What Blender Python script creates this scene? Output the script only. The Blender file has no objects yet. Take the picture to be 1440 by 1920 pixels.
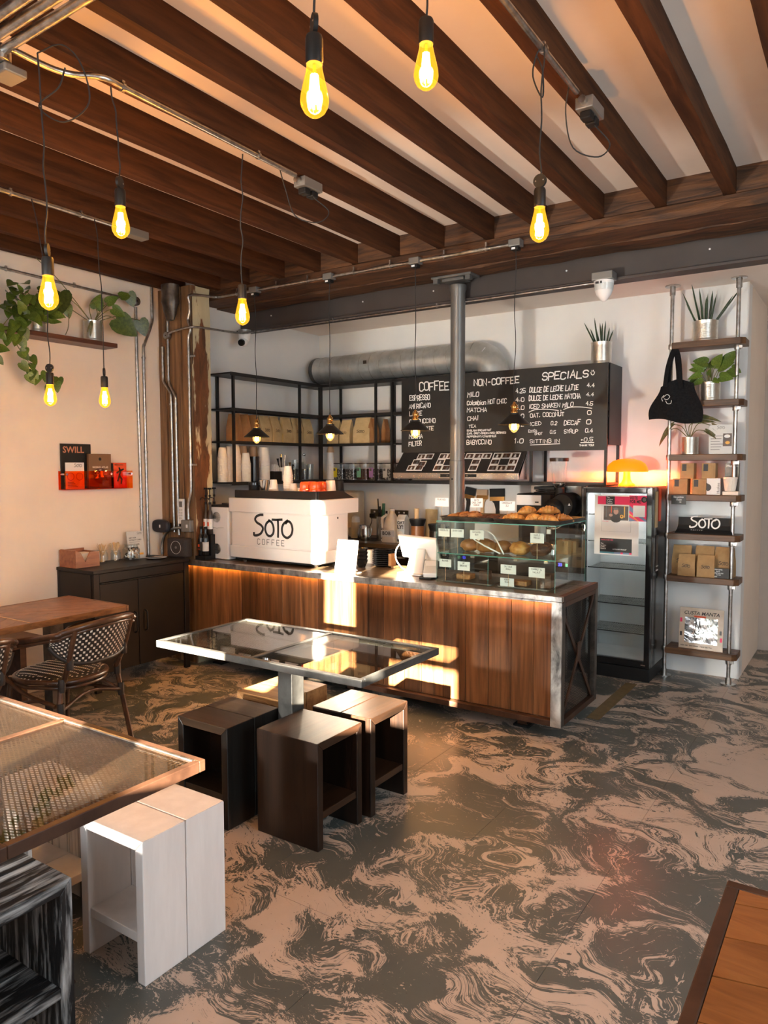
import bpy, bmesh, math, random
from mathutils import Vector, Matrix, noise
S = bpy.context.scene
COL = S.collection
PI = math.pi
RND = random.Random(11)

# ------------------------------------------------------------------ camera, light, exposure
CAM_LOC = Vector((0.0, 0.0, 1.57))
YAW, PITCH, ROLL, FPX = 0.586054, 0.0627562, 0.00162175, 1382.48
fw = Vector((-math.sin(YAW)*math.cos(PITCH), math.cos(YAW)*math.cos(PITCH), -math.sin(PITCH)))
rt = Vector((math.cos(YAW), math.sin(YAW), 0))
dn = fw.cross(rt)
rt2 = rt*math.cos(ROLL) + dn*math.sin(ROLL)
dn2 = dn*math.cos(ROLL) - rt*math.sin(ROLL)
cd = bpy.data.cameras.new('camera')
cam = bpy.data.objects.new('camera', cd); COL.objects.link(cam)
cd.sensor_width = 36.0
cd.lens = FPX/1920*36.0
cd.clip_start = 0.02
cam.matrix_world = Matrix(((rt2.x, -dn2.x, -fw.x, CAM_LOC.x), (rt2.y, -dn2.y, -fw.y, CAM_LOC.y), (rt2.z, -dn2.z, -fw.z, CAM_LOC.z), (0, 0, 0, 1)))
S.camera = cam

S.view_settings.view_transform = 'Standard'
S.view_settings.look = 'None'
S.view_settings.gamma = 1.0
S.view_settings.use_curve_mapping = False
S.view_settings.exposure = 0.68

W = bpy.data.worlds.new('world'); S.world = W
W.use_nodes = True
wb = W.node_tree.nodes['Background']
wb.inputs[0].default_value = (0.62, 0.78, 1.0, 1)
wb.inputs[1].default_value = 1.0

def lamp(name, kind, loc, energy, color, direction=None, **kw):
    ld = bpy.data.lights.new(name, kind); ld.energy = energy; ld.color = color
    for k, v in kw.items(): setattr(ld, k, v)
    o = bpy.data.objects.new(name, ld); COL.objects.link(o); o.location = loc
    if direction is not None:
        o.rotation_euler = Vector(direction).to_track_quat('-Z', 'Y').to_euler()
    return o
SUN_DIR = (-0.32, 1.01, -0.24)
lamp('sun', 'SUN', (0, -4, 4), 170.0, (1.0, 0.86, 0.66), SUN_DIR, angle=0.009)
# daylight that comes in through the shop windows behind and beside the camera
lamp('window_daylight', 'AREA', (-1.6, -1.25, 1.9), 52.0, (0.84, 0.94, 1.0), (-.1, 1, 0.02), shape='RECTANGLE', size=4.6, size_y=1.8)
lamp('door_daylight', 'AREA', (2.2, 2.2, 1.7), 95.0, (0.76, 0.91, 1.0), (-1, 0.42, 0.0), shape='RECTANGLE', size=2.6, size_y=2.2)

# low sun thrown back up into the room by glass across the street
lamp('reflected_sun', 'SPOT', (-2.62, -1.36, 0.86), 400.0, (1.0, 0.95, 0.86), (0.12, 1, 0.135), spot_size=.74, spot_blend=.25, shadow_soft_size=.07)

# ------------------------------------------------------------------ mesh builder
class B:
    def __init__(s): s.v = []; s.f = []
    def add(s, vs, fs):
        n = len(s.v)
        s.v += [Vector(v) for v in vs]; s.f += [tuple(i+n for i in f) for f in fs]; return s
    def box(s, x0, x1, y0, y1, z0, z1, M=None):
        vs = [Vector((x, y, z)) for z in (z0, z1) for y in (y0, y1) for x in (x0, x1)]
        if M: vs = [M @ v for v in vs]
        return s.add(vs, [(0,2,3,1),(4,5,7,6),(0,1,5,4),(2,6,7,3),(0,4,6,2),(1,3,7,5)])
    def bar(s, a, b, w, h, up=(0, 0, 1)):
        a, b = Vector(a), Vector(b); d = (b-a).normalized(); u = Vector(up)
        if abs(d.dot(u)) > .99: u = Vector((0, 1, 0))
        r = d.cross(u).normalized(); u = r.cross(d)
        vs = []
        for p in (a, b):
            vs += [p + r*sx*w/2 + u*sz*h/2 for sx, sz in ((-1,-1),(1,-1),(1,1),(-1,1))]
        return s.add(vs, [(3,2,1,0),(4,5,6,7),(0,1,5,4),(1,2,6,5),(2,3,7,6),(3,0,4,7)])
    def prism(s, poly, d0, d1, axis='y'):
        def P(a, b, c):
            return {'y': (a, c, b), 'x': (c, a, b), 'z': (a, b, c)}[axis]
        n = len(poly)
        vs = [P(a, b, d0) for a, b in poly] + [P(a, b, d1) for a, b in poly]
        return s.add(vs, [tuple(range(n))[::-1], tuple(range(n, 2*n))] + [(i, (i+1) % n, n+(i+1) % n, n+i) for i in range(n)])
    def tube(s, pts, r, n=8, closed=False, caps=True):
        pts = [Vector(p) for p in pts]; m = len(pts); rr = r if hasattr(r, '__len__') else [r]*m
        vs = []; prev = None
        for i, p in enumerate(pts):
            a = pts[(i-1) % m] if (closed or i > 0) else p
            c = pts[(i+1) % m] if (closed or i < m-1) else p
            t = (c-a).normalized() if (c-a).length > 1e-9 else Vector((0, 0, 1))
            if prev is None:
                u = t.orthogonal().normalized()
            else:
                u = prev - t*prev.dot(t)
                u = u.normalized() if u.length > 1e-6 else t.orthogonal().normalized()
            prev = u; w = t.cross(u)
            vs += [p + (u*math.cos(2*PI*k/n) + w*math.sin(2*PI*k/n))*rr[i] for k in range(n)]
        fs = []
        for i in range(m if closed else m-1):
            j = (i+1) % m
            fs += [(i*n+k, i*n+(k+1) % n, j*n+(k+1) % n, j*n+k) for k in range(n)]
        if caps and not closed: fs += [tuple(range(n))[::-1], tuple(range((m-1)*n, m*n))]
        return s.add(vs, fs)
    def cyl(s, a, b, r, n=16): return s.tube([a, b], r, n)
    def lathe(s, prof, c=(0, 0, 0), n=20, axis='z', caps=True):
        c = Vector(c); vs = []
        for r, h in prof:
            for k in range(n):
                x, y = r*math.cos(2*PI*k/n), r*math.sin(2*PI*k/n)
                vs.append(c + Vector({'z': (x, y, h), 'y': (x, h, -y), 'x': (h, x, y)}[axis]))
        m = len(prof)
        fs = [(i*n+k, i*n+(k+1) % n, (i+1)*n+(k+1) % n, (i+1)*n+k) for i in range(m-1) for k in range(n)]
        if caps: fs += [tuple(range(n))[::-1], tuple(range((m-1)*n, m*n))]
        return s.add(vs, fs)
    def loft(s, rings, caps=True):
        n = len(rings[0]); vs = [p for r in rings for p in r]
        fs = [(i*n+k, i*n+(k+1) % n, (i+1)*n+(k+1) % n, (i+1)*n+k) for i in range(len(rings)-1) for k in range(n)]
        if caps: fs += [tuple(range(n))[::-1], tuple(range((len(rings)-1)*n, len(rings)*n))]
        return s.add(vs, fs)
    def blob(s, c, rx, ry, rz, seed=0, amp=.12, n=12, m=8, freq=2.2, flat=None):
        c = Vector(c); vs = []; off = Vector((seed*3.1, seed*1.7, seed*.9))
        for i in range(m+1):
            th = PI*i/m
            for k in range(n):
                d = Vector((math.sin(th)*math.cos(2*PI*k/n), math.sin(th)*math.sin(2*PI*k/n), -math.cos(th)))
                q = 1 + amp*noise.noise(d*freq + off)*2
                p = Vector((d.x*rx*q, d.y*ry*q, d.z*rz*q))
                if flat is not None: p.z = max(p.z, flat)
                vs.append(c+p)
        fs = [(i*n+k, i*n+(k+1) % n, (i+1)*n+(k+1) % n, (i+1)*n+k) for i in range(m) for k in range(n)]
        return s.add(vs, fs)
    def grid(s, fn, nu, nv, closed_u=False):
        vs = [fn(i/nu, j/nv) for j in range(nv+1) for i in range(nu+1)]
        w = nu+1
        return s.add(vs, [(j*w+i, j*w+i+1, (j+1)*w+i+1, (j+1)*w+i) for j in range(nv) for i in range(nu)])
    def xf(s, M):
        s.v = [M @ v for v in s.v]; return s
    def join(s, o): return s.add(o.v, o.f)

def curve(pts, k=6, closed=False):
    P = [Vector(p) for p in pts]; n = len(P); out = []
    if n < 3: return P
    for i in range(n if closed else n-1):
        p0 = P[(i-1) % n] if (closed or i > 0) else P[0]*2-P[1]
        p1 = P[i]; p2 = P[(i+1) % n]
        p3 = P[(i+2) % n] if (closed or i < n-2) else P[-1]*2-P[-2]
        for j in range(k):
            t = j/k
            out.append(.5*((2*p1) + (p2-p0)*t + (2*p0-5*p1+4*p2-p3)*t*t + (3*p1-p0-3*p2+p3)*t**3))
    if not closed: out.append(P[-1])
    return out

def rot(ax, a): return Matrix.Rotation(a, 4, ax)
def tr(x, y, z): return Matrix.Translation((x, y, z))

def mesh_of(name, b, off, smooth=None):
    me = bpy.data.meshes.new(name)
    me.from_pydata([tuple(v-off) for v in b.v], [], b.f)
    bm = bmesh.new(); bm.from_mesh(me)
    bmesh.ops.recalc_face_normals(bm, faces=bm.faces) if len(b.f) < 4000 and not getattr(b, 'flat', False) else None
    bm.to_mesh(me); bm.free()
    if smooth:
        for p in me.polygons: p.use_smooth = True
        me.set_sharp_from_angle(angle=math.radians(smooth))
    return me
def thing(name, label, cat, loc=(0, 0, 0), group=None, rz=0):
    o = bpy.data.objects.new(name, None); COL.objects.link(o)
    o.empty_display_size = .05
    o.location = loc; o.rotation_euler = (0, 0, rz)
    o['label'] = label; o['category'] = cat
    if group: o['group'] = group
    return o
def root_of(o):
    while o.parent: o = o.parent
    return o
def part(name, b, mat, parent, label=None, smooth=None, bevel=None, kind=None, local=False):
    """one mesh; coordinates are the world's unless local is set (then the thing's own)"""
    off = Vector((0, 0, 0)) if local else root_of(parent).location.copy()
    o = bpy.data.objects.new(name, mesh_of(name, b, off, smooth)); COL.objects.link(o)
    o.parent = parent
    o.data.materials.append(mat)
    if label: o['label'] = label
    if kind: o['kind'] = kind
    if bevel: bev(o, bevel)
    return o
def bev(o, w, seg=2):
    m = o.modifiers.new('bevel', 'BEVEL'); m.width = w; m.segments = seg; m.limit_method = 'ANGLE'; m.angle_limit = math.radians(40)
def solo(name, b, mat, label, cat, group=None, smooth=None, bevel=None, kind=None):
    """a thing that is one mesh, origin at its base"""
    lo = Vector([min(v[i] for v in b.v) for i in range(3)]); hi = Vector([max(v[i] for v in b.v) for i in range(3)])
    off = Vector(((lo.x+hi.x)/2, (lo.y+hi.y)/2, lo.z))
    o = bpy.data.objects.new(name, mesh_of(name, b, off, smooth)); COL.objects.link(o)
    o.location = off; o.data.materials.append(mat)
    if kind == 'structure': o['kind'] = kind
    else:
        o['label'] = label; o['category'] = cat
        if group: o['group'] = group
        if kind: o['kind'] = kind
    if bevel: bev(o, bevel)
    return o
def struct(name, b, mat, smooth=None, bevel=None): return solo(name, b, mat, None, None, kind='structure', smooth=smooth, bevel=bevel)
def dup(root, loc, rz=None, label=None, scale=None):
    r = root.copy(); COL.objects.link(r); r.location = loc
    if rz is not None: r.rotation_euler = (0, 0, rz)
    if label: r['label'] = label
    if scale: r.scale = scale
    for ch in list(root.children):
        c = ch.copy(); COL.objects.link(c); c.parent = r
        for g in list(ch.children):
            d = g.copy(); COL.objects.link(d); d.parent = c
    return r

# ------------------------------------------------------------------ materials
def mk(name, c1, c2=None, rough=.5, metal=0.0, sc=(1, 1, 1), ns=6.0, det=4.0, lo=.35, hi=.65, bump=0.0, rand=0.0, coat=0.0, dist=0.0, spec=.5, c3=None, ns3=2.0, lo3=.55, hi3=.7, rvar=0.0):
    m = bpy.data.materials.new(name); m.use_nodes = True
    nt = m.node_tree; N = nt.nodes; L = nt.links; bs = N['Principled BSDF']
    bs.inputs['Roughness'].default_value = rough; bs.inputs['Metallic'].default_value = metal
    bs.inputs['Specular IOR Level'].default_value = spec
    bs.inputs['Coat Weight'].default_value = coat; bs.inputs['Coat Roughness'].default_value = .12
    if c2 is None and not rand and not bump:
        bs.inputs['Base Color'].default_value = (*c1, 1); return m
    tc = N.new('ShaderNodeTexCoord'); mp = N.new('ShaderNodeMapping'); mp.inputs['Scale'].default_value = sc
    L.new(tc.outputs['Object'], mp.inputs['Vector'])
    oi = N.new('ShaderNodeObjectInfo')
    if rand:
        cx = N.new('ShaderNodeVectorMath'); cx.operation = 'MULTIPLY_ADD'
        L.new(oi.outputs['Random'], cx.inputs[0]); cx.inputs[1].default_value = (31, 17, 23); cx.inputs[2].default_value = (0, 0, 0)
        L.new(cx.outputs[0], mp.inputs['Location'])
    nz = N.new('ShaderNodeTexNoise'); nz.inputs['Scale'].default_value = ns; nz.inputs['Detail'].default_value = det
    nz.inputs['Distortion'].default_value = dist; nz.inputs['Roughness'].default_value = .6
    L.new(mp.outputs[0], nz.inputs['Vector'])
    rp = N.new('ShaderNodeValToRGB'); rp.color_ramp.elements[0].position = lo; rp.color_ramp.elements[1].position = hi
    rp.color_ramp.elements[0].color = (*c1, 1); rp.color_ramp.elements[1].color = (*(c2 or c1), 1)
    L.new(nz.outputs['Fac'], rp.inputs[0])
    col = rp.outputs[0]
    if c3:
        n3 = N.new('ShaderNodeTexNoise'); n3.inputs['Scale'].default_value = ns3; n3.inputs['Detail'].default_value = 5
        L.new(mp.outputs[0], n3.inputs['Vector'])
        r3 = N.new('ShaderNodeMapRange'); r3.inputs[1].default_value = lo3; r3.inputs[2].default_value = hi3
        L.new(n3.outputs['Fac'], r3.inputs[0])
        mx = N.new('ShaderNodeMix'); mx.data_type = 'RGBA'
        L.new(r3.outputs[0], mx.inputs[0]); L.new(col, mx.inputs[6]); mx.inputs[7].default_value = (*c3, 1)
        col = mx.outputs[2]
    if rand:
        mr = N.new('ShaderNodeMapRange'); mr.inputs[3].default_value = 1-rand; mr.inputs[4].default_value = 1+rand
        L.new(oi.outputs['Random'], mr.inputs[0])
        hs = N.new('ShaderNodeHueSaturation'); L.new(mr.outputs[0], hs.inputs['Value']); L.new(col, hs.inputs['Color']); col = hs.outputs[0]
    L.new(col, bs.inputs['Base Color'])
    if rvar:
        rr = N.new('ShaderNodeMapRange'); rr.inputs[3].default_value = rough-rvar; rr.inputs[4].default_value = rough+rvar
        L.new(nz.outputs['Fac'], rr.inputs[0]); L.new(rr.outputs[0], bs.inputs['Roughness'])
    if bump:
        bp = N.new('ShaderNodeBump'); bp.inputs['Strength'].default_value = bump; bp.inputs['Distance'].default_value = .01
        L.new(nz.outputs['Fac'], bp.inputs['Height']); L.new(bp.outputs[0], bs.inputs['Normal'])
    return m
def emit(name, col, st):
    m = bpy.data.materials.new(name); m.use_nodes = True; N = m.node_tree.nodes
    bs = N['Principled BSDF']; bs.inputs['Base Color'].default_value = (*col, 1)
    bs.inputs['Emission Color'].default_value = (*col, 1); bs.inputs['Emission Strength'].default_value = st
    return m
def glassy(name, tint=(.93, .98, .96), refl=1.0, rough=.0, ior=1.5, emis=None):
    """thin pane: clear with a Fresnel reflection"""
    m = bpy.data.materials.new(name); m.use_nodes = True; nt = m.node_tree; N = nt.nodes; L = nt.links
    N.remove(N['Principled BSDF']); out = N['Material Output']
    t = N.new('ShaderNodeBsdfTransparent'); t.inputs[0].default_value = (*tint, 1)
    g = N.new('ShaderNodeBsdfGlossy'); g.inputs['Roughness'].default_value = rough; g.inputs['Color'].default_value = (refl, refl, refl, 1)
    f = N.new('ShaderNodeFresnel'); gm = N.new('ShaderNodeNewGeometry'); mr = N.new('ShaderNodeMapRange')
    mr.inputs[3].default_value = ior; mr.inputs[4].default_value = 1/ior
    L.new(gm.outputs['Backfacing'], mr.inputs[0]); L.new(mr.outputs[0], f.inputs['IOR'])
    mx = N.new('ShaderNodeMixShader'); L.new(f.outputs[0], mx.inputs[0]); L.new(t.outputs[0], mx.inputs[1]); L.new(g.outputs[0], mx.inputs[2])
    res = mx.outputs[0]
    if emis:
        e = N.new('ShaderNodeEmission'); e.inputs[0].default_value = (*emis[0], 1); e.inputs[1].default_value = emis[1]
        ad = N.new('ShaderNodeAddShader'); L.new(res, ad.inputs[0]); L.new(e.outputs[0], ad.inputs[1]); res = ad.outputs[0]
    L.new(res, out.inputs[0]); return m

M = {}
GRX, GRY, GRZ = (.6, 9, 9), (9, .6, 9), (9, 9, .6)
M['joist'] = mk('joist wood', (.030, .0095, .003), (.075, .026, .0075), rough=.75, spec=.22, sc=(8, .7, 8), ns=3.5, det=7, bump=.3, rand=.18, dist=.6)
M['beam'] = mk('old beam wood', (.020, .008, .0035), (.125, .050, .016), rough=.7, sc=(.9, 7, 9), ns=3, det=8, bump=.6, rand=.1, dist=1.0)
M['pillar'] = mk('pillar timber', (.08, .038, .016), (.30, .17, .08), rough=.6, sc=(9, 9, .5), ns=2.6, det=7, bump=.35, rand=.3, dist=.6)
M['peel'] = mk('pillar with peeling paint', (.06, .027, .012), (.2, .075, .025), rough=.65, sc=(5, 5, 1.2), ns=2.5, det=8, bump=.7, dist=.8, c3=(.52, .46, .30), ns3=1.6, lo3=.495, hi3=.52)
M['plaster'] = mk('warm white plaster', (.80, .68, .57), (.86, .74, .62), rough=.75, ns=2.5, det=5, bump=.04, lo=.3, hi=.7)
M['plaster_k'] = mk('white painted kitchen wall', (.76, .75, .73), (.80, .79, .77), rough=.42, ns=2, det=4, bump=.03)
M['ceil'] = mk('ceiling plaster', (.86, .74, .65), (.90, .80, .71), rough=.8, ns=2, det=5, bump=.08)
M['plank'] = mk('reclaimed pine plank', (.055, .021, .008), (.215, .092, .034), rough=.36, sc=(10, 10, .55), ns=2.6, det=8, lo=.3, hi=.66, bump=.16, rand=.45, dist=.5, c3=(.022, .011, .007), ns3=1.7, lo3=.55, hi3=.75)
M['plank_top'] = mk('counter board', (.055, .035, .02), (.15, .095, .05), rough=.28, sc=(.6, 9, 9), ns=3, det=7, bump=.1, rand=.2)
M['steel'] = mk('raw steel', (.05, .05, .048), (.145, .145, .14), rough=.42, metal=.5, ns=9, det=8, lo=.3, hi=.75, rvar=.12, dist=.4)
M['steel_br'] = mk('burnished raw steel', (.10, .10, .10), (.62, .62, .60), rough=.36, metal=.85, sc=(1, 1, .6), ns=11, det=8, lo=.32, hi=.62, rvar=.14, dist=.6)
M['mesh_br'] = mk('brown expanded metal', (.20, .125, .08), (.34, .23, .16), rough=.4, metal=.6, ns=30)
M['steel_dk'] = mk('dark steel', (.06, .055, .05), (.16, .14, .12), rough=.42, metal=.8, ns=10, det=6, rvar=.1)
M['rust'] = mk('brown patinated steel', (.030, .013, .007), (.078, .036, .020), rough=.45, metal=.3, ns=7, det=7, rvar=.1)
M['galv'] = mk('galvanised tube', (.36, .35, .33), (.60, .59, .57), rough=.32, metal=1, ns=30, det=3, rvar=.08)
M['chrome'] = mk('bright metal', (.75, .74, .72), rough=.14, metal=1)
M['brass'] = mk('brass', (.78, .46, .16), rough=.2, metal=1)
M['beam_paint'] = mk('grey painted steel', (.040, .033, .031), (.055, .046, .043), rough=.5, ns=3, det=4)
M['column'] = mk('cast iron grey paint', (.085, .087, .084), (.15, .153, .15), rough=.36, metal=.3, sc=(1, 1, .3), ns=6, det=6, rvar=.1)
M['black_mt'] = mk('black powder coat', (.009, .008, .0075), (.013, .012, .011), rough=.45, ns=20, spec=.4)
M['cab'] = mk('dark brown lacquered steel', (.007, .0045, .003), (.011, .0075, .005), rough=.42, ns=4, spec=.3)
M['black'] = mk('matt black', (.009, .009, .009), rough=.55, spec=.3)
M['blackgl'] = mk('gloss black', (.010, .010, .011), rough=.16, coat=.3)
M['rubber'] = mk('soft black', (.02, .02, .02), rough=.8)
M['fabric_blk'] = mk('black cotton', (.008, .008, .009), (.014, .014, .015), rough=.9, ns=80, spec=.1)
M['white'] = mk('white', (.82, .81, .80), rough=.4)
M['whitegl'] = mk('white enamel', (.80, .76, .73), rough=.25, coat=.25)
M['paper'] = mk('white paper', (.80, .79, .77), rough=.7)
M['cup'] = mk('paper cup', (.78, .68, .58), (.82, .72, .62), rough=.6, ns=30)
M['cup_k'] = mk('kraft cup', (.50, .33, .20), rough=.65)
M['kraft'] = mk('pale kraft bag', (.46, .33, .16), (.60, .45, .24), rough=.5, ns=9, det=5, bump=.5, rand=.06)
M['kraft_d'] = mk('brown kraft bag', (.30, .14, .05), (.40, .20, .08), rough=.55, ns=9, det=5, bump=.5, rand=.08)
M['card'] = mk('brown cardboard', (.33, .19, .075), (.40, .24, .10), rough=.65, ns=20, rand=.08)
M['tin'] = mk('ribbed tin', (.60, .58, .52), (.76, .73, .66), rough=.34, metal=1, ns=12)
M['soil'] = mk('soil', (.03, .02, .012), (.06, .04, .02), rough=.9, ns=60, bump=.5)
M['leaf'] = mk('pothos leaf', (.055, .10, .012), (.13, .20, .03), rough=.38, ns=14, det=3, rand=.25)
M['leaf_d'] = mk('dark heart leaf', (.03, .055, .010), (.07, .105, .02), rough=.36, ns=10, det=3, rand=.2)
M['snake'] = mk('spear leaf', (.02, .045, .02), (.045, .08, .035), rough=.4, ns=20, rand=.2)
M['leaf_g'] = mk('dull strap leaf', (.05, .075, .02), (.16, .11, .04), rough=.45, ns=8, rand=.2)
M['stem'] = mk('green stem', (.16, .15, .05), rough=.5)
M['shelf_wood'] = mk('dark scaffold board', (.05, .022, .009), (.15, .068, .026), rough=.45, sc=(.7, 9, 9), ns=3, det=7, bump=.2, rand=.15)
M['shelf_woody'] = mk('red brown shelf board', (.05, .018, .009), (.11, .042, .02), rough=.4, sc=(9, .7, 9), ns=3, det=7, bump=.1)
M['st_dark'] = mk('dark stained pine', (.005, .0025, .0015), (.020, .0085, .0042), rough=.36, sc=(9, 9, .5), ns=2.6, det=7, bump=.18, rand=.15, dist=.5)
M['st_darkx'] = mk('dark stained pine flat', (.010, .005, .0025), (.036, .016, .008), rough=.34, sc=(.6, 9, 9), ns=2.6, det=7, bump=.14, rand=.12, dist=.5)
M['st_blk'] = mk('black stained pine', (.005, .0045, .004), (.012, .010, .008), rough=.34, sc=(9, 9, .5), ns=3, det=7, bump=.15, rand=.1)
M['st_blkx'] = mk('worn black stained seat', (.020, .012, .007), (.05, .03, .018), rough=.28, sc=(.6, 9, 9), ns=3, det=7, bump=.12, rand=.1)
M['st_white'] = mk('white painted pine', (.74, .70, .68), (.82, .78, .76), rough=.42, sc=(6, 6, 1), ns=3, det=4, bump=.06)
M['st_pine'] = mk('oiled pine', (.30, .135, .045), (.56, .30, .115), rough=.4, sc=(.6, 8, 8), ns=3, det=7, bump=.12, rand=.1)
M['st_brush'] = mk('black with dry brushed white', (.006, .006, .007), (.60, .60, .60), rough=.5, sc=(16, 16, 1.8), ns=2.4, det=10, lo=.48, hi=.74, bump=.35, rand=.05, dist=.25)
M['st_brushy'] = mk('black with dry brushed white flat', (.006, .006, .007), (.60, .60, .60), rough=.5, sc=(1.8, 16, 16), ns=2.4, det=10, lo=.48, hi=.74, bump=.35, rand=.05, dist=.25)
M['st_wash'] = mk('white washed board', (.03, .03, .03), (.74, .72, .69), rough=.5, sc=(12, 12, .6), ns=2.2, det=8, lo=.36, hi=.52, bump=.3, rand=.05, dist=.25)
M['oak'] = mk('herringbone board', (.12, .046, .013), (.25, .105, .033), rough=.34, sc=(1.2, 1.2, 6), ns=7, det=7, bump=.1, rand=.22, dist=1.2)
M['oak_r'] = mk('orange pine board', (.19, .062, .013), (.31, .115, .030), rough=.32, sc=(1.2, 5, 6), ns=5, det=7, bump=.1, rand=.14, dist=1.2)
M['rattan'] = mk('brown rattan', (.035, .014, .007), (.10, .044, .02), rough=.34, ns=14, det=4, coat=.2)
M['wrap'] = mk('black binding', (.02, .015, .012), rough=.5)
M['weave_w'] = mk('cream weave', (.80, .74, .64), rough=.5)
M['duct'] = mk('galvanised duct', (.42, .44, .43), (.60, .62, .61), rough=.38, metal=.7, ns=7, det=6, rvar=.1, bump=.05)
M['inox'] = mk('stainless steel', (.56, .55, .53), (.66, .65, .63), rough=.26, metal=1, ns=8)
M['slate'] = mk('chalkboard', (.014, .014, .0135), (.024, .024, .023), rough=.42, ns=3.2, det=5, spec=.35)
M['chalk'] = mk('white chalk pen', (.86, .86, .84), rough=.7)
M['ink'] = mk('black ink', (.012, .012, .014), rough=.5)
M['ink_g'] = mk('grey ink', (.12, .12, .12), rough=.6)
M['red_acr'] = glassy('orange acrylic', (1.0, .46, .05), ior=1.45)
M['glass'] = glassy('clear glass', (.90, .95, .93))
M['glass_t'] = glassy('table glass', (.80, .79, .75), ior=1.65)
M['glass_j'] = glassy('drinking glass', (.95, .97, .97), ior=1.7)
M['glass_f'] = glassy('fridge door glass', (.84, .88, .89), ior=1.45)
M['glass_e'] = mk('green glass edge', (.10, .30, .24), rough=.15, coat=.5)
M['bulb'] = glassy('amber bulb glass', (1.0, .70, .22), ior=1.35, emis=((1.0, .44, .025), .50))
M['bulb2'] = glassy('clear amber bulb', (1.0, .8, .5), ior=1.35, emis=((1.0, .55, .18), .5))
M['fil'] = emit('glowing filament', (1.0, .74, .32), 30.0)
M['fil2'] = emit('small glowing filament', (1.0, .66, .30), 20.0)
M['led'] = emit('amber led strip', (1.0, .47, .085), 42.0)
M['lampglow'] = emit('lit orange lamp shade', (1.0, .072, .001), 3.0)
M['lampstem'] = emit('lit orange lamp stem', (1.0, .13, .003), 2.6)
M['blue_led'] = emit('blue display', (.06, .06, 1.0), 5.0)
M['green_led'] = emit('green lamp', (.3, .9, .5), .6)
M['orange_gl'] = mk('orange red glass', (.85, .10, .015), rough=.15, coat=.6)
M['croiss'] = mk('glazed pastry', (.34, .13, .03), (.66, .34, .09), rough=.38, ns=22, det=5, bump=.4, rand=.12)
M['cookie'] = mk('cookie', (.30, .12, .04), (.50, .24, .08), rough=.6, ns=35, det=4, bump=.6, rand=.1, c3=(.05, .02, .01), ns3=40, lo3=.6, hi3=.65)
M['cookie_d'] = mk('dark cookie', (.06, .025, .015), (.14, .06, .035), rough=.6, ns=35, det=4, bump=.6, rand=.1)
M['bun'] = mk('baked bun', (.22, .075, .02), (.50, .23, .07), rough=.4, ns=14, det=6, rand=.2, bump=.4)
M['choc'] = mk('brown cake', (.05, .022, .012), (.13, .055, .025), rough=.55, ns=30, bump=.4)
M['pink'] = mk('pink print', (.85, .035, .13), rough=.5)
M['poster_photo'] = mk('photo print dark', (.012, .008, .006), (.09, .035, .015), rough=.4, ns=14, det=3)
M['skin'] = mk('photo print face', (.50, .26, .19), rough=.5)
M['blue_pr'] = mk('slate blue print', (.16, .20, .33), rough=.5)
M['yel_pr'] = mk('yellow print', (.85, .42, .06), rough=.5)
M['teal_pr'] = mk('teal print', (.05, .20, .26), rough=.5)
M['tape'] = mk('brown floor tape', (.12, .085, .035), (.17, .12, .05), rough=.6, ns=20)
M['foil'] = mk('crinkled foil sleeve', (.50, .55, .58), (.78, .82, .84), rough=.16, metal=1, ns=4.5, det=4, bump=1.0, dist=1.5)
M['sleeve'] = mk('record sleeve edge', (.48, .38, .28), (.62, .52, .42), rough=.3, ns=6)
M['book_br'] = mk('brown book cover', (.16, .085, .04), rough=.5)
M['book_or'] = mk('orange red book cover', (.75, .08, .02), rough=.45)
M['gold_pr'] = mk('tan lettering', (.48, .20, .12), rough=.5)
M['wood_red'] = mk('varnished red wood', (.20, .06, .025), (.36, .13, .05), rough=.35, sc=(8, .8, 8), ns=4, det=6, coat=.2)
M['stick'] = mk('wooden stirrer', (.62, .42, .22), rough=.6, rand=.15)
M['milk'] = mk('milk in plastic', (.70, .62, .52), rough=.35)
M['plastic_y'] = mk('cream plastic', (.62, .52, .38), rough=.35)
M['green_pl'] = mk('green plastic', (.01, .10, .04), rough=.4)
M['honey'] = mk('amber contents', (.30, .11, .03), rough=.3)
M['bag_dark'] = mk('dark coffee bag', (.03, .018, .012), rough=.35)
M['speaker'] = mk('speaker cloth', (.028, .022, .02), (.04, .032, .03), rough=.8, ns=90)
M['oval_blue'] = mk('blue grey speaker', (.02, .022, .03), rough=.5)
M['grey_pl'] = mk('grey metal box', (.25, .25, .24), rough=.4, metal=.6)
M['socket'] = mk('dark nickel plate', (.12, .10, .07), rough=.3, metal=.8)
M['bag_lbl_y'] = mk('yellow label', (.75, .62, .02), rough=.5)
M['bag_lbl_g'] = mk('mint label', (.22, .55, .38), rough=.5)
M['bag_lbl_v'] = mk('violet label', (.38, .24, .62), rough=.5)
M['bag_lbl_w'] = mk('pale label', (.62, .62, .60), rough=.5)
M['candy'] = mk('wrapped sweets', (.04, .035, .035), (.50, .48, .46), rough=.4, ns=55, det=2, lo=.5, hi=.6, bump=.6)
M['fr_in'] = mk('fridge liner', (.62, .62, .61), rough=.4)
M['floor'] = None
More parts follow.
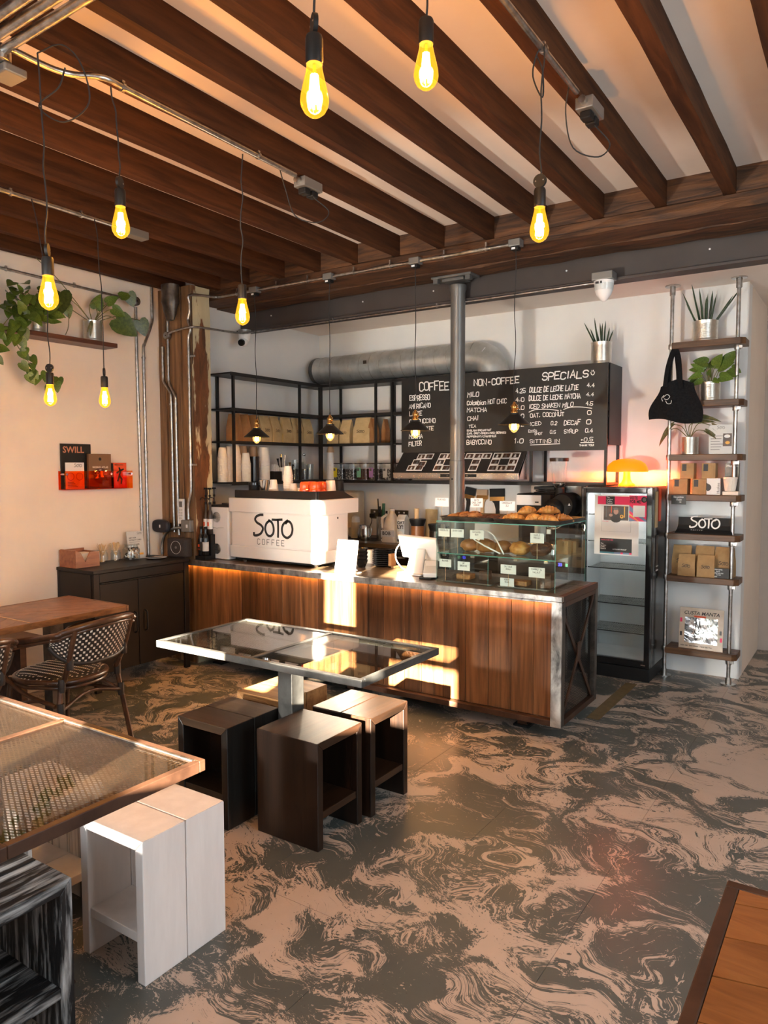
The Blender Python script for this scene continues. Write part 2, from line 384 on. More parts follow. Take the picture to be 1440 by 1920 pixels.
# ------------------------------------------------------------------ hand lettering from single strokes
GL = {'A':'00 26 40|12 32','B':'00 06 36 45 44 33 03|33 42 41 30 00','C':'45 36 16 05 01 10 30 41','D':'00 06 26 44 42 20 00',
'E':'46 06 00 40|03 33','F':'46 06 00|03 33','G':'45 36 16 05 01 10 30 41 43 23','H':'00 06|40 46|03 43','I':'20 26','J':'36 31 20 10 01',
'K':'06 00|46 03 40','L':'06 00 40','M':'00 06 23 46 40','N':'00 06 40 46','O':'16 05 01 10 30 41 45 36 16','P':'00 06 36 45 44 33 03',
'Q':'16 05 01 10 30 41 45 36 16|22 40','R':'00 06 36 45 44 33 03|23 40','S':'45 36 16 05 04 13 33 42 41 30 10 01','T':'06 46|26 20','U':'06 01 10 30 41 46',
'V':'06 20 46','W':'06 10 24 30 46','X':'06 40|00 46','Y':'06 23 46|23 20','Z':'06 46 00 40',
'0':'16 05 01 10 30 41 45 36 16','1':'15 26 20','2':'05 16 36 45 44 00 40','3':'06 46 23 33 42 41 30 10 01','4':'36 02 42|30 34','5':'46 06 03 33 42 41 30 10 01',
'6':'36 16 05 01 10 30 41 42 33 03','7':'06 46 10','8':'13 04 05 16 36 45 44 33 13 02 01 10 30 41 42 33','9':'43 13 04 05 16 36 45 41 30 10',
'.':'20 21','-':'13 33','+':'13 33|22 24','/':'00 46','!':'26 22|20 21',"'":'26 24',',':'21 10','&':'40 05 16 25 01 10 42',
'a':'44 14 03 01 10 30 41|44 40','b':'06 00 30 41 43 34 04','c':'44 14 03 01 10 40','d':'46 40 10 01 03 14 44','e':'02 42 43 34 14 03 01 10 40','h':'06 00|03 14 34 43 40',
'i':'24 20|26 26','k':'06 00|44 02 40','l':'26 20','m':'00 04 14 23 20|23 34 43 40','n':'00 04|03 14 34 43 40','o':'14 03 01 10 30 41 43 34 14','r':'00 04|03 14 34','s':'43 34 14 03 12 32 41 30 10 01','t':'26 21 30|14 34','u':'04 01 10 30 41 44|41 40','y':'04 20|44 00','p':'04 0-|04','g':'44 14 03 01 10 40|44 40','v':'04 20 44','f':'20 25 36|13 33','w':'04 10 23 30 44','z':'04 44 00 40','p':'00 04 34 43 41 30 00'}
def stroke(b, pts, w, nrm):
    """flat ribbon along pts, one strip of quads"""
    P = []
    for p in pts:
        p = Vector(p)
        if not P or (p-P[-1]).length > 1e-5: P.append(p)
    nrm = Vector(nrm).normalized()
    if len(P) < 2: P = [P[0], P[0]+nrm.orthogonal().normalized()*w*.4]
    n = len(P); D = [(P[i+1]-P[i]).normalized() for i in range(n-1)]
    closed = n > 3 and (P[0]-P[-1]).length < 1e-4
    vs = []
    for i in range(n):
        a = D[i-1] if i > 0 else (D[-1] if closed else D[0])
        c = D[i] if i < n-1 else (D[0] if closed else D[-1])
        t = a+c; t = t.normalized() if t.length > .2 else c
        m = nrm.cross(t); k = min(1/max(m.dot(nrm.cross(c)), .55), 1.6)
        p = P[i]
        if not closed and i == 0: p = p-c*w*.4
        if not closed and i == n-1: p = p+a*w*.4
        vs += [p-m*w/2*k, p+m*w/2*k]
    b.add(vs, [(2*i+1, 2*i, 2*i+2, 2*i+3) for i in range(n-1)])
def text(b, txt, o, right, up, h, w=None, sp=1.35, asp=.62, slant=0.0, jit=0.0, rnd=None):
    right, up = Vector(right).normalized(), Vector(up).normalized(); nrm = right.cross(up)
    rnd = rnd or RND; w = w or h*.13; o = Vector(o); x = 0.0; u = h/6; uw = h*asp/4
    for ch in txt:
        if ch == ' ': x += 4*uw*.9; continue
        g = GL.get(ch) or GL.get(ch.upper())
        if not g: continue
        adv = 4
        x0 = x
        if ch in 'I.!\',il1': x0 = x - 1.2*uw; adv = 1.6
        jy = rnd.uniform(-jit, jit)*h; js = 1+rnd.uniform(-jit, jit)
        for st in g.split('|'):
            pts = [(int(q[0]), 0 if q[1] == '-' else int(q[1])) for q in st.split()]
            if len(pts) == 1: pts = pts*2
            q = [o + right*(x0 + px*uw + slant*py*u) + up*(py*u*js + jy) for px, py in pts]
            stroke(b, curve(q, 3) if len(q) > 5 else q, w, nrm)
        x += adv*uw + uw*4*(sp-1)
    b.flat = True
    return x
def twidth(txt, h, sp=1.35, asp=.62):
    uw = h*asp/4; x = 0
    for ch in txt: x += 4*uw*.9 if ch == ' ' else ((1.6 if ch in 'I.!\',il1' else 4)*uw + uw*4*(sp-1))
    return x
def logo_soto(b, o, right, up, wd, wk=1.0):
    """the brush-lettered shop name, wd wide"""
    right, up = Vector(right).normalized(), Vector(up).normalized(); nrm = right.cross(up); u = wd/10.0; o = Vector(o)
    def P(l): return [o + right*x*u + up*y*u for x, y in l]
    S_ = [(2.35,4.6),(1.6,4.55),(.7,4.2),(.35,3.6),(.9,3.0),(1.9,2.55),(2.4,1.9),(1.9,1.0),(1.0,.55),(.1,.5),(0,.9)]
    O1 = [(4.1,3.5),(3.3,2.9),(3.0,1.8),(3.5,.75),(4.4,.55),(5.1,1.2),(5.15,2.3),(4.7,3.2),(4.0,3.55)]
    T1 = [(4.9,3.75),(5.9,3.75),(7.3,3.85)]
    T2 = [(6.3,3.75),(6.35,2.2),(6.3,.5)]
    O2 = [(8.7,3.7),(7.7,3.0),(7.3,2.0),(7.6,.9),(8.6,.4),(9.6,1.0),(9.95,2.1),(9.6,3.2),(8.9,3.6),(8.3,3.2)]
    for l, ww in ((S_, .5), (O1, .5), (T1, .46), (T2, .5), (O2, .5)):
        stroke(b, curve(P(l), 5), ww*u*wk, nrm)
    b.flat = True
def font_text(name, body, mat, parent, o, right, up, h, ext=.0004, align='LEFT', bold=0.0, xs=1.0, shear=0.0):
    """printed lettering: a text curve turned into a mesh"""
    c = bpy.data.curves.new('lettering', 'FONT'); c.body = body; c.size = h*1.38; c.align_x = align; c.offset = bold*h; c.extrude = 0; c.resolution_u = 2; c.shear = shear
    t = bpy.data.objects.new('lettering', c); COL.objects.link(t)
    dg = bpy.context.evaluated_depsgraph_get()
    me = bpy.data.meshes.new_from_object(t.evaluated_get(dg)); bpy.data.objects.remove(t); bpy.data.curves.remove(c)
    right, up = Vector(right).normalized(), Vector(up).normalized(); n = right.cross(up)
    off = root_of(parent).location; o = Vector(o)
    for v in me.vertices:
        v.co = o + right*v.co.x*xs + up*v.co.y + n*ext - off
    me.name = name; me.materials.clear(); me.materials.append(mat)
    ob = bpy.data.objects.new(name, me); COL.objects.link(ob); ob.parent = parent
    return ob
XR, YR, ZU = Vector((1, 0, 0)), Vector((0, 1, 0)), Vector((0, 0, 1))
# ------------------------------------------------------------------ the room
def floor_mat():
    m = bpy.data.materials.new('scraped grey paint on pinkish board'); m.use_nodes = True; nt = m.node_tree; N = nt.nodes; L = nt.links; bs = N['Principled BSDF']
    geo = N.new('ShaderNodeNewGeometry')
    mp = N.new('ShaderNodeMapping'); mp.inputs['Scale'].default_value = (1.0, 1.15, 1); mp.inputs['Rotation'].default_value = (0, 0, .5)
    L.new(geo.outputs['Position'], mp.inputs[0])
    # slow warp of the plane, so that strokes curl
    w1 = N.new('ShaderNodeTexNoise'); w1.inputs['Scale'].default_value = 2.2; w1.inputs['Detail'].default_value = 2
    L.new(mp.outputs[0], w1.inputs['Vector'])
    sub = N.new('ShaderNodeVectorMath'); sub.operation = 'SUBTRACT'; L.new(w1.outputs['Color'], sub.inputs[0]); sub.inputs[1].default_value = (.5, .5, .5)
    mad = N.new('ShaderNodeVectorMath'); mad.operation = 'MULTIPLY_ADD'; L.new(sub.outputs[0], mad.inputs[0]); mad.inputs[1].default_value = (.85, .85, 0); L.new(mp.outputs[0], mad.inputs[2])
    a = N.new('ShaderNodeTexNoise'); a.inputs['Scale'].default_value = 3.1; a.inputs['Detail'].default_value = 3.0; a.inputs['Distortion'].default_value = 1.0
    L.new(mad.outputs[0], a.inputs['Vector'])
    mp2 = N.new('ShaderNodeMapping'); mp2.inputs['Scale'].default_value = (6.5, 21, 1); L.new(mad.outputs[0], mp2.inputs[0])
    b = N.new('ShaderNodeTexNoise'); b.inputs['Scale'].default_value = 1.7; b.inputs['Detail'].default_value = 6; b.inputs['Distortion'].default_value = 1.6; b.inputs['Roughness'].default_value = .7
    L.new(mp2.outputs[0], b.inputs['Vector'])
    ma = N.new('ShaderNodeMath'); ma.operation = 'MULTIPLY'; L.new(a.outputs['Fac'], ma.inputs[0]); ma.inputs[1].default_value = 1.2
    mb = N.new('ShaderNodeMath'); mb.operation = 'MULTIPLY_ADD'; L.new(b.outputs['Fac'], mb.inputs[0]); mb.inputs[1].default_value = .62; L.new(ma.outputs[0], mb.inputs[2])
    # scraped veins: thin ridges that cut both colours near their borders
    vals = mb
    for sc_, dist_, amt, rot_ in ((9.0, 1.6, -.085, .3), (17.0, 2.0, -.075, 1.4), (11.0, 1.8, .05, 2.3)):
        mp3 = N.new('ShaderNodeMapping'); mp3.inputs['Rotation'].default_value = (0, 0, rot_); mp3.inputs['Scale'].default_value = (1, 1.9, 1); mp3.inputs['Location'].default_value = (sc_, amt*50, 0)
        L.new(mad.outputs[0], mp3.inputs[0])
        n = N.new('ShaderNodeTexNoise'); n.inputs['Scale'].default_value = sc_; n.inputs['Detail'].default_value = 2.5; n.inputs['Distortion'].default_value = dist_; L.new(mp3.outputs[0], n.inputs['Vector'])
        d1 = N.new('ShaderNodeMath'); d1.operation = 'SUBTRACT'; L.new(n.outputs['Fac'], d1.inputs[0]); d1.inputs[1].default_value = .5
        d2 = N.new('ShaderNodeMath'); d2.operation = 'ABSOLUTE'; L.new(d1.outputs[0], d2.inputs[0])
        d3 = N.new('ShaderNodeMapRange'); d3.inputs[1].default_value = .012; d3.inputs[2].default_value = .045; d3.inputs[3].default_value = 1; d3.inputs[4].default_value = 0; L.new(d2.outputs[0], d3.inputs[0])
        d4 = N.new('ShaderNodeMath'); d4.operation = 'MULTIPLY_ADD'; L.new(d3.outputs[0], d4.inputs[0]); d4.inputs[1].default_value = amt; L.new(vals.outputs[0], d4.inputs[2]); vals = d4
    mr = N.new('ShaderNodeMapRange'); mr.inputs[1].default_value = .848; mr.inputs[2].default_value = .872; L.new(vals.outputs[0], mr.inputs[0])
    # stains and tone changes of the two colours
    t = N.new('ShaderNodeTexNoise'); t.inputs['Scale'].default_value = 12; t.inputs['Detail'].default_value = 6; L.new(mp.outputs[0], t.inputs['Vector'])
    g = N.new('ShaderNodeMix'); g.data_type = 'RGBA'; L.new(t.outputs['Fac'], g.inputs[0]); g.inputs[6].default_value = (.076, .083, .077, 1); g.inputs[7].default_value = (.100, .107, .098, 1)
    p = N.new('ShaderNodeMix'); p.data_type = 'RGBA'; L.new(t.outputs['Fac'], p.inputs[0]); p.inputs[6].default_value = (.43, .345, .28, 1); p.inputs[7].default_value = (.51, .415, .345, 1)
    mx = N.new('ShaderNodeMix'); mx.data_type = 'RGBA'; L.new(mr.outputs[0], mx.inputs[0]); L.new(p.outputs[2], mx.inputs[6]); L.new(g.outputs[2], mx.inputs[7])
    # scuffs and pits
    s = N.new('ShaderNodeTexVoronoi'); s.inputs['Scale'].default_value = 42; L.new(mp.outputs[0], s.inputs['Vector'])
    sr = N.new('ShaderNodeMapRange'); sr.inputs[1].default_value = .045; sr.inputs[2].default_value = .09; L.new(s.outputs['Distance'], sr.inputs[0])
    m2 = N.new('ShaderNodeMix'); m2.data_type = 'RGBA'; L.new(sr.outputs[0], m2.inputs[0]); m2.inputs[6].default_value = (.05, .045, .04, 1); L.new(mx.outputs[2], m2.inputs[7])
    L.new(m2.outputs[2], bs.inputs['Base Color']); bs.inputs['Specular IOR Level'].default_value = .34
    rr = N.new('ShaderNodeMapRange'); rr.inputs[3].default_value = .285; rr.inputs[4].default_value = .35; L.new(t.outputs['Fac'], rr.inputs[0]); L.new(rr.outputs[0], bs.inputs['Roughness'])
    bp = N.new('ShaderNodeBump'); bp.inputs['Strength'].default_value = .25; bp.inputs['Distance'].default_value = .002; L.new(mr.outputs[0], bp.inputs['Height']); L.new(bp.outputs[0], bs.inputs['Normal'])
    return m
M['floor'] = floor_mat()
XL, XRT, YF, YBK = -4.83, 2.3, -1.4, 5.88
fl = struct('floor', B().box(XL-.2, XRT+.2, YF-.2, 7.1, -.06, -.012), M['black'])
for i in range(13):
    x0 = -4.80 - .555*0.1 + .555*(i-0) - .0
    x0 = -0.805 - .555*(8-i)
    for j, (ya, yb) in enumerate(((-1.6, .74), (.74, 3.18), (3.18, 5.62), (5.62, 7.08)) if i % 2 else ((-1.6, -.48), (-.48, 1.96), (1.96, 4.40), (4.40, 7.08))):
        xa, xb = max(x0, XL-.1), min(x0+.555, XRT+.1)
        if xb-xa < .02: continue
        part('floor_panel', B().box(xa+.0008, xb-.0008, ya+.0008, yb-.0008, -.012, 0), M['floor'], fl)
struct('wall_left', B().box(XL-.15, XL, YF, 4.20, 0, 3.12), M['plaster'])
struct('wall_kitchen', B().box(XL-.15, -4.68, 4.201, YBK, 0, 3.12), M['plaster_k'])
struct('wall_back', B().box(XL-.15, -.78, YBK, YBK+.15, 0, 3.12), M['plaster_k'])
struct('wall_passage', B().box(-.93, -.78, YBK+.15, 6.93, 0, 3.12), M['plaster'])
struct('wall_far', B().box(-.93, XRT+.15, 6.93, 7.08, 0, 3.12), mk('beige wall', (.50, .42, .36), (.54, .46, .40), rough=.7))
struct('wall_right', B().box(XRT, XRT+.15, YF, 6.93, 0, 3.12), M['plaster'])
# unseen front wall behind the camera; openings invented to shape the sun patches
wf = B()
cols = [(XL-.15, -1.66, []), (-1.66, -1.585, [(1.31, 1.66)]), (-1.585, -1.525, [(1.31, 1.66), (2.12, 2.63)]), (-1.525, -1.43, [(1.31, 1.66)]), (-1.43, -1.18, [(1.31, 2.36)]), (-1.18, -1.05, []), (-1.05, -.99, []), (-.99, -.92, [(2.13, 2.38)]), (-.92, -.80, [(1.33, 1.58), (1.63, 1.74), (2.13, 2.38)]), (-.80, -.40, [(1.36, 1.58), (1.63, 1.74)]), (-.40, XRT+.15, [])]
for a, b_, hs in cols:
    zz = 0
    for c, d in hs + [(3.12, 3.12)]:
        wf.box(a, b_, YF-.04, YF, zz, c); zz = d
struct('wall_front', wf, M['plaster'])
ZC = 3.10
ce = struct('ceiling', B().box(XL-.15, XRT+.15, YF, 4.78, ZC, ZC+.12), M['ceil'])
struct('ceiling.001', B().box(XL-.15, XRT+.15, 4.78, 7.08, 2.87, 2.99), M['ceil'])
# joists, let into the timber beam
JZ, JE = 2.975, 4.27
jx = [-.640 - .3405*k for k in range(-6, 13)]
for k, x in enumerate(jx):
    if x > XRT: continue
    b = B(); w = .062; n = 26
    rings = []
    for i in range(n+1):
        y = YF + (JE+.1-YF)*i/n
        a = .004*noise.noise(Vector((k*3.3, y*2.1, 0))); c = .005*noise.noise(Vector((k*3.3, y*1.7, 5)))
        e = .004*noise.noise(Vector((k*7.3, y*2.7, 9)))
        rings.append([Vector((x-w+a, y, ZC+.02)), Vector((x-w+a, y, JZ+c)), Vector((x+e, y, JZ+c*.6)), Vector((x+e, y, ZC+.02))])
    b.loft(rings)
    part('joist', b, M['joist'], ce)
# blocks of timber between joist ends
for k in range(len(jx)-1):
    x0, x1 = jx[k+1], jx[k]-.062
    if x1 > XRT: continue
    part('joist_block', B().box(x0+.001, x1-.001, JE-.03+RND.uniform(-.01, .015), JE+.12, JZ-.005, ZC+.01), M['beam'], ce)
# timber beam under the joist ends: two lengths, rough lower face
def rough_beam(x0, x1, y0, y1, z0, z1, seed):
    b = B(); n = 60; rings = []
    for i in range(n+1):
        x = x0+(x1-x0)*i/n
        q = lambda s, a: a*noise.noise(Vector((x*2.4, seed, s))) + a*.6*noise.noise(Vector((x*7, seed+4, s)))
        rings.append([Vector((x, y0+q(1, .012), z0+q(2, .014))), Vector((x, y0+q(3, .010), (z0+z1)/2+q(4, .01))), Vector((x, y0+.006+q(5, .008), z1)), Vector((x, y1, z1)), Vector((x, y1, z0+q(6, .012)))])
    return b.loft(rings)
bt = thing('timber_beam', 'rough old brown timber beam carrying the joist ends', 'beam', (-2, 4.45, 2.87))
part('beam_timber', rough_beam(XL, XRT, JE-.02, JE+.22, 2.895, JZ-.006, 1), M['beam'], bt)
part('beam_timber', rough_beam(XL, XRT, JE+.225, 4.70, 2.885, JZ-.006, 8), M['beam'], bt)
# steel I beam behind it
sb = thing('steel_beam', 'dark grey painted steel beam running behind the timber beam', 'beam', (-1.9, 4.78, 2.74))
part('web', B().box(-4.66, XRT, 4.755, 4.772, 2.742, 2.96), M['beam_paint'], sb)
part('flange', B().box(-4.66, XRT, 4.705, 4.825, 2.725, 2.743), M['beam_paint'], sb, bevel=.003)
part('flange', B().box(-4.66, XRT, 4.715, 4.825, 2.95, 2.965), M['beam_paint'], sb, bevel=.003)
for x in (-4.3, -3.35, -2.72, -1.72, -.85):
    part('bolt_hole', B().cyl((x, 4.752, 2.84), (x, 4.756, 2.84), .006, 8), M['white'], sb)
# column
co = thing('cast_iron_column', 'tall grey cast iron column standing behind the pastry case', 'column', (-2.475, 4.672, 0))
part('shaft', B().lathe([(.058, 0), (.058, .02), (.0545, .05), (.0545, 1.6), (.0545, 1.602), (.0515, 1.605), (.0515, 2.78), (.058, 2.80), (.058, 2.83)], (-2.475, 4.672, 0), 24), M['column'], co, smooth=40)
part('capital', B().box(-2.63, -2.32, 4.56, 4.70, 2.868, 2.884).box(-2.56, -2.39, 4.59, 4.70, 2.848, 2.868), M['column'], co, bevel=.004)
for x in (-2.60, -2.35): part('capital_bracket', B().prism([(x-.018, 2.868), (x+.018, 2.868), (x+.018, 2.838), (x-.018, 2.838)], 4.57, 4.61), M['column'], co)
part('column_bolt', B().cyl((-2.486, 4.616, 1.475), (-2.486, 4.621, 1.475), .007, 10), M['black'], co)
# old timber pillar against the left wall, planks and peeling paint
pl = thing('timber_pillar', 'dark timber pillar with peeling paint in the left corner', 'pillar', (-4.62, 4.2, 0))
part('core', B().box(XL, -4.47, 4.02, 4.20, 0, 2.97), M['pillar'], pl)
for a, b_, y in ((XL+.002, -4.745, 4.0), (-4.742, -4.655, 4.006), (-4.652, -4.565, 3.998), (-4.562, -4.47, 4.004)):
    part('board', B().box(a, b_, y, 4.02, 0, 2.97), M['pillar'], pl, bevel=.004)
g = B().grid(lambda u, v: Vector((-4.453 + .009*noise.noise(Vector((0, u*3, v*16))), 4.006+.195*u, 2.97*v)), 10, 60)
part('peeling_face', g, M['peel'], pl, smooth=60)
part('edge_trim', B().box(-4.47, -4.45, 4.0, 4.02, 0, 2.97), M['pillar'], pl, bevel=.004)
# flattened duct stub that comes down in front of the pillar
dk = B()
rings = []
for i, (z, rx, ry) in enumerate(((2.97, .072, .06), (2.9, .072, .06), (2.84, .075, .06), (2.79, .068, .045), (2.74, .055, .028), (2.70, .042, .016))):
    rings.append([Vector((-4.60 + rx*math.cos(t*PI/8) + .006*math.sin(i*3+t), 3.93 + ry*math.sin(t*PI/8), z)) for t in range(16)])
solo('duct_stub', dk.loft(rings), M['steel_dk'], 'flattened silver flexible duct hanging in front of the timber pillar', 'duct', smooth=50)
# floor tape in front of the fridge
solo('floor_tape', B().box(-1.445, -1.365, 4.45, 5.34, .0002, .0012), M['tape'], 'strip of brown tape on the floor beside the counter', 'tape')
# ------------------------------------------------------------------ counter
CT, CB, CF, CK, CR, CL = .833, .083, 3.955, 4.60, -1.43, -4.60
cn = thing('service_counter', 'long bar counter with steel frame and reclaimed plank front', 'counter', (-3.0, 4.28, 0))
px = [-4.60,-4.52,-4.25,-4.09,-3.95,-3.81,-3.67,-3.54,-3.37,-3.21,-3.075,-2.91,-2.79,-2.66,-2.50,-2.37,-2.21,-2.054,-1.903,-1.755,-1.615,-1.492]
for i in range(len(px)-1):
    y = CF+.045+RND.uniform(-.002, .002)
    part('plank', B().box(px[i]+.0012, px[i+1]-.0012, y, y+.022, CB+.035, CT-.036), M['plank'], cn, bevel=.002)
part('top_edge', B().box(CL, CR, CF, CF+.03, CT-.031, CT).box(CL, CR, CF, CF+.006, CT-.042, CT-.0305), M['steel_br'], cn, bevel=.002)
part('end_edge', B().box(CR-.03, CR, CF+.03, CK, CT-.038, CT), M['rust'], cn, bevel=.002)
n = 7
for i in range(n):
    y0 = CF+.032+(CK-CF-.034)*i/n; y1 = CF+.032+(CK-CF-.034)*(i+1)/n
    part('top_board', B().box(-4.445, CR-.032, y0+.0008, y1-.0008, CT-.03, CT-.001+RND.uniform(-.0006, .0004)), M['plank_top'], cn, bevel=.0015)
part('corner_board', B().box(CL, -4.446, CF+.0305, CF+.042, CT-.03, CT-.001), M['plank_top'], cn)
part('front_post', B().box(CR-.062, CR, CF, CF+.012, CB, CT-.0385), M['steel_br'], cn, bevel=.0015)
part('front_post', B().box(CR-.012, CR, CF+.0125, CF+.06, CB, CT-.0385), M['steel_dk'], cn, bevel=.0015)
part('rear_post', B().box(CR-.045, CR, CK-.045, CK, CB, CT-.0385), M['steel_dk'], cn, bevel=.002)
part('bottom_rail', B().box(CL, CR-.0625, CF, CF+.045, CB, CB+.034), M['rust'], cn, bevel=.002)
part('end_rail', B().box(CR-.034, CR, CF+.061, CK-.046, CB, CB+.034), M['rust'], cn, bevel=.002)
part('end_rail', B().box(CR-.026, CR, CF+.061, CK-.046, CT-.066, CT-.0385), M['rust'], cn, bevel=.002)
for a, c in (((CF+.05, CB+.04), (CK-.05, CT-.07)), ((CF+.05, CT-.07), (CK-.05, CB+.04))):
    dx = -.012 if a[1] < .3 else -.022
    part('cross_brace', B().bar((CR+dx, a[0], a[1]), (CR+dx, c[0], c[1]), .026, .008, up=(1, 0, 0)), M['rust'], cn)
part('brace_plate', B().bar((CR-.009, (CF+CK)/2, .40), (CR-.009, (CF+CK)/2, .515), .05, .006, up=(1, 0, 0)), M['rust'], cn)
def mesh_panel(b, o, ux, uy, W, H, cw, ch, sw, nrm):
    """expanded metal: zigzag strands"""
    o, ux, uy, nrm = Vector(o), Vector(ux), Vector(uy), Vector(nrm)
    nx, ny = int(W/cw), int(H/ch); cw = W/nx; ch = H/ny
    for j in range(ny):
        for i in range(nx):
            x0, y0 = i*cw, j*ch
            for (a, c) in (((0, .5), (.5, 1)), ((.5, 1), (1, .5)), ((0, .5), (.5, 0)), ((.5, 0), (1, .5))):
                p = o+ux*(x0+a[0]*cw)+uy*(y0+a[1]*ch); q = o+ux*(x0+c[0]*cw)+uy*(y0+c[1]*ch)
                d = (q-p).normalized(); s = nrm.cross(d)*sw/2
                b.add([p-s, p+s, q+s, q-s], [(0, 1, 2, 3)])
    b.flat = True; return b
part('mesh_screen', mesh_panel(B(), (CR-.030, CF+.05, CB+.03), (0, 1, 0), (0, 0, 1), CK-CF-.09, CT-CB-.09, .017, .0155, .0052, (1, 0, 0)), M['black_mt'], cn, kind='stuff')
part('led_strip', B().box(CL+.05, CR-.07, CF+.020, CF+.028, CT-.038, CT-.0315), M['led'], cn)
part('led_strip', B().box(CR-.068, CR-.0635, CF+.030, CF+.038, CT-.075, CT-.044), M['led'], cn)
for x in (-1.72, -3.0, -4.3):
    part('foot', B().box(x-.03, x+.03, CF+.14, CF+.20, .012, CB), M['rust'], cn)
    part('foot_plate', B().box(x-.05, x+.05, CF+.12, CF+.22, 0, .012), M['black'], cn)
part('carcass', B().box(-4.44, CR-.30, CF+.30, CK-.02, CB+.04, CT-.031), M['black'], cn)
# ------------------------------------------------------------------ black cabinet by the left wall
X0, X1, Y0, Y1 = -4.828, -4.41, 3.062, 3.90
kb = thing('metal_cabinet', 'dark brown metal two door cabinet against the left wall', 'cabinet', (-4.62, 3.48, 0))
part('top', B().box(X0, X1+.012, Y0-.01, Y1, .832, .855), M['cab'], kb, bevel=.003)
part('body', B().box(X0+.01, X1-.02, Y0, Y1-.02, .13, .831), M['cab'], kb)
for y in (Y0, Y1-.045): part('post', B().box(X1-.028, X1, y, y+.045, .0, .831), M['cab'], kb, bevel=.003)
part('rail', B().box(X1-.022, X1-.002, Y0+.046, Y1-.046, .765, .83), M['cab'], kb, bevel=.004)
part('lip', B().box(X1-.015, X1+.006, Y0+.05, Y1-.05, .758, .764), M['cab'], kb, bevel=.002)
ym = 3.43
for a, b_, hy in ((Y0+.048, ym-.002, ym-.035), (ym+.002, Y1-.048, ym+.055)):
    d = part('door', B().box(X1-.02, X1-.006, a, b_, .125, .752), M['cab'], kb, bevel=.003)
    part('handle', B().tube(curve([(X1-.006, hy, .52), (X1+.018, hy, .51), (X1+.022, hy, .48), (X1+.022, hy, .41), (X1+.018, hy, .38), (X1-.006, hy, .37)], 4), .006, 8), M['black_mt'], d, smooth=60)
part('end_panel', B().box(X0+.012, X1-.03, Y0-.004, Y0, .14, .826), M['cab'], kb, bevel=.002)
part('end_post', B().box(X0+.004, X0+.03, Y0-.006, Y0+.02, .0, .831), M['cab'], kb, bevel=.002)

# ------------------------------------------------------------------ box stools
def stool(name, label, loc, axis, ms, mx, mshelf=None, split=True, group='box stools around the tables', tone=None):
    """open along axis; .315 across the boards' plane, .33 deep"""
    w, d, h, t = .31, .332, .45, .036
    r = thing(name, label, 'stool', (0, 0, 0), group)
    halves = ((-d/2, -.0015), (.0015, d/2)) if split else ((-d/2, d/2),)
    for a, b_ in halves:
        for s in (-1, 1):
            x = s*w/2
            part('side_board', B().prism([(x, 0), (x, h), (x-s*t, h-t), (x-s*t, 0)], a, b_), ms, r, bevel=.003, local=True)
        part('seat_board', B().prism([(-w/2, h), (w/2, h), (w/2-t, h-t), (-w/2+t, h-t)], a, b_), mx, r, bevel=.003, local=True)
        part('shelf_board', B().box(-w/2+t+.0005, w/2-t-.0005, a+.006*(a < -.1), b_-.006*(b_ > .1), .122, .152), mshelf or mx, r, bevel=.002, local=True)
    r.location = loc
    r.rotation_euler = (0, 0, PI/2 if axis == 'x' else 0)
    return r
stool('box_stool', 'dark brown box stool with plain solid side, nearest under the glass table', (-1.997, 2.425, 0), 'x', M['st_dark'], M['st_darkx'], M['st_darkx'], split=False)
stool('box_stool', 'dark brown box stool with grooved seat, behind the plain sided one', (-1.985, 2.787, 0), 'x', M['st_dark'], M['st_darkx'], M['st_darkx'])
stool('box_stool', 'black box stool with open front at the left of the glass table', (-2.42, 2.362, 0), 'y', M['st_blk'], M['st_blkx'], M['st_blk'])
stool('box_stool', 'pale oiled wooden box stool half hidden behind the glass table leg', (-2.46, 2.775, 0), 'y', M['st_pine'], M['st_pine'])
stool('box_stool', 'white painted box stool in the foreground', (-1.935, 1.542, 0), 'y', M['st_white'], M['st_white'])
stool('box_stool', 'black box stool with dry brushed white streaks in the lower left corner', (-1.955, .995, 0), 'x', M['st_brush'], M['st_brushy'], M['st_brushy'])
stool('box_stool', 'white washed box stool under the mesh topped table', (-2.42, 1.43, 0), 'x', M['st_wash'], M['st_white'])

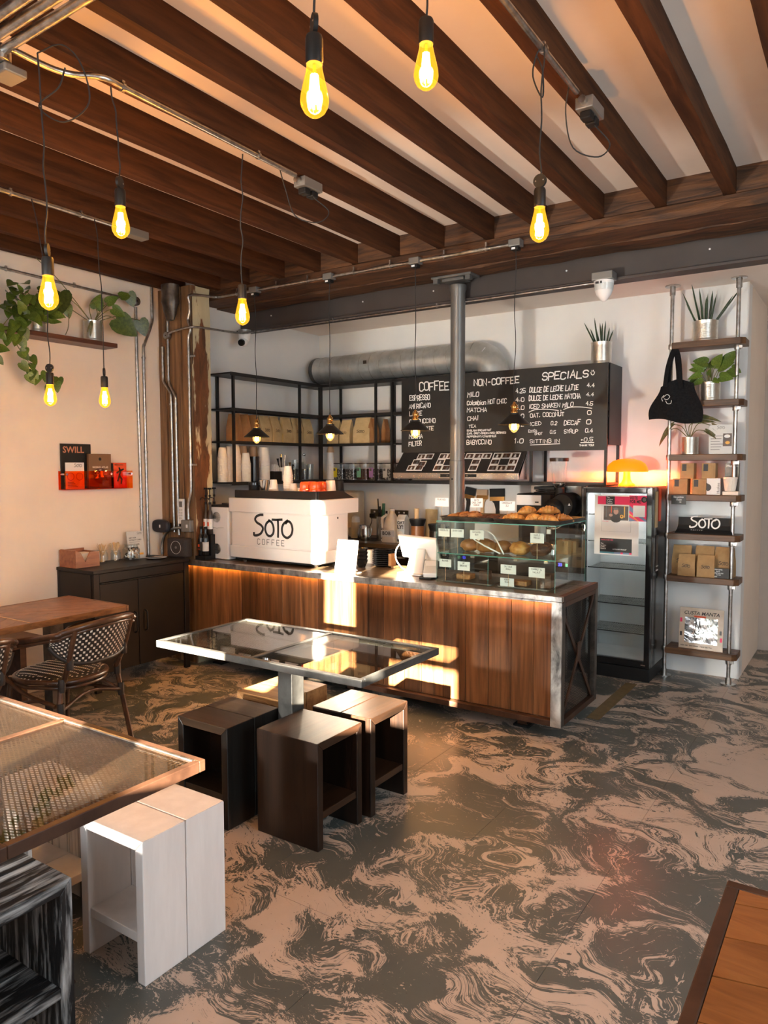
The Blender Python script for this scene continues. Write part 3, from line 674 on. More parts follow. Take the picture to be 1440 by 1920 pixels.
# ------------------------------------------------------------------ steel framed glass tables
def glass_table(label, x0, x1, y0, y1, xm, z, fmat, cell, panes, lx, ly, legw, group):
    r = thing('glass_topped_table', label, 'table', ((x0+x1)/2, (y0+y1)/2, 0), group)
    fw_, fh = .022, .032
    for a in ((x0, x1, y0, y0+fw_), (x0, x1, y1-fw_, y1)): part('frame_bar', B().box(*a, z-fh, z), fmat, r, bevel=.002)
    for a in ((x0, x0+fw_), (x1-fw_, x1)): part('frame_bar', B().box(*a, y0+fw_+.0004, y1-fw_-.0004, z-fh, z), fmat, r, bevel=.002)
    part('divider_bar', B().box(xm-.011, xm+.011, y0+fw_+.0004, y1-fw_-.0004, z-fh, z-.001), fmat, r, bevel=.0015)
    for (a, b_), msh in zip(((x0+fw_, xm-.0115), (xm+.0115, x1-fw_)), panes):
        part('glass_pane', B().box(a+.0005, b_-.0005, y0+fw_+.0005, y1-fw_-.0005, z-.010, z-.004), M['glass_t'], r)
        if msh: part('mesh_sheet', mesh_panel(B(), (a, y0+fw_, z-.013), (1, 0, 0), (0, 1, 0), b_-a, y1-y0-2*fw_, cell[0], cell[1], cell[2], (0, 0, 1)), M['galv'] if msh == 1 else M['mesh_br'], r, kind='stuff')
        bead = B()
        yb = y1-fw_
        bead.box(a, b_, yb-.007, yb, z-.0035, z+.0005)
        part('glazing_bead', bead, M['galv'] if msh != 0 else fmat, r)
    part('leg', B().box(lx-legw/2, lx+legw/2, ly-legw/2, ly+legw/2, .012, z-fh), fmat, r, bevel=.003)
    part('base_plate', B().box(lx-.20, lx+.20, ly-.16, ly+.16, 0, .012), fmat, r, bevel=.003)
    part('head_plate', B().box(lx-.18, lx+.18, ly-.14, ly+.14, z-fh-.008, z-fh-.0005), M['steel_dk'], r)
    return r
glass_table('raw steel framed glass table in the middle of the room', -2.795, -1.608, 2.265, 2.870, -2.205, .75, M['steel'], (.011, .0085, .0035), (1, 0), -2.215, 2.555, .085, 'tables with glass tops')
glass_table('brown steel framed table with expanded metal under glass in the left foreground', -2.735, -1.535, .815, 1.405, -2.17, .75, M['rust'], (.028, .0135, .0048), (2, 2), -2.17, 1.11, .085, 'tables with glass tops')

# ------------------------------------------------------------------ boarded tables
def clip(poly, x0, x1, y0, y1):
    for ax, lim, sg in ((0, x0, 1), (0, x1, -1), (1, y0, 1), (1, y1, -1)):
        out = []
        for i in range(len(poly)):
            p, q = poly[i], poly[(i+1) % len(poly)]
            ip, iq = (p[ax]-lim)*sg >= 0, (q[ax]-lim)*sg >= 0
            if ip: out.append(p)
            if ip != iq:
                t = (lim-p[ax])/(q[ax]-p[ax]); out.append((p[0]+t*(q[0]-p[0]), p[1]+t*(q[1]-p[1])))
        poly = out
        if len(poly) < 3: return []
    return poly
def area(p): return abs(sum(p[i][0]*p[(i+1) % len(p)][1]-p[(i+1) % len(p)][0]*p[i][1] for i in range(len(p))))/2
def diag_boards(r, x0, x1, y0, y1, z0, z1, ang, bw, mat):
    c, s = math.cos(ang), math.sin(ang); cx, cy = (x0+x1)/2, (y0+y1)/2
    for k in range(-14, 15):
        q = []
        for u, v in ((-2, k*bw+.0015), (2, k*bw+.0015), (2, (k+1)*bw-.0015), (-2, (k+1)*bw-.0015)):
            q.append((cx+u*c-v*s, cy+u*s+v*c))
        q = clip(q, x0, x1, y0, y1)
        if len(q) > 2 and area(q) > 2e-4: part('board', B().prism(q, z0, z1+RND.uniform(-.0005, .0003), 'z'), mat, r)
def board_table(label, x0, x1, y0, y1, z, fmat, bmat, ang, bw, divs=(), legs=True, fw_=.02, dm=None):
    r = thing('boarded_table', label, 'table', ((x0+x1)/2, (y0+y1)/2, 0))
    for a in ((x0, x1, y0, y0+fw_), (x0, x1, y1-fw_, y1)): part('frame_bar', B().box(*a, z-.035, z), fmat, r, bevel=.003)
    for a in ((x0, x0+fw_), (x1-fw_, x1)): part('frame_bar', B().box(*a, y0+fw_+.0004, y1-fw_-.0004, z-.035, z), fmat, r, bevel=.003)
    ys = [y0+fw_] + list(divs) + [y1-fw_]
    for i in range(len(ys)-1):
        a, b_ = ys[i]+.001+(.005 if i else 0), ys[i+1]-.001-(.005 if i < len(ys)-2 else 0)
        diag_boards(r, x0+fw_+.001, x1-fw_-.001, a, b_, z-.022, z-.001, ang*(1 if i % 2 == 0 else -1), bw, bmat)
    for d in divs: part('divider_strip', B().box(x0+fw_+.001, x1-fw_-.001, d-.005, d+.005, z-.03, z), dm or fmat, r)
    if legs:
        for y in (y0+.16, y1-.3):
            part('leg', B().box((x0+x1)/2-.04, (x0+x1)/2+.04, y-.04, y+.04, .012, z-.036), M['steel_dk'], r)
            part('base_plate', B().box((x0+x1)/2-.2, (x0+x1)/2+.2, y-.15, y+.15, 0, .012), M['steel_dk'], r)
    return r
board_table('wooden table with diagonal boards beside the wicker chair at the left wall', -4.245, -3.65, 1.25, 2.765, .75, M['oak'], M['oak'], -.9, .083, divs=(2.16,), fw_=.016, dm=M['brass'])
board_table('orange boarded table with brown steel edge in the lower right corner', -.215, .42, .35, 1.555, .75, M['rust'], M['oak_r'], .22, .115, legs=True, fw_=.024)
# bench seat along the left wall behind the table
bn = thing('wall_bench', 'dark wooden bench against the left wall behind the boarded table', 'bench', (-4.62, 2.0, 0))
part('seat', B().box(-4.828, -4.44, 1.0, 2.75, .42, .46), M['shelf_woody'], bn, bevel=.004)
for y in (1.2, 1.9, 2.6): part('support', B().box(-4.80, -4.50, y-.02, y+.02, 0, .42), M['shelf_woody'], bn)

# ------------------------------------------------------------------ rattan bistro chair
def bistro_chair(label):
    """faces -X, local coordinates"""
    r = thing('bistro_chair', label, 'chair', (0, 0, 0), 'wicker bistro chairs at the boarded table')
    seat_z = .445
    def seat_out(a):   # rounded outline of the seat
        x = -.02 + .225*math.copysign(abs(math.cos(a))**.75, math.cos(a)); y = .225*math.copysign(abs(math.sin(a))**.8, math.sin(a))
        return Vector((x, y*(1-.10*(x > 0)), 0))
    part('seat_frame', B().tube([seat_out(2*PI*i/32)+Vector((0, 0, seat_z-.02)) for i in range(32)], .014, 8, closed=True), M['rattan'], r, smooth=60, local=True)
    part('seat_frame', B().tube([seat_out(2*PI*i/32)*.97+Vector((0, 0, seat_z-.05)) for i in range(32)], .010, 8, closed=True), M['rattan'], r, smooth=60, local=True)
    def seat_p(u, v):
        a = 2*PI*u; p = seat_out(a)*v
        return Vector((p.x, p.y, seat_z+.012*(1-v**6)-.02*(v**10)))
    part('seat', B().grid(lambda u, v: seat_p(u, max(v, .02)*1.03), 32, 8), M['wrap'], r, smooth=60, local=True)
    b = B(); ns = 23
    for i in range(ns):
        for j in range(34):
            x = -.25 + .46*(j+.5)/34; y = -.225+.45*(i+.5)/ns
            rr = 0; q = Vector((x+.02, y, 0)); a = math.atan2(y, x+.02)
            o = seat_out(a); L_ = (o-Vector((-.02, 0, 0))).length; v = q.length/max(L_, 1e-4)
            if v > 1.02: continue
            if i % 2 and v < .86: continue
            if v >= .86 and (i+j) % 2: continue
            z = seat_z+.012*(1-v**6)-.02*(v**10)+.002
            hx, hy = .0052, .0072
            b.add([(x-hx, y-hy, z), (x+hx, y-hy, z), (x+hx*.9, y, z+.0025), (x-hx*.9, y, z+.0025), (x-hx, y+hy, z), (x+hx, y+hy, z)], [(0, 1, 2, 3), (3, 2, 5, 4)])
    b.flat = True
    part('seat_weave', b, M['weave_w'], r, kind='stuff', local=True)
    # curved back
    def arc(t):   # t -1..1 around the back
        a = t*1.12
        return Vector((.07+.22*math.cos(a), .275*math.sin(a)/math.sin(1.12)*1.0, 0))
    def rim_z(t): return .755 - .06*abs(t)**2.2
    def low_z(t): return .535 + .115*abs(t)**3
    def back(t, s, out=0):
        p = arc(t); zz = low_z(t)+(rim_z(t)-low_z(t))*s
        lean = (zz-.55)*.30
        return Vector((p.x+lean+out*math.cos(t), p.y*(1+.10*(zz-.55)), zz))
    part('back_panel', B().grid(lambda u, v: back(-1+2*u, v), 28, 6), M['wrap'], r, smooth=60, local=True)
    b = B(); nu, nv = 38, 13
    for side in (.0035, -.0035):
        for i in range(nu):
            for j in range(nv):
                if (i+j) % 2: continue
                t0, t1 = -1+2*(i+.16)/nu, -1+2*(i+.84)/nu; s0, s1 = (j+.14)/nv, (j+.86)/nv
                b.add([back(t0, s0, side), back(t1, s0, side), back(t1, s1, side), back(t0, s1, side)], [(0, 1, 2, 3)])
    b.flat = True
    part('back_weave', b, M['weave_w'], r, kind='stuff', local=True)
    rim = [back(-1+2*i/24, 1.0) for i in range(25)]
    rim = [Vector((-.235, -.262, .60)), Vector((-.16, -.285, .628)), Vector((-.05, -.290, .652))] + [p*1.0 for p in rim[1:-1]] + [Vector((-.05, .290, .652)), Vector((-.16, .285, .628)), Vector((-.235, .262, .60))]
    front_l = [Vector((-.235, -.262, .60)), Vector((-.262, -.255, .575)), Vector((-.262, -.245, .53)), Vector((-.235, -.235, .47)), Vector((-.20, -.225, .425))]
    rimc = curve(front_l[::-1][:-1] + rim + [Vector((p.x, -p.y, p.z)) for p in front_l[1:]], 3)
    part('rim_and_arms', B().tube(rimc, .0165, 8), M['rattan'], r, smooth=60, local=True)
    part('rim_second_cane', B().tube([p+Vector((-.004, 0, -.024)) for p in curve(rim, 3)], .010, 8), M['rattan'], r, smooth=60, local=True)
    part('back_lower_cane', B().tube([back(-1+2*i/24, -.02) for i in range(25)], .012, 8), M['wrap'], r, smooth=60, local=True)
    for s in (-1, 1):
        tp = back(s*.62, .96, .006)
        leg = curve([tp, back(s*.62, 0, .004), Vector((.195, s*.185, .445)), Vector((.185, s*.20, .40)), Vector((.215, s*.265, 0))], 4)
        part('rear_leg', B().tube(leg, .0145, 8), M['rattan'], r, smooth=60, local=True)
        part('front_leg', B().tube(curve([(-.195, s*.19, .43), (-.215, s*.20, .2), (-.225, s*.205, 0)], 3), .014, 8), M['rattan'], r, smooth=60, local=True)
        part('side_stretcher', B().tube(curve([(.195, s*.20, .30), (0, s*.17, .31), (-.205, s*.195, .27)], 4), .0095, 8), M['rattan'], r, smooth=60, local=True)
        part('seat_brace', B().tube(curve([(.19, s*.20, .30), (.10, s*.13, .37), (.02, s*.06, .42)], 4), .009, 8), M['rattan'], r, smooth=60, local=True)
        part('arm_brace', B().tube(curve([(-.225, s*.238, .455), (-.05, s*.225, .36), (.15, s*.205, .31)], 4), .0115, 8), M['rattan'], r, smooth=60, local=True)
        for z, x, y in ((.30, .197, .212), (.425, .19, .195), (.55, .245, .19)):
            part('binding', B().lathe([(.0175, -.035), (.019, -.02), (.019, .02), (.0175, .035)], (x, s*y, z), 10), M['wrap'], r, smooth=60, local=True)
    part('rear_stretcher', B().tube(curve([(.20, -.20, .30), (.17, 0, .34), (.20, .20, .30)], 4), .0095, 8), M['rattan'], r, smooth=60, local=True)
    return r
c1 = bistro_chair('black and cream woven bistro chair seen whole, nearest the dark cabinet')
c2 = dup(c1, (-3.72, 1.70, 0), .02, 'black and cream woven bistro chair cut off by the left edge')
c1.location = (-3.715, 2.385, 0); c1.rotation_euler = (0, 0, .16)
# ------------------------------------------------------------------ hanging edison bulbs
def edison(label, x, y, zb, ztop, disc=0.0, wob=.004, loops=None, hook=None):
    """zb: tip of the glass; ztop: where the flex leaves the conduit"""
    r = thing('pendant_bulb', label, 'lamp', (x, y, zb), 'bare edison bulbs hanging from the joists')
    L_ = .118
    prof = [(.0022, 0), (.012, .004), (.0225, .012), (.0295, .024), (.032, .036), (.0305, .05), (.026, .07), (.0205, .092), (.0175, .106), (.0168, L_)]
    part('glass', B().lathe([(a, h+zb) for a, h in prof], (x, y, 0), 20, caps=False), M['bulb'], r, smooth=80)
    f = B()
    for k in range(8):
        a = 2*PI*k/8
        f.tube([(x+.0065*math.cos(a), y+.0065*math.sin(a), zb+.092), (x+.0125*math.cos(a), y+.0125*math.sin(a), zb+.024)], .0028, 5)
    part('filament', f, M['fil'], r)
    part('glass_stem', B().lathe([(.008, zb+.09), (.004, zb+.10), (.003, zb+.117)], (x, y, 0), 8), M['bulb'], r)
    zs = zb+L_+.002
    part('lamp_holder', B().lathe([(.0185, zs-.006), (.0195, zs), (.0195, zs+.048), (.017, zs+.055), (.006, zs+.057)], (x, y, 0), 18), M['black_mt'], r, smooth=50)
    zt = zs+.057
    dz = .046 if disc >= 0 else .0
    if disc >= 0:
        ax = Vector((math.cos(disc), math.sin(disc), 0))
        c = Vector((x, y, zt+.022)); d = part('cord_grip', B().tube([c-ax*.005, c+ax*.005], [.022, .022], 18), M['black_mt'], r, smooth=40)
        sd = Vector((-ax.y, ax.x, 0))
        part('screw', B().tube([c+sd*.013+ax*.005, c+sd*.013+ax*.0062], .0025, 6).tube([c-sd*.013-ax*.0062, c-sd*.013-ax*.005], .0025, 6).tube([c+sd*.013-ax*.0062, c+sd*.013-ax*.005], .0025, 6), M['chrome'], d)
    hx, hy = hook or (x, y)
    n = 9; pts = [(x, y, zt-.002)]
    for i in range(1, n):
        t = i/n; pts.append((x+(hx-x)*t**3+wob*math.sin(i*1.9+x*7), y+(hy-y)*t**3+wob*math.cos(i*2.3+y*5), zt+(ztop-zt)*t))
    pts.append((hx, hy, ztop))
    part('flex', B().tube(curve(pts, 4), .0028, 6), M['rubber'], r, smooth=60)
    for lp in (loops or []): part('flex_loop', B().tube(curve(lp, 6), .0028, 6), M['rubber'], r, smooth=60)
    ld = bpy.data.lights.new('bulb_light', 'POINT'); ld.energy = 12.5; ld.color = (1.0, .53, .19); ld.shadow_soft_size = .02
    o = bpy.data.objects.new('bulb_light', ld); COL.objects.link(o); o.parent = r; o.location = (0, 0, .06)
    return r
CZ = 2.955
edison('largest hanging edison bulb at the top centre of the picture', -1.05, 1.309, 2.332, 2.96, disc=.9, hook=(-1.0, 1.36))
edison('second hanging edison bulb at the top, right of the largest one', -.985, 1.681, 2.525, 2.96, disc=-1, hook=(-.98, 1.70))
edison('hanging edison bulb in front of the steel beam at the right', -.95, 2.364, 2.307, CZ, disc=1.6, hook=(-.955, 2.40),
       loops=[[(-.955, 2.40, CZ), (-.975, 2.385, CZ-.03), (-.985, 2.38, CZ-.10), (-.955, 2.39, CZ-.17), (-.96, 2.40, CZ-.08), (-.985, 2.41, CZ-.02)]])
edison('hanging edison bulb at the left with light grey cord grip above the plant shelf', -2.33, 1.475, 2.093, 2.93, disc=.75, hook=(-2.345, 1.47),
       loops=[[(-2.345, 1.47, 2.93), (-2.30, 1.53, 2.97), (-2.27, 1.58, 2.92), (-2.26, 1.60, 2.80), (-2.30, 1.53, 2.72), (-2.345, 1.47, 2.76), (-2.31, 1.52, 2.83), (-2.30, 1.54, 2.90)]])
edison('hanging edison bulb below the end of the left conduit, in front of dark joists', -2.31, 1.754, 2.395, 2.93, disc=.4, hook=(-2.33, 1.74))
edison('hanging edison bulb in front of the timber pillar', -2.34, 2.401, 2.188, 2.93, disc=-1, hook=(-2.345, 2.42))
edison('small hanging edison bulb directly under the plant shelf', -3.6, 2.272, 1.882, 2.95, disc=2.0, hook=(-3.68, 2.25))
edison('small hanging edison bulb right of the plant shelf', -3.6, 2.60, 1.895, 2.95, disc=.8, hook=(-3.68, 2.62))
# ------------------------------------------------------------------ conduits and boxes on the joists
def conduit(label, pts, r=.010, clips=(), cat='conduit', mat=None, k=4, box=None, extra=None, name='conduit_pipe', group=None):
    p0 = Vector(pts[0]); t = thing(name, label, cat, p0, group)
    part('pipe', B().tube(curve(pts, k) if k > 1 else pts, r, 10), mat or M['galv'], t, smooth=60)
    for c in clips:
        c, d = Vector(c[:3]), c[3]
        part('saddle_clip', B().tube([c-Vector(d)*.006, c+Vector(d)*.006], r*1.45, 10).box(c.x-.006, c.x+.006, c.y-.006, c.y+.006, c.z+r, c.z+r+.012), M['galv'], t, smooth=40)
    return t
def joist_box(label, x, y, z, plugs=True):
    r = thing('socket_box', label, 'socket', (x, y, z))
    part('box', B().box(x-.035, x+.035, y-.07, y+.07, z-.045, z), M['grey_pl'], r, bevel=.004)
    part('gland', B().tube([(x, y-.07, z-.02), (x, y-.095, z-.02)], .015, 10), M['galv'], r, smooth=50)
    if plugs:
        for dy in (-.03, .03):
            part('plug', B().box(x-.022, x+.022, y+dy-.022, y+dy+.022, z-.075, z-.0455), M['black'], r, bevel=.005)
        part('flex', B().tube(curve([(x+.01, y+.03, z-.074), (x+.05, y+.10, z-.13), (x+.02, y+.05, z-.19), (x-.05, y-.04, z-.17), (x-.06, y-.10, z-.06), (x-.01, y-.2, z-.0)], 6), .0028, 6), M['rubber'], r, smooth=60)
    return r
yv = (0, 1, 0)
conduit('galvanised conduit along the joist above the right bulb', [(-.965, .6, CZ), (-.965, 1.8, CZ), (-.965, 2.75, CZ-.004)], .011, [(-.965, 1.5, CZ, yv), (-.965, 2.42, CZ, yv)])
joist_box('grey socket box with two black plugs at the end of the right conduit', -.965, 2.90, CZ+.015)
conduit('galvanised conduit along the joists over the left table', [(-2.42, 1.42, CZ-.01), (-2.42, 1.56, CZ-.01), (-2.40, 1.64, CZ-.006), (-2.34, 1.72, CZ), (-2.34, 1.85, CZ), (-2.345, 2.4, CZ), (-2.35, 2.78, CZ)], .011, [(-2.34, 1.80, CZ, yv), (-2.345, 2.52, CZ, yv)])
joist_box('grey socket box with two black plugs at the end of the middle conduit', -2.37, 2.90, CZ+.015)
conduit('galvanised conduit along the joists near the left wall', [(-3.70, 1.2, CZ), (-3.70, 2.1, CZ), (-3.70, 2.80, CZ)], .011, [(-3.70, 2.15, CZ, yv), (-3.70, 2.55, CZ, yv)])
joist_box('grey socket box at the end of the left conduit', -3.71, 2.92, CZ+.015, plugs=False)
for k, dy in enumerate((0, .052, .104)):
    conduit(('thick galvanised conduit in the upper left corner, %s of three' % ('nearest', 'middle', 'farthest')[k]), [(-2.50, 1.30+dy, CZ-.02), (-1.4, 1.27+dy, CZ-.02), (-.4, 1.25+dy, CZ-.02)], .0165, k=1)
tb = thing('conduit_junction_box', 'round galvanised junction box where three thick conduits end, upper left', 'junction box', (-2.44, 1.40, CZ-.03))
part('box', B().lathe([(.035, CZ-.055), (.042, CZ-.05), (.042, CZ-.004), (.03, CZ)], (-2.46, 1.40, 0), 16), M['galv'], tb, smooth=50)
part('socket', B().box(-2.52, -2.42, 1.40, 1.48, CZ-.085, CZ-.056), M['grey_pl'], tb, bevel=.006)
# conduit with four boxes and four shaded pendants over the counter
PY, PZ = 4.22, 2.905
hx = [-3.979, -3.265, -2.55, -1.845]
cr = thing('lighting_conduit', 'horizontal galvanised conduit with four boxes under the timber beam', 'conduit', (-3.2, PY, PZ))
xs_ = [-4.36] + hx
for i in range(4):
    part('pipe', B().tube([(xs_[i]+(.03 if i else 0), PY, PZ), (hx[i]-.03, PY, PZ)], .0105, 10), M['galv'], cr, smooth=60)
    part('box', B().box(hx[i]-.038, hx[i]+.038, PY-.03, PY+.03, PZ-.02, PZ+.022), M['grey_pl'], cr, bevel=.004)
    part('cord_outlet', B().box(hx[i]-.024, hx[i]+.024, PY-.022, PY+.022, PZ-.042, PZ-.0205), M['black'], cr, bevel=.003)
    part('outlet_label', B().box(hx[i]-.018, hx[i]+.006, PY-.0235, PY-.0222, PZ-.038, PZ-.026), M['paper'], cr)
    for f in (.3, .72) if i else (.5,):
        x = xs_[i]+(hx[i]-xs_[i])*f
        part('saddle_clip', B().tube([(x-.006, PY, PZ), (x+.006, PY, PZ)], .015, 10).box(x-.005, x+.005, PY-.004, PY+.004, PZ+.01, PZ+.04), M['galv'], cr, smooth=40)
part('pipe', B().tube(curve([(-4.36, PY, PZ), (-4.40, PY-.02, PZ), (-4.435, 3.985, PZ-.02), (-4.442, 3.982, PZ-.08)], 5), .0105, 10), M['galv'], cr, smooth=60)
part('pipe', B().tube(curve([(-4.442, 3.982, PZ-.08), (-4.445, 3.982, 2.75), (-4.460, 3.982, 2.70), (-4.436, 3.982, 2.62), (-4.460, 3.982, 2.56), (-4.460, 3.982, 2.4), (-4.460, 3.982, 1.7), (-4.460, 3.982, 1.40), (-4.47, 3.982, 1.34), (-4.495, 3.982, 1.25), (-4.495, 3.982, 1.15)], 5), .0105, 10), M['galv'], cr, smooth=60)
for z in (2.42, 1.58): part('saddle_clip', B().tube([(-4.460, 3.982, z-.006), (-4.460, 3.982, z+.006)], .015, 10).box(-4.46, -4.404, 3.985, 3.998, z-.007, z+.007), M['galv'], cr, smooth=40)
def shade_lamp(label, x, zb):
    r = thing('shade_pendant', label, 'lamp', (x, PY, zb), 'pendants with small black shades over the counter')
    z = zb
    part('shade', B().lathe([(.098, z+.048), (.1, z+.050), (.034, z+.108), (.030, z+.112), (.026, z+.110), (.030, z+.104), (.094, z+.050)], (x, PY, 0), 28, caps=False), M['black_mt'], r, smooth=50)
    part('shade_collar', B().lathe([(.030, z+.108), (.032, z+.114), (.030, z+.120), (.012, z+.122)], (x, PY, 0), 18), M['black_mt'], r, smooth=50)
    part('brass_holder', B().lathe([(.021, z+.118), (.022, z+.13), (.019, z+.134), (.019, z+.155), (.0225, z+.157), (.0225, z+.163), (.014, z+.172), (.006, z+.186), (.004, z+.19)], (x, PY, 0), 18), M['brass'], r, smooth=50)
    part('brass_switch', B().tube([(x+.019, PY-.006, z+.146), (x+.031, PY-.009, z+.146)], [.003, .005], 8), M['brass'], r)
    part('bulb', B().lathe([(.002, z), (.012, z+.004), (.027, z+.022), (.032, z+.038), (.030, z+.055), (.022, z+.075), (.014, z+.095)], (x, PY, 0), 18, caps=False), M['bulb2'], r, smooth=80)
    f = B()
    for k in range(6):
        a = 2*PI*k/6
        f.tube([(x+.010*math.cos(a), PY+.010*math.sin(a), z+.07), (x+.017*math.cos(a+.5), PY+.017*math.sin(a+.5), z+.02)], .0018, 5)
    part('filament', f, M['fil2'], r)
    part('strain_relief', B().lathe([(.005, z+.188), (.003, z+.21)], (x, PY, 0), 8), M['rubber'], r)
    pts = [(x + .004*math.sin(i*1.3+x*5), PY+.004*math.cos(i*1.7+x*3), z+.20+(PZ-.04-z-.20)*i/9) for i in range(10)]
    part('flex', B().tube(curve(pts, 4), .0026, 6), M['rubber'], r, smooth=60)
    ld = bpy.data.lights.new('pendant_light', 'POINT'); ld.energy = 3.0; ld.color = (1.0, .55, .20); ld.shadow_soft_size = .02
    o = bpy.data.objects.new('pendant_light', ld); COL.objects.link(o); o.parent = r; o.location = (0, 0, .04)
for x, z, lb in zip(hx, (1.742, 1.748, 1.752, 1.770), ('first black cone pendant from the left, in front of the left wall shelves', 'second black cone pendant from the left, in front of coffee bags', 'third black cone pendant, in front of the coffee list on the chalkboard', 'fourth black cone pendant, in front of the price column of the chalkboard')):
    shade_lamp(lb, x, z)
# ------------------------------------------------------------------ conduits on the left wall and the pillar
wx = XL+.014
conduit('left one of two galvanised pipes down the left wall', [(wx, 3.775, 2.80), (wx, 3.775, 2.4), (wx, 3.785, 1.6), (wx, 3.79, .862)], .0115, [(wx, 3.78, 2.0, (0, 0, 1)), (wx, 3.788, 1.25, (0, 0, 1))])
jb = thing('wall_junction_box', 'round galvanised junction box high on the left wall', 'junction box', (wx, 3.775, 2.82))
part('box', B().lathe([(.032, 0), (.034, .004), (.034, .03), (.030, .034)], (XL, 3.775, 2.845), 16, axis='x'), M['galv'], jb, smooth=50)
part('lid_screw', B().cyl((XL+.034, 3.775, 2.845), (XL+.037, 3.775, 2.845), .006, 8), M['steel_dk'], jb)
conduit('galvanised conduit along the top of the left wall', [(wx, 1.2, 2.875), (wx, 2.6, 2.87), (wx, 3.2, 2.86), (wx, 3.745, 2.85)], .0095, [(wx, 2.75, 2.868, yv), (wx, 3.25, 2.86, yv)])
conduit('right one of two galvanised pipes down the left wall, bent at the top', [(wx, 3.93, 3.0), (wx, 3.93, 2.80), (wx, 3.925, 2.70), (wx, 3.85, 2.52), (wx, 3.84, 2.44), (wx, 3.842, 1.6), (wx, 3.845, .858)], .0115, [(wx, 3.84, 2.42, (0, 0, 1)), (wx, 3.843, 1.68, (0, 0, 1))])
py_ = 3.985
conduit('galvanised pipe with double bend on the left edge of the pillar', [(-4.765, py_, 2.52), (-4.765, py_, 2.30), (-4.755, py_, 2.24), (-4.69, py_, 2.16), (-4.675, py_, 2.08), (-4.672, py_, 1.5), (-4.668, py_, 1.04)], .0105, [(-4.675, py_, 2.06, (0, 0, 1)), (-4.67, py_, 1.45, (0, 0, 1))])
conduit('second galvanised pipe with double bend on the pillar', [(-4.71, py_, 2.86), (-4.70, py_, 2.75), (-4.70, py_, 2.5), (-4.70, py_, 2.30), (-4.69, py_, 2.22), (-4.63, py_, 2.13), (-4.622, py_, 2.06), (-4.62, py_, 1.5), (-4.612, py_, 1.02)], .0105, [(-4.622, py_, 2.06, (0, 0, 1)), (-4.62, py_, 1.45, (0, 0, 1))])
j2 = thing('pillar_junction_box', 'small round galvanised junction box high on the pillar', 'junction box', (-4.70, py_, 2.60))
part('box', B().lathe([(.028, -.022), (.030, -.018), (.030, .012)], (-4.70, py_, 2.60), 14, axis='y'), M['galv'], j2, smooth=50)
part('lid_screw', B().cyl((-4.70, py_-.025, 2.60), (-4.70, py_-.022, 2.60), .006, 8), M['steel_dk'], j2)
conduit('thin galvanised pipe running from the pillar to the white camera', [(-4.67, py_-.01, 2.615), (-4.60, 3.958, 2.62), (-4.44, 3.948, 2.63), (-4.385, 4.02, 2.64), (-4.395, 4.45, 2.66), (-4.42, 4.66, 2.70)], .008, k=4)
sk = thing('pillar_socket_box', 'grey metal socket box on the pillar above the black speaker', 'socket', (-4.475, 3.97, 1.06))
part('box', B().box(-4.555, -4.452, 3.955, 3.997, 1.05, 1.145), M['grey_pl'], sk, bevel=.005)
part('switch', B().box(-4.492, -4.476, 3.950, 3.955, 1.085, 1.11), M['white'], sk)
part('flexible_conduit', B().tube(curve([(-4.555, 3.965, 1.08), (-4.62, 3.955, 1.075), (-4.72, 3.945, 1.03), (-4.765, 3.945, .95), (-4.77, 3.945, .858)], 6), .012, 8), M['galv'], sk, smooth=60)
rm = thing('remote_control', 'white remote control in holder on the pillar', 'remote', (-4.575, 3.975, 1.11))
part('body', B().box(-4.605, -4.545, 3.975, 3.996, 1.11, 1.31), M['white'], rm, bevel=.006)
part('display', B().box(-4.592, -4.558, 3.9735, 3.975, 1.245, 1.29), M['ink_g'], rm)
for i in range(4):
    for j in range(2): part('button', B().box(-4.592+.02*j, -4.578+.02*j, 3.9725, 3.975, 1.15+.022*i, 1.162+.022*i), M['bag_lbl_w'], rm)
# ------------------------------------------------------------------ cameras under the steel beam
cm = thing('dome_camera', 'white dome camera under the steel beam at the right', 'camera', (-1.44, 4.655, 2.60))
part('back_box', B().box(-1.505, -1.375, 4.60, 4.70, 2.715, 2.765), M['grey_pl'], cm, bevel=.005)
part('dome', B().lathe([(.004, 2.588), (.02, 2.596), (.045, 2.63), (.056, 2.665), (.060, 2.70), (.060, 2.714)], (-1.44, 4.65, 0), 20), M['white'], cm, smooth=60)
part('window', B().lathe([(.054, 2.655), (.0572, 2.665), (.0605, 2.695)], (-1.44, 4.6495, 0), 20, caps=False), M['glass_f'], cm, smooth=60)
part('label_marks', B().box(-1.475, -1.455, 4.589, 4.5915, 2.690, 2.704).box(-1.445, -1.435, 4.587, 4.590, 2.690, 2.704), M['ink'], cm)
c2_ = thing('turret_camera', 'white turret camera beside the pillar, under the left end of the steel beam', 'camera', (-4.52, 4.64, 2.58))
part('mount', B().lathe([(.05, 2.700), (.055, 2.708), (.055, 2.722)], (-4.50, 4.64, 0), 18), M['grey_pl'], c2_, smooth=50)
part('body', B().lathe([(.052, 2.699), (.050, 2.66), (.042, 2.635), (.03, 2.62)], (-4.50, 4.64, 0), 18), M['white'], c2_, smooth=60)
part('eye_ball', B().blob((-4.50, 4.625, 2.625), .042, .042, .042, 0, 0, 16, 10), M['white'], c2_, smooth=80)
part('lens', B().tube([(-4.488, 4.592, 2.612), (-4.482, 4.576, 2.605)], [.030, .028], 14), M['blackgl'], c2_, smooth=50)
conduit('thin galvanised pipe along the lower edge of the steel beam', [(-4.44, 4.70, 2.712), (-3.0, 4.70, 2.714), (-1.51, 4.68, 2.718)], .007, [(-3.6, 4.70, 2.713, XR), (-2.66, 4.70, 2.714, XR)], k=1)
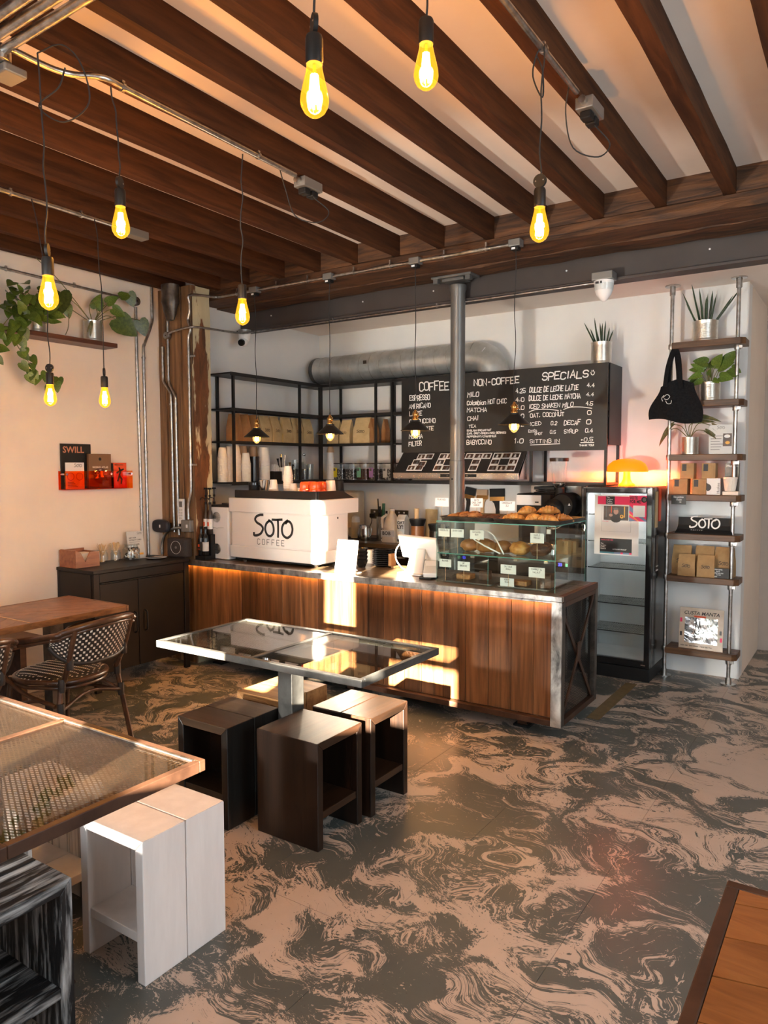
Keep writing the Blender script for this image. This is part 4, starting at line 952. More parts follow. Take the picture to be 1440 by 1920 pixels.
# ------------------------------------------------------------------ espresso machine
em = thing('espresso_machine', 'white two group espresso machine with black shop lettering on its back', 'coffee machine', (-3.72, 4.32, CT))
mx0, mx1, my0, my1 = -4.175, -3.285, 4.10, 4.52
def rr_box(b, x0, x1, y0, y1, z0, z1, r, n=5):
    poly = []
    for cx, cy, a0 in ((x1-r, y1-r, 0), (x0+r, y1-r, 90), (x0+r, y0+r, 180), (x1-r, y0+r, 270)):
        for i in range(n+1):
            a = math.radians(a0+90*i/n); poly.append((cx+r*math.cos(a), cy+r*math.sin(a)))
    return b.prism(poly, z0, z1, 'z')
part('body', rr_box(B(), mx0+.006, mx1-.010, my0+.010, my1-.03, CT+.045, 1.30, .03), M['whitegl'], em, smooth=35)
part('upper_band', rr_box(B(), mx0-.012, mx1+.004, my0, my1+.09, 1.215, 1.325, .03), M['whitegl'], em, smooth=35, bevel=.006)
part('lower_band', rr_box(B(), mx0-.006, mx1+.004, my0, my1-.02, CT+.03, .955, .03), M['whitegl'], em, smooth=35, bevel=.006)
for z in (.962, 1.208): part('seam', rr_box(B(), mx0+.005, mx1-.009, my0+.009, my1-.029, z-.0015, z+.0015, .03), M['bag_lbl_w'], em)
part('cup_rail', B().box(mx0+.05, mx1-.03, my0+.02, my0+.035, 1.326, 1.385).box(mx1-.045, mx1-.03, my0+.036, my1-.06, 1.326, 1.385), M['black_mt'], em, bevel=.004)
part('cup_rail_side', B().prism([(my0+.036, 1.326), (my1+.05, 1.326), (my1-.02, 1.350), (my1-.10, 1.385), (my0+.036, 1.385)], mx1-.029, mx1-.020, 'x'), M['black_mt'], em)
part('cup_tray', B().box(mx0+.05, mx1-.046, my0+.036, my1+.03, 1.326, 1.345), M['black_mt'], em)
part('base', B().box(mx0+.03, mx1-.05, my0+.04, my1-.06, CT+.012, CT+.029), M['black'], em)
for x in (mx0+.10, mx1-.09):
    for y in (my0+.08, my1-.12): part('foot', B().lathe([(.02, CT), (.022, CT+.012)], (x, y, 0), 12), M['chrome'], em)
lb = B(); logo_soto(lb, (-3.915, my0+.0085, 1.025), XR, ZU, .385); part('logo_lettering', lb, M['ink'], em)
lb = B(); text(lb, 'COFFEE', (-3.880, my0+.0085, .978), XR, ZU, .040, w=.0042, sp=1.95, asp=.62); part('shop_lettering', lb, M['ink'], em)
part('side_screw', B().lathe([(.008, 0), (.008, .004)], (mx1-.010, 4.34, 1.185), 10, axis='x'), M['chrome'], em)
part('group_head', B().lathe([(.035, 1.05), (.04, 1.10), (.04, 1.13)], (mx1-.30, my1+.03, 0), 16), M['chrome'], em, smooth=50)
part('group_head', B().lathe([(.035, 1.05), (.04, 1.10), (.04, 1.13)], (mx0+.26, my1+.03, 0), 16), M['chrome'], em, smooth=50)
part('drip_tray', B().box(mx0+.04, mx1-.04, my1-.03, my1+.10, CT+.04, CT+.10), M['inox'], em, bevel=.004)
# white box with two round grilles
wb_ = thing('water_unit', 'narrow white box with two round grilles left of the espresso machine', 'machine', (-4.30, 4.2, CT))
part('body', rr_box(B(), -4.405, -4.195, 4.12, 4.40, CT+.004, 1.245, .02), M['whitegl'], wb_, smooth=35)
part('top', B().box(-4.395, -4.205, 4.13, 4.39, 1.246, 1.262), M['black'], wb_)
part('top_cover', B().box(-4.30, -4.21, 4.15, 4.36, 1.2625, 1.278), M['blackgl'], wb_, bevel=.004)
for z in (.915, 1.165):
    g = part('grille', B().lathe([(.042, -.003), (.042, .0)], (-4.325, 4.12, z), 24, axis='y'), M['galv'], wb_)
    sl = B()
    for i in range(9):
        h = -.036+.009*i; w = math.sqrt(max(.0398**2-h*h, 0))
        sl.box(-4.325-w, -4.325+w, 4.1145, 4.1168, z+h-.0026, z+h+.0026)
    part('grille_slats', sl, M['inox'], g)
part('crack_line', B().tube(curve([(-4.395, 4.1195, 1.085), (-4.35, 4.1192, 1.083), (-4.325, 4.1192, 1.078), (-4.30, 4.1192, 1.083), (-4.25, 4.1195, 1.085)], 4), .0012, 5), M['ink_g'], wb_)
part('foot', B().box(-4.39, -4.21, 4.14, 4.38, CT, CT+.004), M['black'], wb_)
# cups, glasses on top of the machine
def cup(b, x, y, z, r0, r1, h, up=True, n=18):
    pr = [(r0, 0), (r1, h), (r1+.003, h), (r1+.003, h-.006), (r1, h-.008)] if up else [(r1+.003, 0), (r1+.003, .008), (r1, .009), (r0, h), (r0*.6, h-.002)]
    return b.lathe([(r, z+q) for r, q in pr], (x, y, 0), n)
def cup_stack(label, x, y, z, r0, r1, h, n, step, mat, group=None, up=False, lean=0.0):
    t = thing('cup_stack', label, 'cups', (x, y, z), group)
    for i in range(n):
        part('cup', cup(B(), x+lean*i, y, z+step*i, r0, r1, h, up), mat, t, smooth=45)
    return t
TZ = 1.3455
cup_stack('short stack of upside down paper espresso cups on the machine, left one', -3.83, 4.24, TZ, .024, .034, .075, 5, .011, M['cup'])
cup_stack('tall stack of upside down paper cups on the espresso machine', -3.735, 4.30, TZ, .025, .035, .078, 11, .0145, M['cup'])
cup_stack('stack of paper cups on the machine right of the tall stack', -3.63, 4.24, TZ, .024, .032, .07, 3, .011, M['cup'])
cup_stack('single small paper cup on the machine', -3.565, 4.24, TZ, .020, .026, .06, 1, .01, M['cup'])
bl = thing('black_tamper_jug', 'small black lidded cup on the left end of the machine', 'cup', (-4.02, 4.24, TZ))
part('body', B().lathe([(.036, TZ), (.042, TZ+.01), (.043, TZ+.075)], (-4.03, 4.24, 0), 18), M['black'], bl, smooth=45)
part('lid', B().lathe([(.045, TZ+.0755), (.045, TZ+.095), (.038, TZ+.10)], (-4.03, 4.24, 0), 18), M['blackgl'], bl, smooth=45)
stm = B().lathe([(.026, TZ), (.03, TZ+.002), (.032, TZ+.05), (.042, TZ+.115), (.0415, TZ+.115), (.031, TZ+.05), (.028, TZ+.006)], (-3.925, 4.24, 0), 18)
solo('steel_tumbler', stm, M['chrome'], 'polished steel tumbler beside the black cup on the machine', 'tumbler', smooth=50)
for k, (x, y) in enumerate(((-3.465, 4.175), (-3.380, 4.185), (-3.475, 4.265), (-3.390, 4.275))):
    b = B(); pf = [(.033, TZ), (.040, TZ+.006), (.040, TZ+.05), (.036, TZ+.055), (.038, TZ+.06), (.036, TZ+.095), (.028, TZ+.108), (.01, TZ+.11)]
    ring = []
    for r, z in pf: ring.append([Vector((x+(r+(.0016 if j % 2 else -.0006))*math.cos(2*PI*j/24), y+(r+(.0016 if j % 2 else -.0006))*math.sin(2*PI*j/24), z)) for j in range(24)])
    b.loft(ring)
    solo('orange_tumbler', b, M['orange_gl'], ('fluted orange red tumbler on the machine, front left of four', 'fluted orange red tumbler on the machine, front right of four', 'fluted orange red tumbler on the machine, back left of four', 'fluted orange red tumbler on the machine, back right of four')[k], 'tumbler', 'orange tumblers on the espresso machine', smooth=30)
cup_stack('paper cup stack right of the orange tumblers', -3.385, 4.375, TZ, .034, .044, .105, 2, .010, M['cup'])
solo('black_canister', B().lathe([(.05, TZ), (.048, TZ+.01), (.040, TZ+.11), (.03, TZ+.115)], (-3.40, 4.49, 0), 20), M['black'], 'matt black canister at the right end of the machine top', 'canister', smooth=40)
solo('folded_cloth', rr_box(B(), -3.60, -3.52, 4.33, 4.45, TZ, TZ+.035, .02), M['cup'], 'folded pale cloth on top of the machine', 'cloth', bevel=.01)
# ------------------------------------------------------------------ small things on the counter
sg = thing('price_sign', 'white acrylic sign standing on the counter at the corner of the machine', 'sign', (-3.0, 4.06, CT))
nrm = Vector((0, -.97, .24))
b = B()
c0 = Vector((-3.085, 4.03, CT+.002)); u_ = Vector((.165, .015, 0)); v_ = Vector((-.01, .055, .222)); w_ = u_.cross(v_).normalized()*.003
b.add([c0, c0+u_, c0+u_+v_, c0+v_, c0+w_, c0+u_+w_, c0+u_+v_+w_, c0+v_+w_], [(0,1,2,3),(7,6,5,4),(0,4,5,1),(1,5,6,2),(2,6,7,3),(3,7,4,0)])
part('panel', b, M['paper'], sg)
wn = w_.normalized()*.0036
def onsign(a, c): return c0+u_*a+v_*c+wn
b = B(); b.add([onsign(.16, .20), onsign(.56, .20), onsign(.56, .30), onsign(.16, .30)], [(0,1,2,3)]); part('printed_bar', b, M['ink_g'], sg)
b = B(); text(b, 'thank you', onsign(.58, .10), u_, v_, .012, w=.0014); text(b, 'free', onsign(.3, .36), u_, v_, .012, w=.0014); part('print', b, M['ink_g'], sg)
part('foot', B().box(-3.07, -2.93, 4.065, 4.13, CT, CT+.003), M['paper'], sg)
# black bowls and saucers
bw = thing('bowl_stack', 'stack of black saucers on the counter beside the sign', 'saucers', (-3.0, 4.46, CT))
for i in range(9): part('saucer', B().lathe([(.045, CT+.014*i), (.072, CT+.014*i+.012), (.074, CT+.014*i+.0135), (.05, CT+.014*i+.004)], (-2.99, 4.48, 0), 22), M['blackgl'], bw, smooth=50)
b2 = thing('cup_tower', 'stack of black cups left of the saucers', 'cups', (-3.10, 4.36, CT))
for i in range(4): part('cup', B().lathe([(.026, CT+.028*i), (.04, CT+.028*i+.03), (.047, CT+.028*i+.055), (.044, CT+.028*i+.055), (.03, CT+.028*i+.012)], (-3.09, 4.36, 0), 20), M['blackgl'], b2, smooth=50)
solo('white_tub', rr_box(B(), -3.24, -3.12, 4.55, 4.60, CT, CT+.10, .015), M['white'], 'white tub on the counter behind the black cups', 'tub', smooth=35)
solo('cloth_packet', B().box(-2.91, -2.885, 4.44, 4.50, CT, CT+.10).box(-2.91, -2.86, 4.44, 4.50, CT, CT+.012), M['kraft_d'], 'brown packet standing beside the black saucers', 'packet')
# till
tl = thing('till', 'white tablet till on a tapered stand, seen from behind', 'till', (-2.56, 4.30, CT))
b = B()
ctr = Vector((-2.60, 4.36, 1.005)); uu = Vector((.99, .10, -.06)).normalized(); vv = Vector((.10, -.50, .80)).normalized(); vv = (vv-uu*vv.dot(uu)).normalized(); ww = uu.cross(vv)
vs = [ctr+uu*sx*.145+vv*sy*.095+ww*sz*.012 for sz in (-1, 1) for sx, sy in ((-1, -1), (1, -1), (1, 1), (-1, 1))]
b.add(vs, [(3,2,1,0),(4,5,6,7),(0,1,5,4),(1,2,6,5),(2,3,7,6),(3,0,4,7)])
part('tablet', b, M['whitegl'], tl, bevel=.006)
b = B()
rings = []
for t in range(7):
    f = t/6; c = Vector((-2.585, 4.27, CT+.010)).lerp(ctr+ww*.014*(1 if ww.y < 0 else -1), f); hw = .065-.012*f; hd = .045-.012*f
    rings.append([c+Vector((hw*math.cos(2*PI*i/14), hd*math.sin(2*PI*i/14), 0)) for i in range(14)])
part('stand', B().loft(rings), M['whitegl'], tl, smooth=50)
part('base', rr_box(B(), -2.69, -2.50, 4.20, 4.36, CT, CT+.010, .02), M['whitegl'], tl)
part('cable', B().tube(curve([(-2.74, 4.33, 1.03), (-2.755, 4.30, .98), (-2.74, 4.28, .92), (-2.69, 4.27, .87), (-2.65, 4.27, .855)], 5), .004, 6), M['white'], tl, smooth=60)
cr_ = thing('card_reader', 'grey white card reader lying tilted on the counter beside the pastry case', 'card reader', (-2.42, 4.16, CT))
Mt = tr(-2.40, 4.17, CT+.062) @ rot('Z', .45) @ rot('X', .42)
part('body', B().box(-.045, .045, -.085, .085, -.016, .016, Mt), M['bag_lbl_w'], cr_, bevel=.006)
part('screen', B().box(-.035, .035, .01, .07, .0165, .0175, Mt), M['white'], cr_)
part('stand', B().box(-2.45, -2.36, 4.10, 4.20, CT, CT+.012), M['black'], cr_, bevel=.003)
# ------------------------------------------------------------------ pastry case
PX0, PX1, PY0, PY1, PZ1 = -2.295, -1.51, 4.055, 4.585, 1.218
pc = thing('pastry_case', 'glass pastry display case on the counter', 'display case', ((PX0+PX1)/2, (PY0+PY1)/2, CT))
for nm, a in (('front_pane', (PX0, PX1, PY0, PY0+.005, CT, PZ1)), ('side_pane', (PX0, PX0+.005, PY0+.0055, PY1, CT, PZ1)), ('side_pane', (PX1-.005, PX1, PY0+.0055, PY1, CT, PZ1))):
    part(nm, B().box(*a), M['glass'], pc)
part('top_pane', B().box(PX0, PX1, PY0, PY1, PZ1+.0005, PZ1+.006), M['glass'], pc)
SZ = 1.022
part('shelf_pane', B().box(PX0+.006, PX1-.006, PY0+.006, PY1-.02, SZ-.006, SZ), M['glass'], pc)
e = B()
e.box(PX0+.006, PX1-.006, PY0+.0055, PY0+.0062, SZ-.006, SZ)
e.box(PX0, PX0+.0012, PY0-.0006, PY0, CT, PZ1).box(PX1-.0018, PX1+.0004, PY0-.0006, PY0+.001, CT, PZ1).box(PX0, PX1, PY0-.0006, PY0+.0002, PZ1, PZ1+.006)
e.box(PX1, PX1+.0006, PY0, PY1, PZ1, PZ1+.006).box(PX1-.001, PX1+.0005, PY1-.004, PY1, CT, PZ1).box(PX0+.36, PX0+.362, PY0-.0006, PY0, CT, SZ)
part('glass_edges', e, M['glass_e'], pc)
for x in (PX0+.04, PX1-.045):
    for z in (PZ1-.03,):
        part('corner_clip', B().box(x-.014, x+.014, PY0+.006, PY0+.022, z-.015, z+.015), M['chrome'], pc, bevel=.002)
for x in (PX0+.05, PX0+.25, PX1-.25, PX1-.06): part('shelf_clip', B().box(x-.012, x+.012, PY0+.0065, PY0+.022, SZ-.022, SZ-.0065), M['chrome'], pc, bevel=.002)
part('side_handle', B().tube(curve([(PX1+.001, 4.50, 1.20), (PX1+.02, 4.50, 1.20), (PX1+.02, 4.50, 1.165), (PX1+.001, 4.50, 1.165)], 3), .004, 6), M['chrome'], pc)
# cold base unit standing behind it: stainless with the blue display
ub = thing('chiller_unit', 'stainless chiller unit with blue digital display behind the pastry case', 'appliance', (-1.72, 5.42, 0))
part('body', B().box(-2.40, -1.835, 5.20, 5.80, 0, .99), M['inox'], ub, bevel=.006)
part('display', B().box(-1.935, -1.862, 5.194, 5.20, .822, .862), M['black'], ub)
font_text('display_digits', '33', M['blue_led'], ub, (-1.912, 5.1935, .832), XR, ZU, .022, bold=.03)
part('lamp_switch', B().box(-1.858, -1.842, 5.196, 5.20, .83, .852), M['green_led'], ub)
part('badge', B().box(-1.90, -1.845, 5.197, 5.20, .755, .772), M['steel_dk'], ub)
# trays on top
for k, (x0, x1, y0, y1, lb) in enumerate(((-2.31, -1.94, 4.11, 4.53, 'left dark tray with cookies on top of the pastry case'), (-1.93, -1.50, 4.10, 4.55, 'right dark tray with croissants on top of the pastry case'))):
    t = thing('baking_tray', lb, 'tray', ((x0+x1)/2, (y0+y1)/2, PZ1+.0065))
    z = PZ1+.0065
    part('tray_base', rr_box(B(), x0+.012, x1-.012, y0+.012, y1-.012, z, z+.006, .02), M['steel_dk'], t)
    rim = []
    for i, (o_, zz) in enumerate(((.012, z), (0, z+.022), (-.004, z+.022), (.008, z))):
        b = B(); rr_box(b, x0+o_, x1-o_, y0+o_, y1-o_, zz, zz+.001, .025); rim.append(b.v[len(b.v)//2:])
    part('tray_rim', B().loft(rim+[rim[0]], caps=False), M['steel_dk'], t, smooth=40)
TZ2 = PZ1+.0135
def croissant(b, c, L_, r, ang, tilt=0, seed=0):
    n = 30; rings = []; c = Vector(c)
    for i in range(n+1):
        t = -1+2*i/n; a = t*1.05
        cx = L_/2*math.sin(a)/math.sin(1.05); cy = -L_*.22*(math.cos(a)-.75)
        rad = r*max(.12, (1-abs(t)**2.2))*(.88+.20*((i*.30) % 1.0)) + .002
        tang = Vector((math.cos(a), math.sin(a)*.55, 0)).normalized(); side = Vector((-tang.y, tang.x, 0))
        ring = []
        for k in range(10):
            q = 2*PI*k/10; p = Vector((cx, cy, 0)) + side*rad*1.12*math.cos(q) + ZU*rad*.72*(math.sin(q)+.8)
            p += Vector((1, 1, 1))*.003*noise.noise(p*60+Vector((seed, 0, 0)))
            ring.append(c + rot('Z', ang) @ p)
        rings.append(ring)
    return b.loft(rings)
cl = [(-1.83, 4.20, 0, .15, .036, .2), (-1.70, 4.18, 0, .14, .036, 1.2), (-1.60, 4.17, 0, .15, .034, -.2), (-1.80, 4.34, 0, .14, .035, .6), (-1.68, 4.34, 0, .15, .036, 2.2), (-1.57, 4.32, 0, .14, .034, .1), (-1.645, 4.29, .048, .14, .034, .5), (-1.77, 4.25, .045, .13, .033, 1.0)]
pos_w = ('front left', 'front middle', 'front right', 'rear left', 'rear middle', 'rear right', 'lying on top of the pile', 'lying on top, left side')
for i, (x, y, z, L_, r, a) in enumerate(cl):
    solo('croissant', croissant(B(), (x, y, TZ2+z), L_, r, a, seed=i), M['croiss'], 'glazed golden pastry on the right tray, ' + pos_w[i], 'pastry', 'pastries on the right tray', smooth=50)
ck = [(-2.24, 4.19, 0), (-2.17, 4.20, .004), (-2.20, 4.27, .012), (-2.13, 4.28, 0), (-2.10, 4.19, .008), (-2.26, 4.32, 0), (-2.18, 4.36, .010)]
ckw = ('leftmost at the front', 'second at the front', 'on top in the middle', 'right of the middle', 'rightmost at the front', 'leftmost at the back', 'at the back')
for i, (x, y, z) in enumerate(ck):
    solo('cookie', B().blob((x, y, TZ2+.014+z), .044, .044, .016, seed=i+3, amp=.12, n=14, m=7, freq=3), M['cookie'], 'chunky golden cookie on the left tray, ' + ckw[i], 'cookie', 'cookies on the left tray', smooth=60)
for i, (x, y, z) in enumerate([(-2.03, 4.18, 0), (-2.0, 4.27, .006), (-1.965, 4.18, .004), (-2.06, 4.30, 0)]):
    solo('dark_cookie', B().blob((x, y, TZ2+.011+z), .042, .042, .013, seed=i+13, amp=.12, n=14, m=7, freq=3), M['cookie_d'], 'dark brown cookie between the two trays, ' + ('first', 'second from left, raised', 'rightmost', 'at the back')[i], 'cookie', 'dark cookies on top of the pastry case', smooth=60)
# inside: buns on the glass shelf, cakes below
for i, (x, y, r, mt, nm, lb) in enumerate(((-2.14, 4.22, .062, 'bun', 'bun', 'round golden bun on the glass shelf, leftmost'), (-2.02, 4.20, .066, 'bun', 'bun', 'seeded pale bun on the glass shelf, second from left'), (-1.91, 4.23, .060, 'bun', 'bun', 'golden bun on the glass shelf, third from left'), (-1.79, 4.20, .062, 'croiss', 'bun', 'dark glazed bun on the glass shelf'), (-1.66, 4.19, .060, 'choc', 'chocolate_bun', 'chocolate covered bun on the glass shelf, right of the middle'), (-1.70, 4.35, .055, 'choc', 'chocolate_bun', 'chocolate covered bun at the rear of the glass shelf'))):
    solo(nm, B().blob((x, y, SZ+r*.66), r, r*.92, r*.66, seed=i+30, amp=.13, n=18, m=12, freq=2.6, flat=-r*.60), M[mt], lb, 'bun', smooth=70)
for i, (x, y, w, d, h, mt, nm, lb) in enumerate(((-2.17, 4.22, .10, .08, .035, 'cookie', 'traybake', 'pale brown tray bake at the bottom left of the case'), (-2.04, 4.24, .06, .07, .06, 'choc', 'brownie', 'dark brownie at the bottom of the case'), (-1.78, 4.17, .13, .08, .03, 'cookie', 'traybake', 'pale tray bake at the bottom middle of the case'), (-1.60, 4.17, .07, .08, .085, 'choc', 'cake_slice', 'tall brown cake slice at the bottom right of the case'))):
    solo(nm, B().box(x-w/2, x+w/2, y-d/2, y+d/2, CT+.010, CT+.010+h), M[mt], lb, 'cake', bevel=.006)
for i, (x0, x1) in enumerate(((-2.27, -1.93), (-1.90, -1.56))):
    solo('case_tray', rr_box(B(), x0, x1, 4.09, 4.40, CT+.0005, CT+.0095, .015), M['steel_dk'], ('left', 'right')[i]+' dark tray at the bottom of the pastry case', 'tray')
# shelf boards seen inside and kraft packs to the right
for i, (x, y, w, h) in enumerate(((-1.585, 4.40, .075, .085), (-1.60, 4.50, .10, .07))):
    solo('sandwich_pack', B().box(x-w/2, x+w/2, y-.03, y+.03, SZ+.0005, SZ+h), M['card'], ('small', 'wide')[i]+' brown card pack at the right end of the glass shelf', 'pack', bevel=.002)
# price cards on sticks
def price_card(label, x, y, zc, w, h, lines, zb):
    t = thing('price_card', label, 'price card', (x, y, zb), 'hand written price cards')
    part('stick', B().tube([(x, y+.002, zb), (x, y+.002, zc)], .0014, 6), M['stick'], t)
    part('card', B().box(x-w/2, x+w/2, y-.0006, y+.0006, zc-h/2, zc+h/2), M['paper'], t)
    b = B()
    for i, s_ in enumerate(lines):
        hh = min(h*.17, .011); tw = twidth(s_, hh, 1.3)
        if not s_: continue
        k = min(1, w*.86/tw)
        text(b, s_, (x-tw*k/2, y-.0009, zc+h*.22-i*h*.28), XR, ZU, hh*k, w=.0016, sp=1.3, jit=.05)
    part('handwriting', b, M['ink'], t)
    return t
yi = PY0+.020
price_card('price card reading flapjack on the left tray', -2.345+.03, 4.16, 1.335, .10, .055, ['FLAPJACK', ''], TZ2)
price_card('price card for the cookies, standing on the left tray in front of the brushes', -2.085, 4.20, 1.335, .085, .058, ['OATS', 'CHOC CHIP', 'COOKIE'], TZ2)
price_card('price card reading croissant above the golden pastries', -1.845, 4.13, 1.325, .10, .058, ['CROISSANT', '3.2'], TZ2+.04)
for i, (x, zc, w, h, ls, lb) in enumerate(((-2.25, 1.148, .08, .05, ['CHOCOLATE'], 'price card reading chocolate, leftmost on the glass shelf'), (-2.155, 1.148, .09, .052, ['LEMON CAKE'], 'price card for lemon cake on the glass shelf'), (-2.02, 1.145, .095, .055, ['CINNAMON', 'BUN'], 'price card for the cinnamon bun on the glass shelf'), (-1.63, 1.145, .085, .058, ['MAPLE', 'PECAN'], 'tilted price card with two words at the right of the glass shelf'))):
    price_card(lb, x, yi, zc, w, h, ls, SZ)
for i, (x, zc, w, h, ls, lb) in enumerate(((-2.24, .955, .085, .05, ['BLONDIE'], 'price card at the bottom left of the case'), (-2.11, .945, .085, .055, ['GF', 'BROWNIE'], 'price card beside the dark brownie'), (-1.81, .947, .10, .055, ['OAT BAR', 'VEGAN'], 'price card at the bottom middle of the case'), (-1.63, .942, .10, .06, ['CARROT &', 'WALNUT'], 'price card in front of the cake slice'), (-1.82, .868, .09, .05, ['ROCKY', 'ROAD'], 'lowest price card, standing low at the bottom middle'))):
    price_card(lb, x, yi+(.006 if i == 4 else 0), zc, w, h, ls, CT+.0095)
# tongs
tg = thing('tongs', 'white handled tongs lying on the glass shelf', 'tongs', (-1.95, 4.15, SZ))
part('arm', B().tube(curve([(-2.05, 4.10, SZ+.14), (-2.06, 4.10, SZ+.10), (-1.99, 4.10, SZ+.06), (-1.88, 4.11, SZ+.012)], 6), .005, 6), M['white'], tg, smooth=60)
part('arm', B().tube(curve([(-2.05, 4.10, SZ+.14), (-2.0, 4.12, SZ+.15), (-1.93, 4.12, SZ+.12), (-1.86, 4.12, SZ+.008)], 6), .005, 6), M['white'], tg, smooth=60)
# ------------------------------------------------------------------ wall shelving, left part and back part
ZS = [1.435, 1.775, 2.045, 2.335]
def frame_bar(par, a, b_, nm='frame_bar'): part(nm, B().bar(a, b_, .020, .020), M['black_mt'], par)
fx, fy = -4.405, 5.555
ls = thing('wall_shelving', 'black steel framed shelving along the left kitchen wall', 'shelf unit', (-4.54, 5.0, 1.42))
for y in (4.40, 5.24, fy-.02):
    part('post', B().box(fx-.01, fx+.01, y-.01, y+.01, ZS[0]-.01, ZS[3]), M['black_mt'], ls)
for y in (4.47,): part('post', B().box(-4.672, -4.652, y-.01, y+.01, ZS[0]-.01, ZS[3]), M['black_mt'], ls)
for z in ZS:
    part('shelf_board', B().box(-4.678, fx+.008, 4.36, 5.535, z-.012, z), M['black_mt'], ls)
    part('shelf_front', B().box(fx+.0085, fx+.0125, 4.36, 5.535, z-.026, z+.002), M['black_mt'], ls)
bs_ = thing('wall_shelving', 'black steel framed shelving along the back wall, behind the chalkboard', 'shelf unit', (-3.0, 5.7, 1.42))
for x in (fx+.002, -3.775, -3.60, -2.28, -1.685):
    part('post', B().box(x-.01, x+.01, fy-.01, fy+.01, ZS[0]-.01, ZS[3]), M['black_mt'], bs_)
    part('rear_post', B().box(x-.01, x+.01, 5.855, 5.875, ZS[0]-.01, ZS[3]), M['black_mt'], bs_)
for k, z in enumerate(ZS):
    segs = [(-4.66, -1.675)] if k in (0, 3) else ([(-4.66, -3.59)] if k == 1 else [(-4.66, -3.785), (-3.765, -1.675)])
    for a, b_ in segs:
        part('shelf_board', B().box(a, b_, fy+.012, 5.878, z-.012, z), M['black_mt'], bs_)
        part('shelf_front', B().box(max(a, fx), b_, fy-.004+.0, fy-.0005, z-.024, z+.002), M['black_mt'], bs_)
part('end_panel', B().box(-1.674, -1.666, fy+.012, 5.878, ZS[1]-.05, ZS[3]), M['black_mt'], bs_)
for z in (1.98,): part('end_shelf', B().box(-1.90, -1.675, fy+.013, 5.87, z-.012, z), M['shelf_woody'], bs_)
# ------------------------------------------------------------------ chalkboard
cbd = thing('menu_board', 'long chalkboard menu with white hand lettering on the back shelving', 'menu board', (-2.57, 5.53, 1.69))
BX0, BX1, BZ0, BZ1, BY = -3.475, -1.668, 1.684, 2.330, 5.515
part('board', B().box(BX0, BX1, BY, BY+.012, BZ0, BZ1), M['slate'], cbd)
part('board_edge', B().box(BX0, BX1, BY+.0125, BY+.03, BZ1-.012, BZ1+.004), M['black_mt'], cbd)
def onb(px_, py_):
    """board point for the place where a word starts, metres"""
    return (BX0+px_, BY-.0012, BZ1-py_)
def word(txt, x, y, h, wd, w=None):
    b = B(); asp = .6
    asp *= wd/(twidth(txt, h, 1.3, asp) - h*asp*.3)
    text(b, txt, onb(x, y+h), XR, ZU, h, w=w or max(.0036, min(.0095, h*.17)), sp=1.3, jit=.09, asp=asp, slant=RND.uniform(-.04, .12))
    part('lettering', b, M['chalk'], cbd)
for t_, x, y, h, wd in (('COFFEE', .186, .050, .068, .285), ('NON-COFFEE', .707, .055, .050, .395), ('SPECIALS', 1.297, .046, .052, .360),
    ('ESPRESSO', .086, .154, .042, .200), ('AMERICANO', .080, .227, .036, .213), ('LATTE', .084, .290, .038, .124), ('CAPPUCCINO', .084, .360, .034, .257), ('FLAT WHITE', .080, .425, .033, .243), ('MOCHA', .080, .490, .034, .135), ('FILTER', .076, .551, .037, .128),
    ('MILO', .647, .155, .038, .101), ('Colombian HOT CHOC', .644, .226, .034, .352), ('MATCHA', .644, .286, .032, .178), ('CHAI', .648, .355, .033, .098), ('TEA', .660, .423, .024, .065), ('ENGLISH BREAKFAST', .645, .464, .013, .219), ('EARL GREY/GREEN/RED BERRIES', .645, .488, .014, .349), ('PEPPERMINT/CHAMOMILE', .645, .514, .014, .263), ('BABYCCINO', .642, .552, .034, .223),
    ('4.25', 1.077, .153, .032, .080), ('4.0', 1.077, .219, .032, .07), ('4.0', 1.077, .283, .033, .07), ('4.0', 1.077, .350, .032, .07), ('3.2', 1.077, .418, .03, .07), ('1.0', 1.070, .544, .036, .072),
    ('DULCE DE LECHE LATTE', 1.192, .149, .038, .391), ('DULCE DE LECHE MATCHA', 1.189, .215, .036, .412), ('ICED SHAKEN MILO', 1.190, .281, .032, .355), ('OAT, COCONUT', 1.201, .351, .030, .275), ('ICED', 1.199, .420, .025, .092), ('EXTRA', 1.188, .481, .020, .072), ('SHOT', 1.239, .502, .017, .063), ('SITTING IN', 1.200, .558, .027, .241), ('DECAF', 1.477, .417, .033, .127), ('SYRUP', 1.478, .486, .027, .107), ('THANK YOU!', 1.600, .602, .012, .112),
    ('4.4', 1.652, .147, .027, .055), ('4.4', 1.647, .214, .026, .055), ('4.5', 1.645, .282, .027, .052), ('0', 1.659, .346, .029, .028), ('0', 1.653, .413, .035, .032), ('0.4', 1.644, .481, .030, .055), ('0.2', 1.371, .422, .027, .048), ('0.5', 1.365, .489, .023, .045), ('+0.5', 1.606, .550, .028, .095)):
    word(t_, x, y, h, wd)
for l in ([(1.190, .340), (1.22, .328), (1.258, .323), (1.35, .326), (1.431, .337)], [(1.472, .332), (1.50, .322), (1.546, .316), (1.62, .320), (1.691, .332)], [(1.204, .599), (1.445, .593)], [(1.610, .588), (1.711, .588)], [(1.448, .336), (1.452, .338)]):
    b = B(); stroke(b, curve([onb(*p) for p in l], 4) if len(l) > 2 else [onb(*p) for p in l], .0055, (0, -1, 0)); b.flat = True; part('underline', b, M['chalk'], cbd)
b = B()
stroke(b, curve([onb(1.680, .064), onb(1.684, .078), onb(1.694, .084), onb(1.704, .077), onb(1.707, .062)], 4), .0055, (0, -1, 0))
stroke(b, [onb(1.688, .050), onb(1.688, .058)], .006, (0, -1, 0)); stroke(b, [onb(1.699, .049), onb(1.699, .057)], .006, (0, -1, 0)); b.flat = True
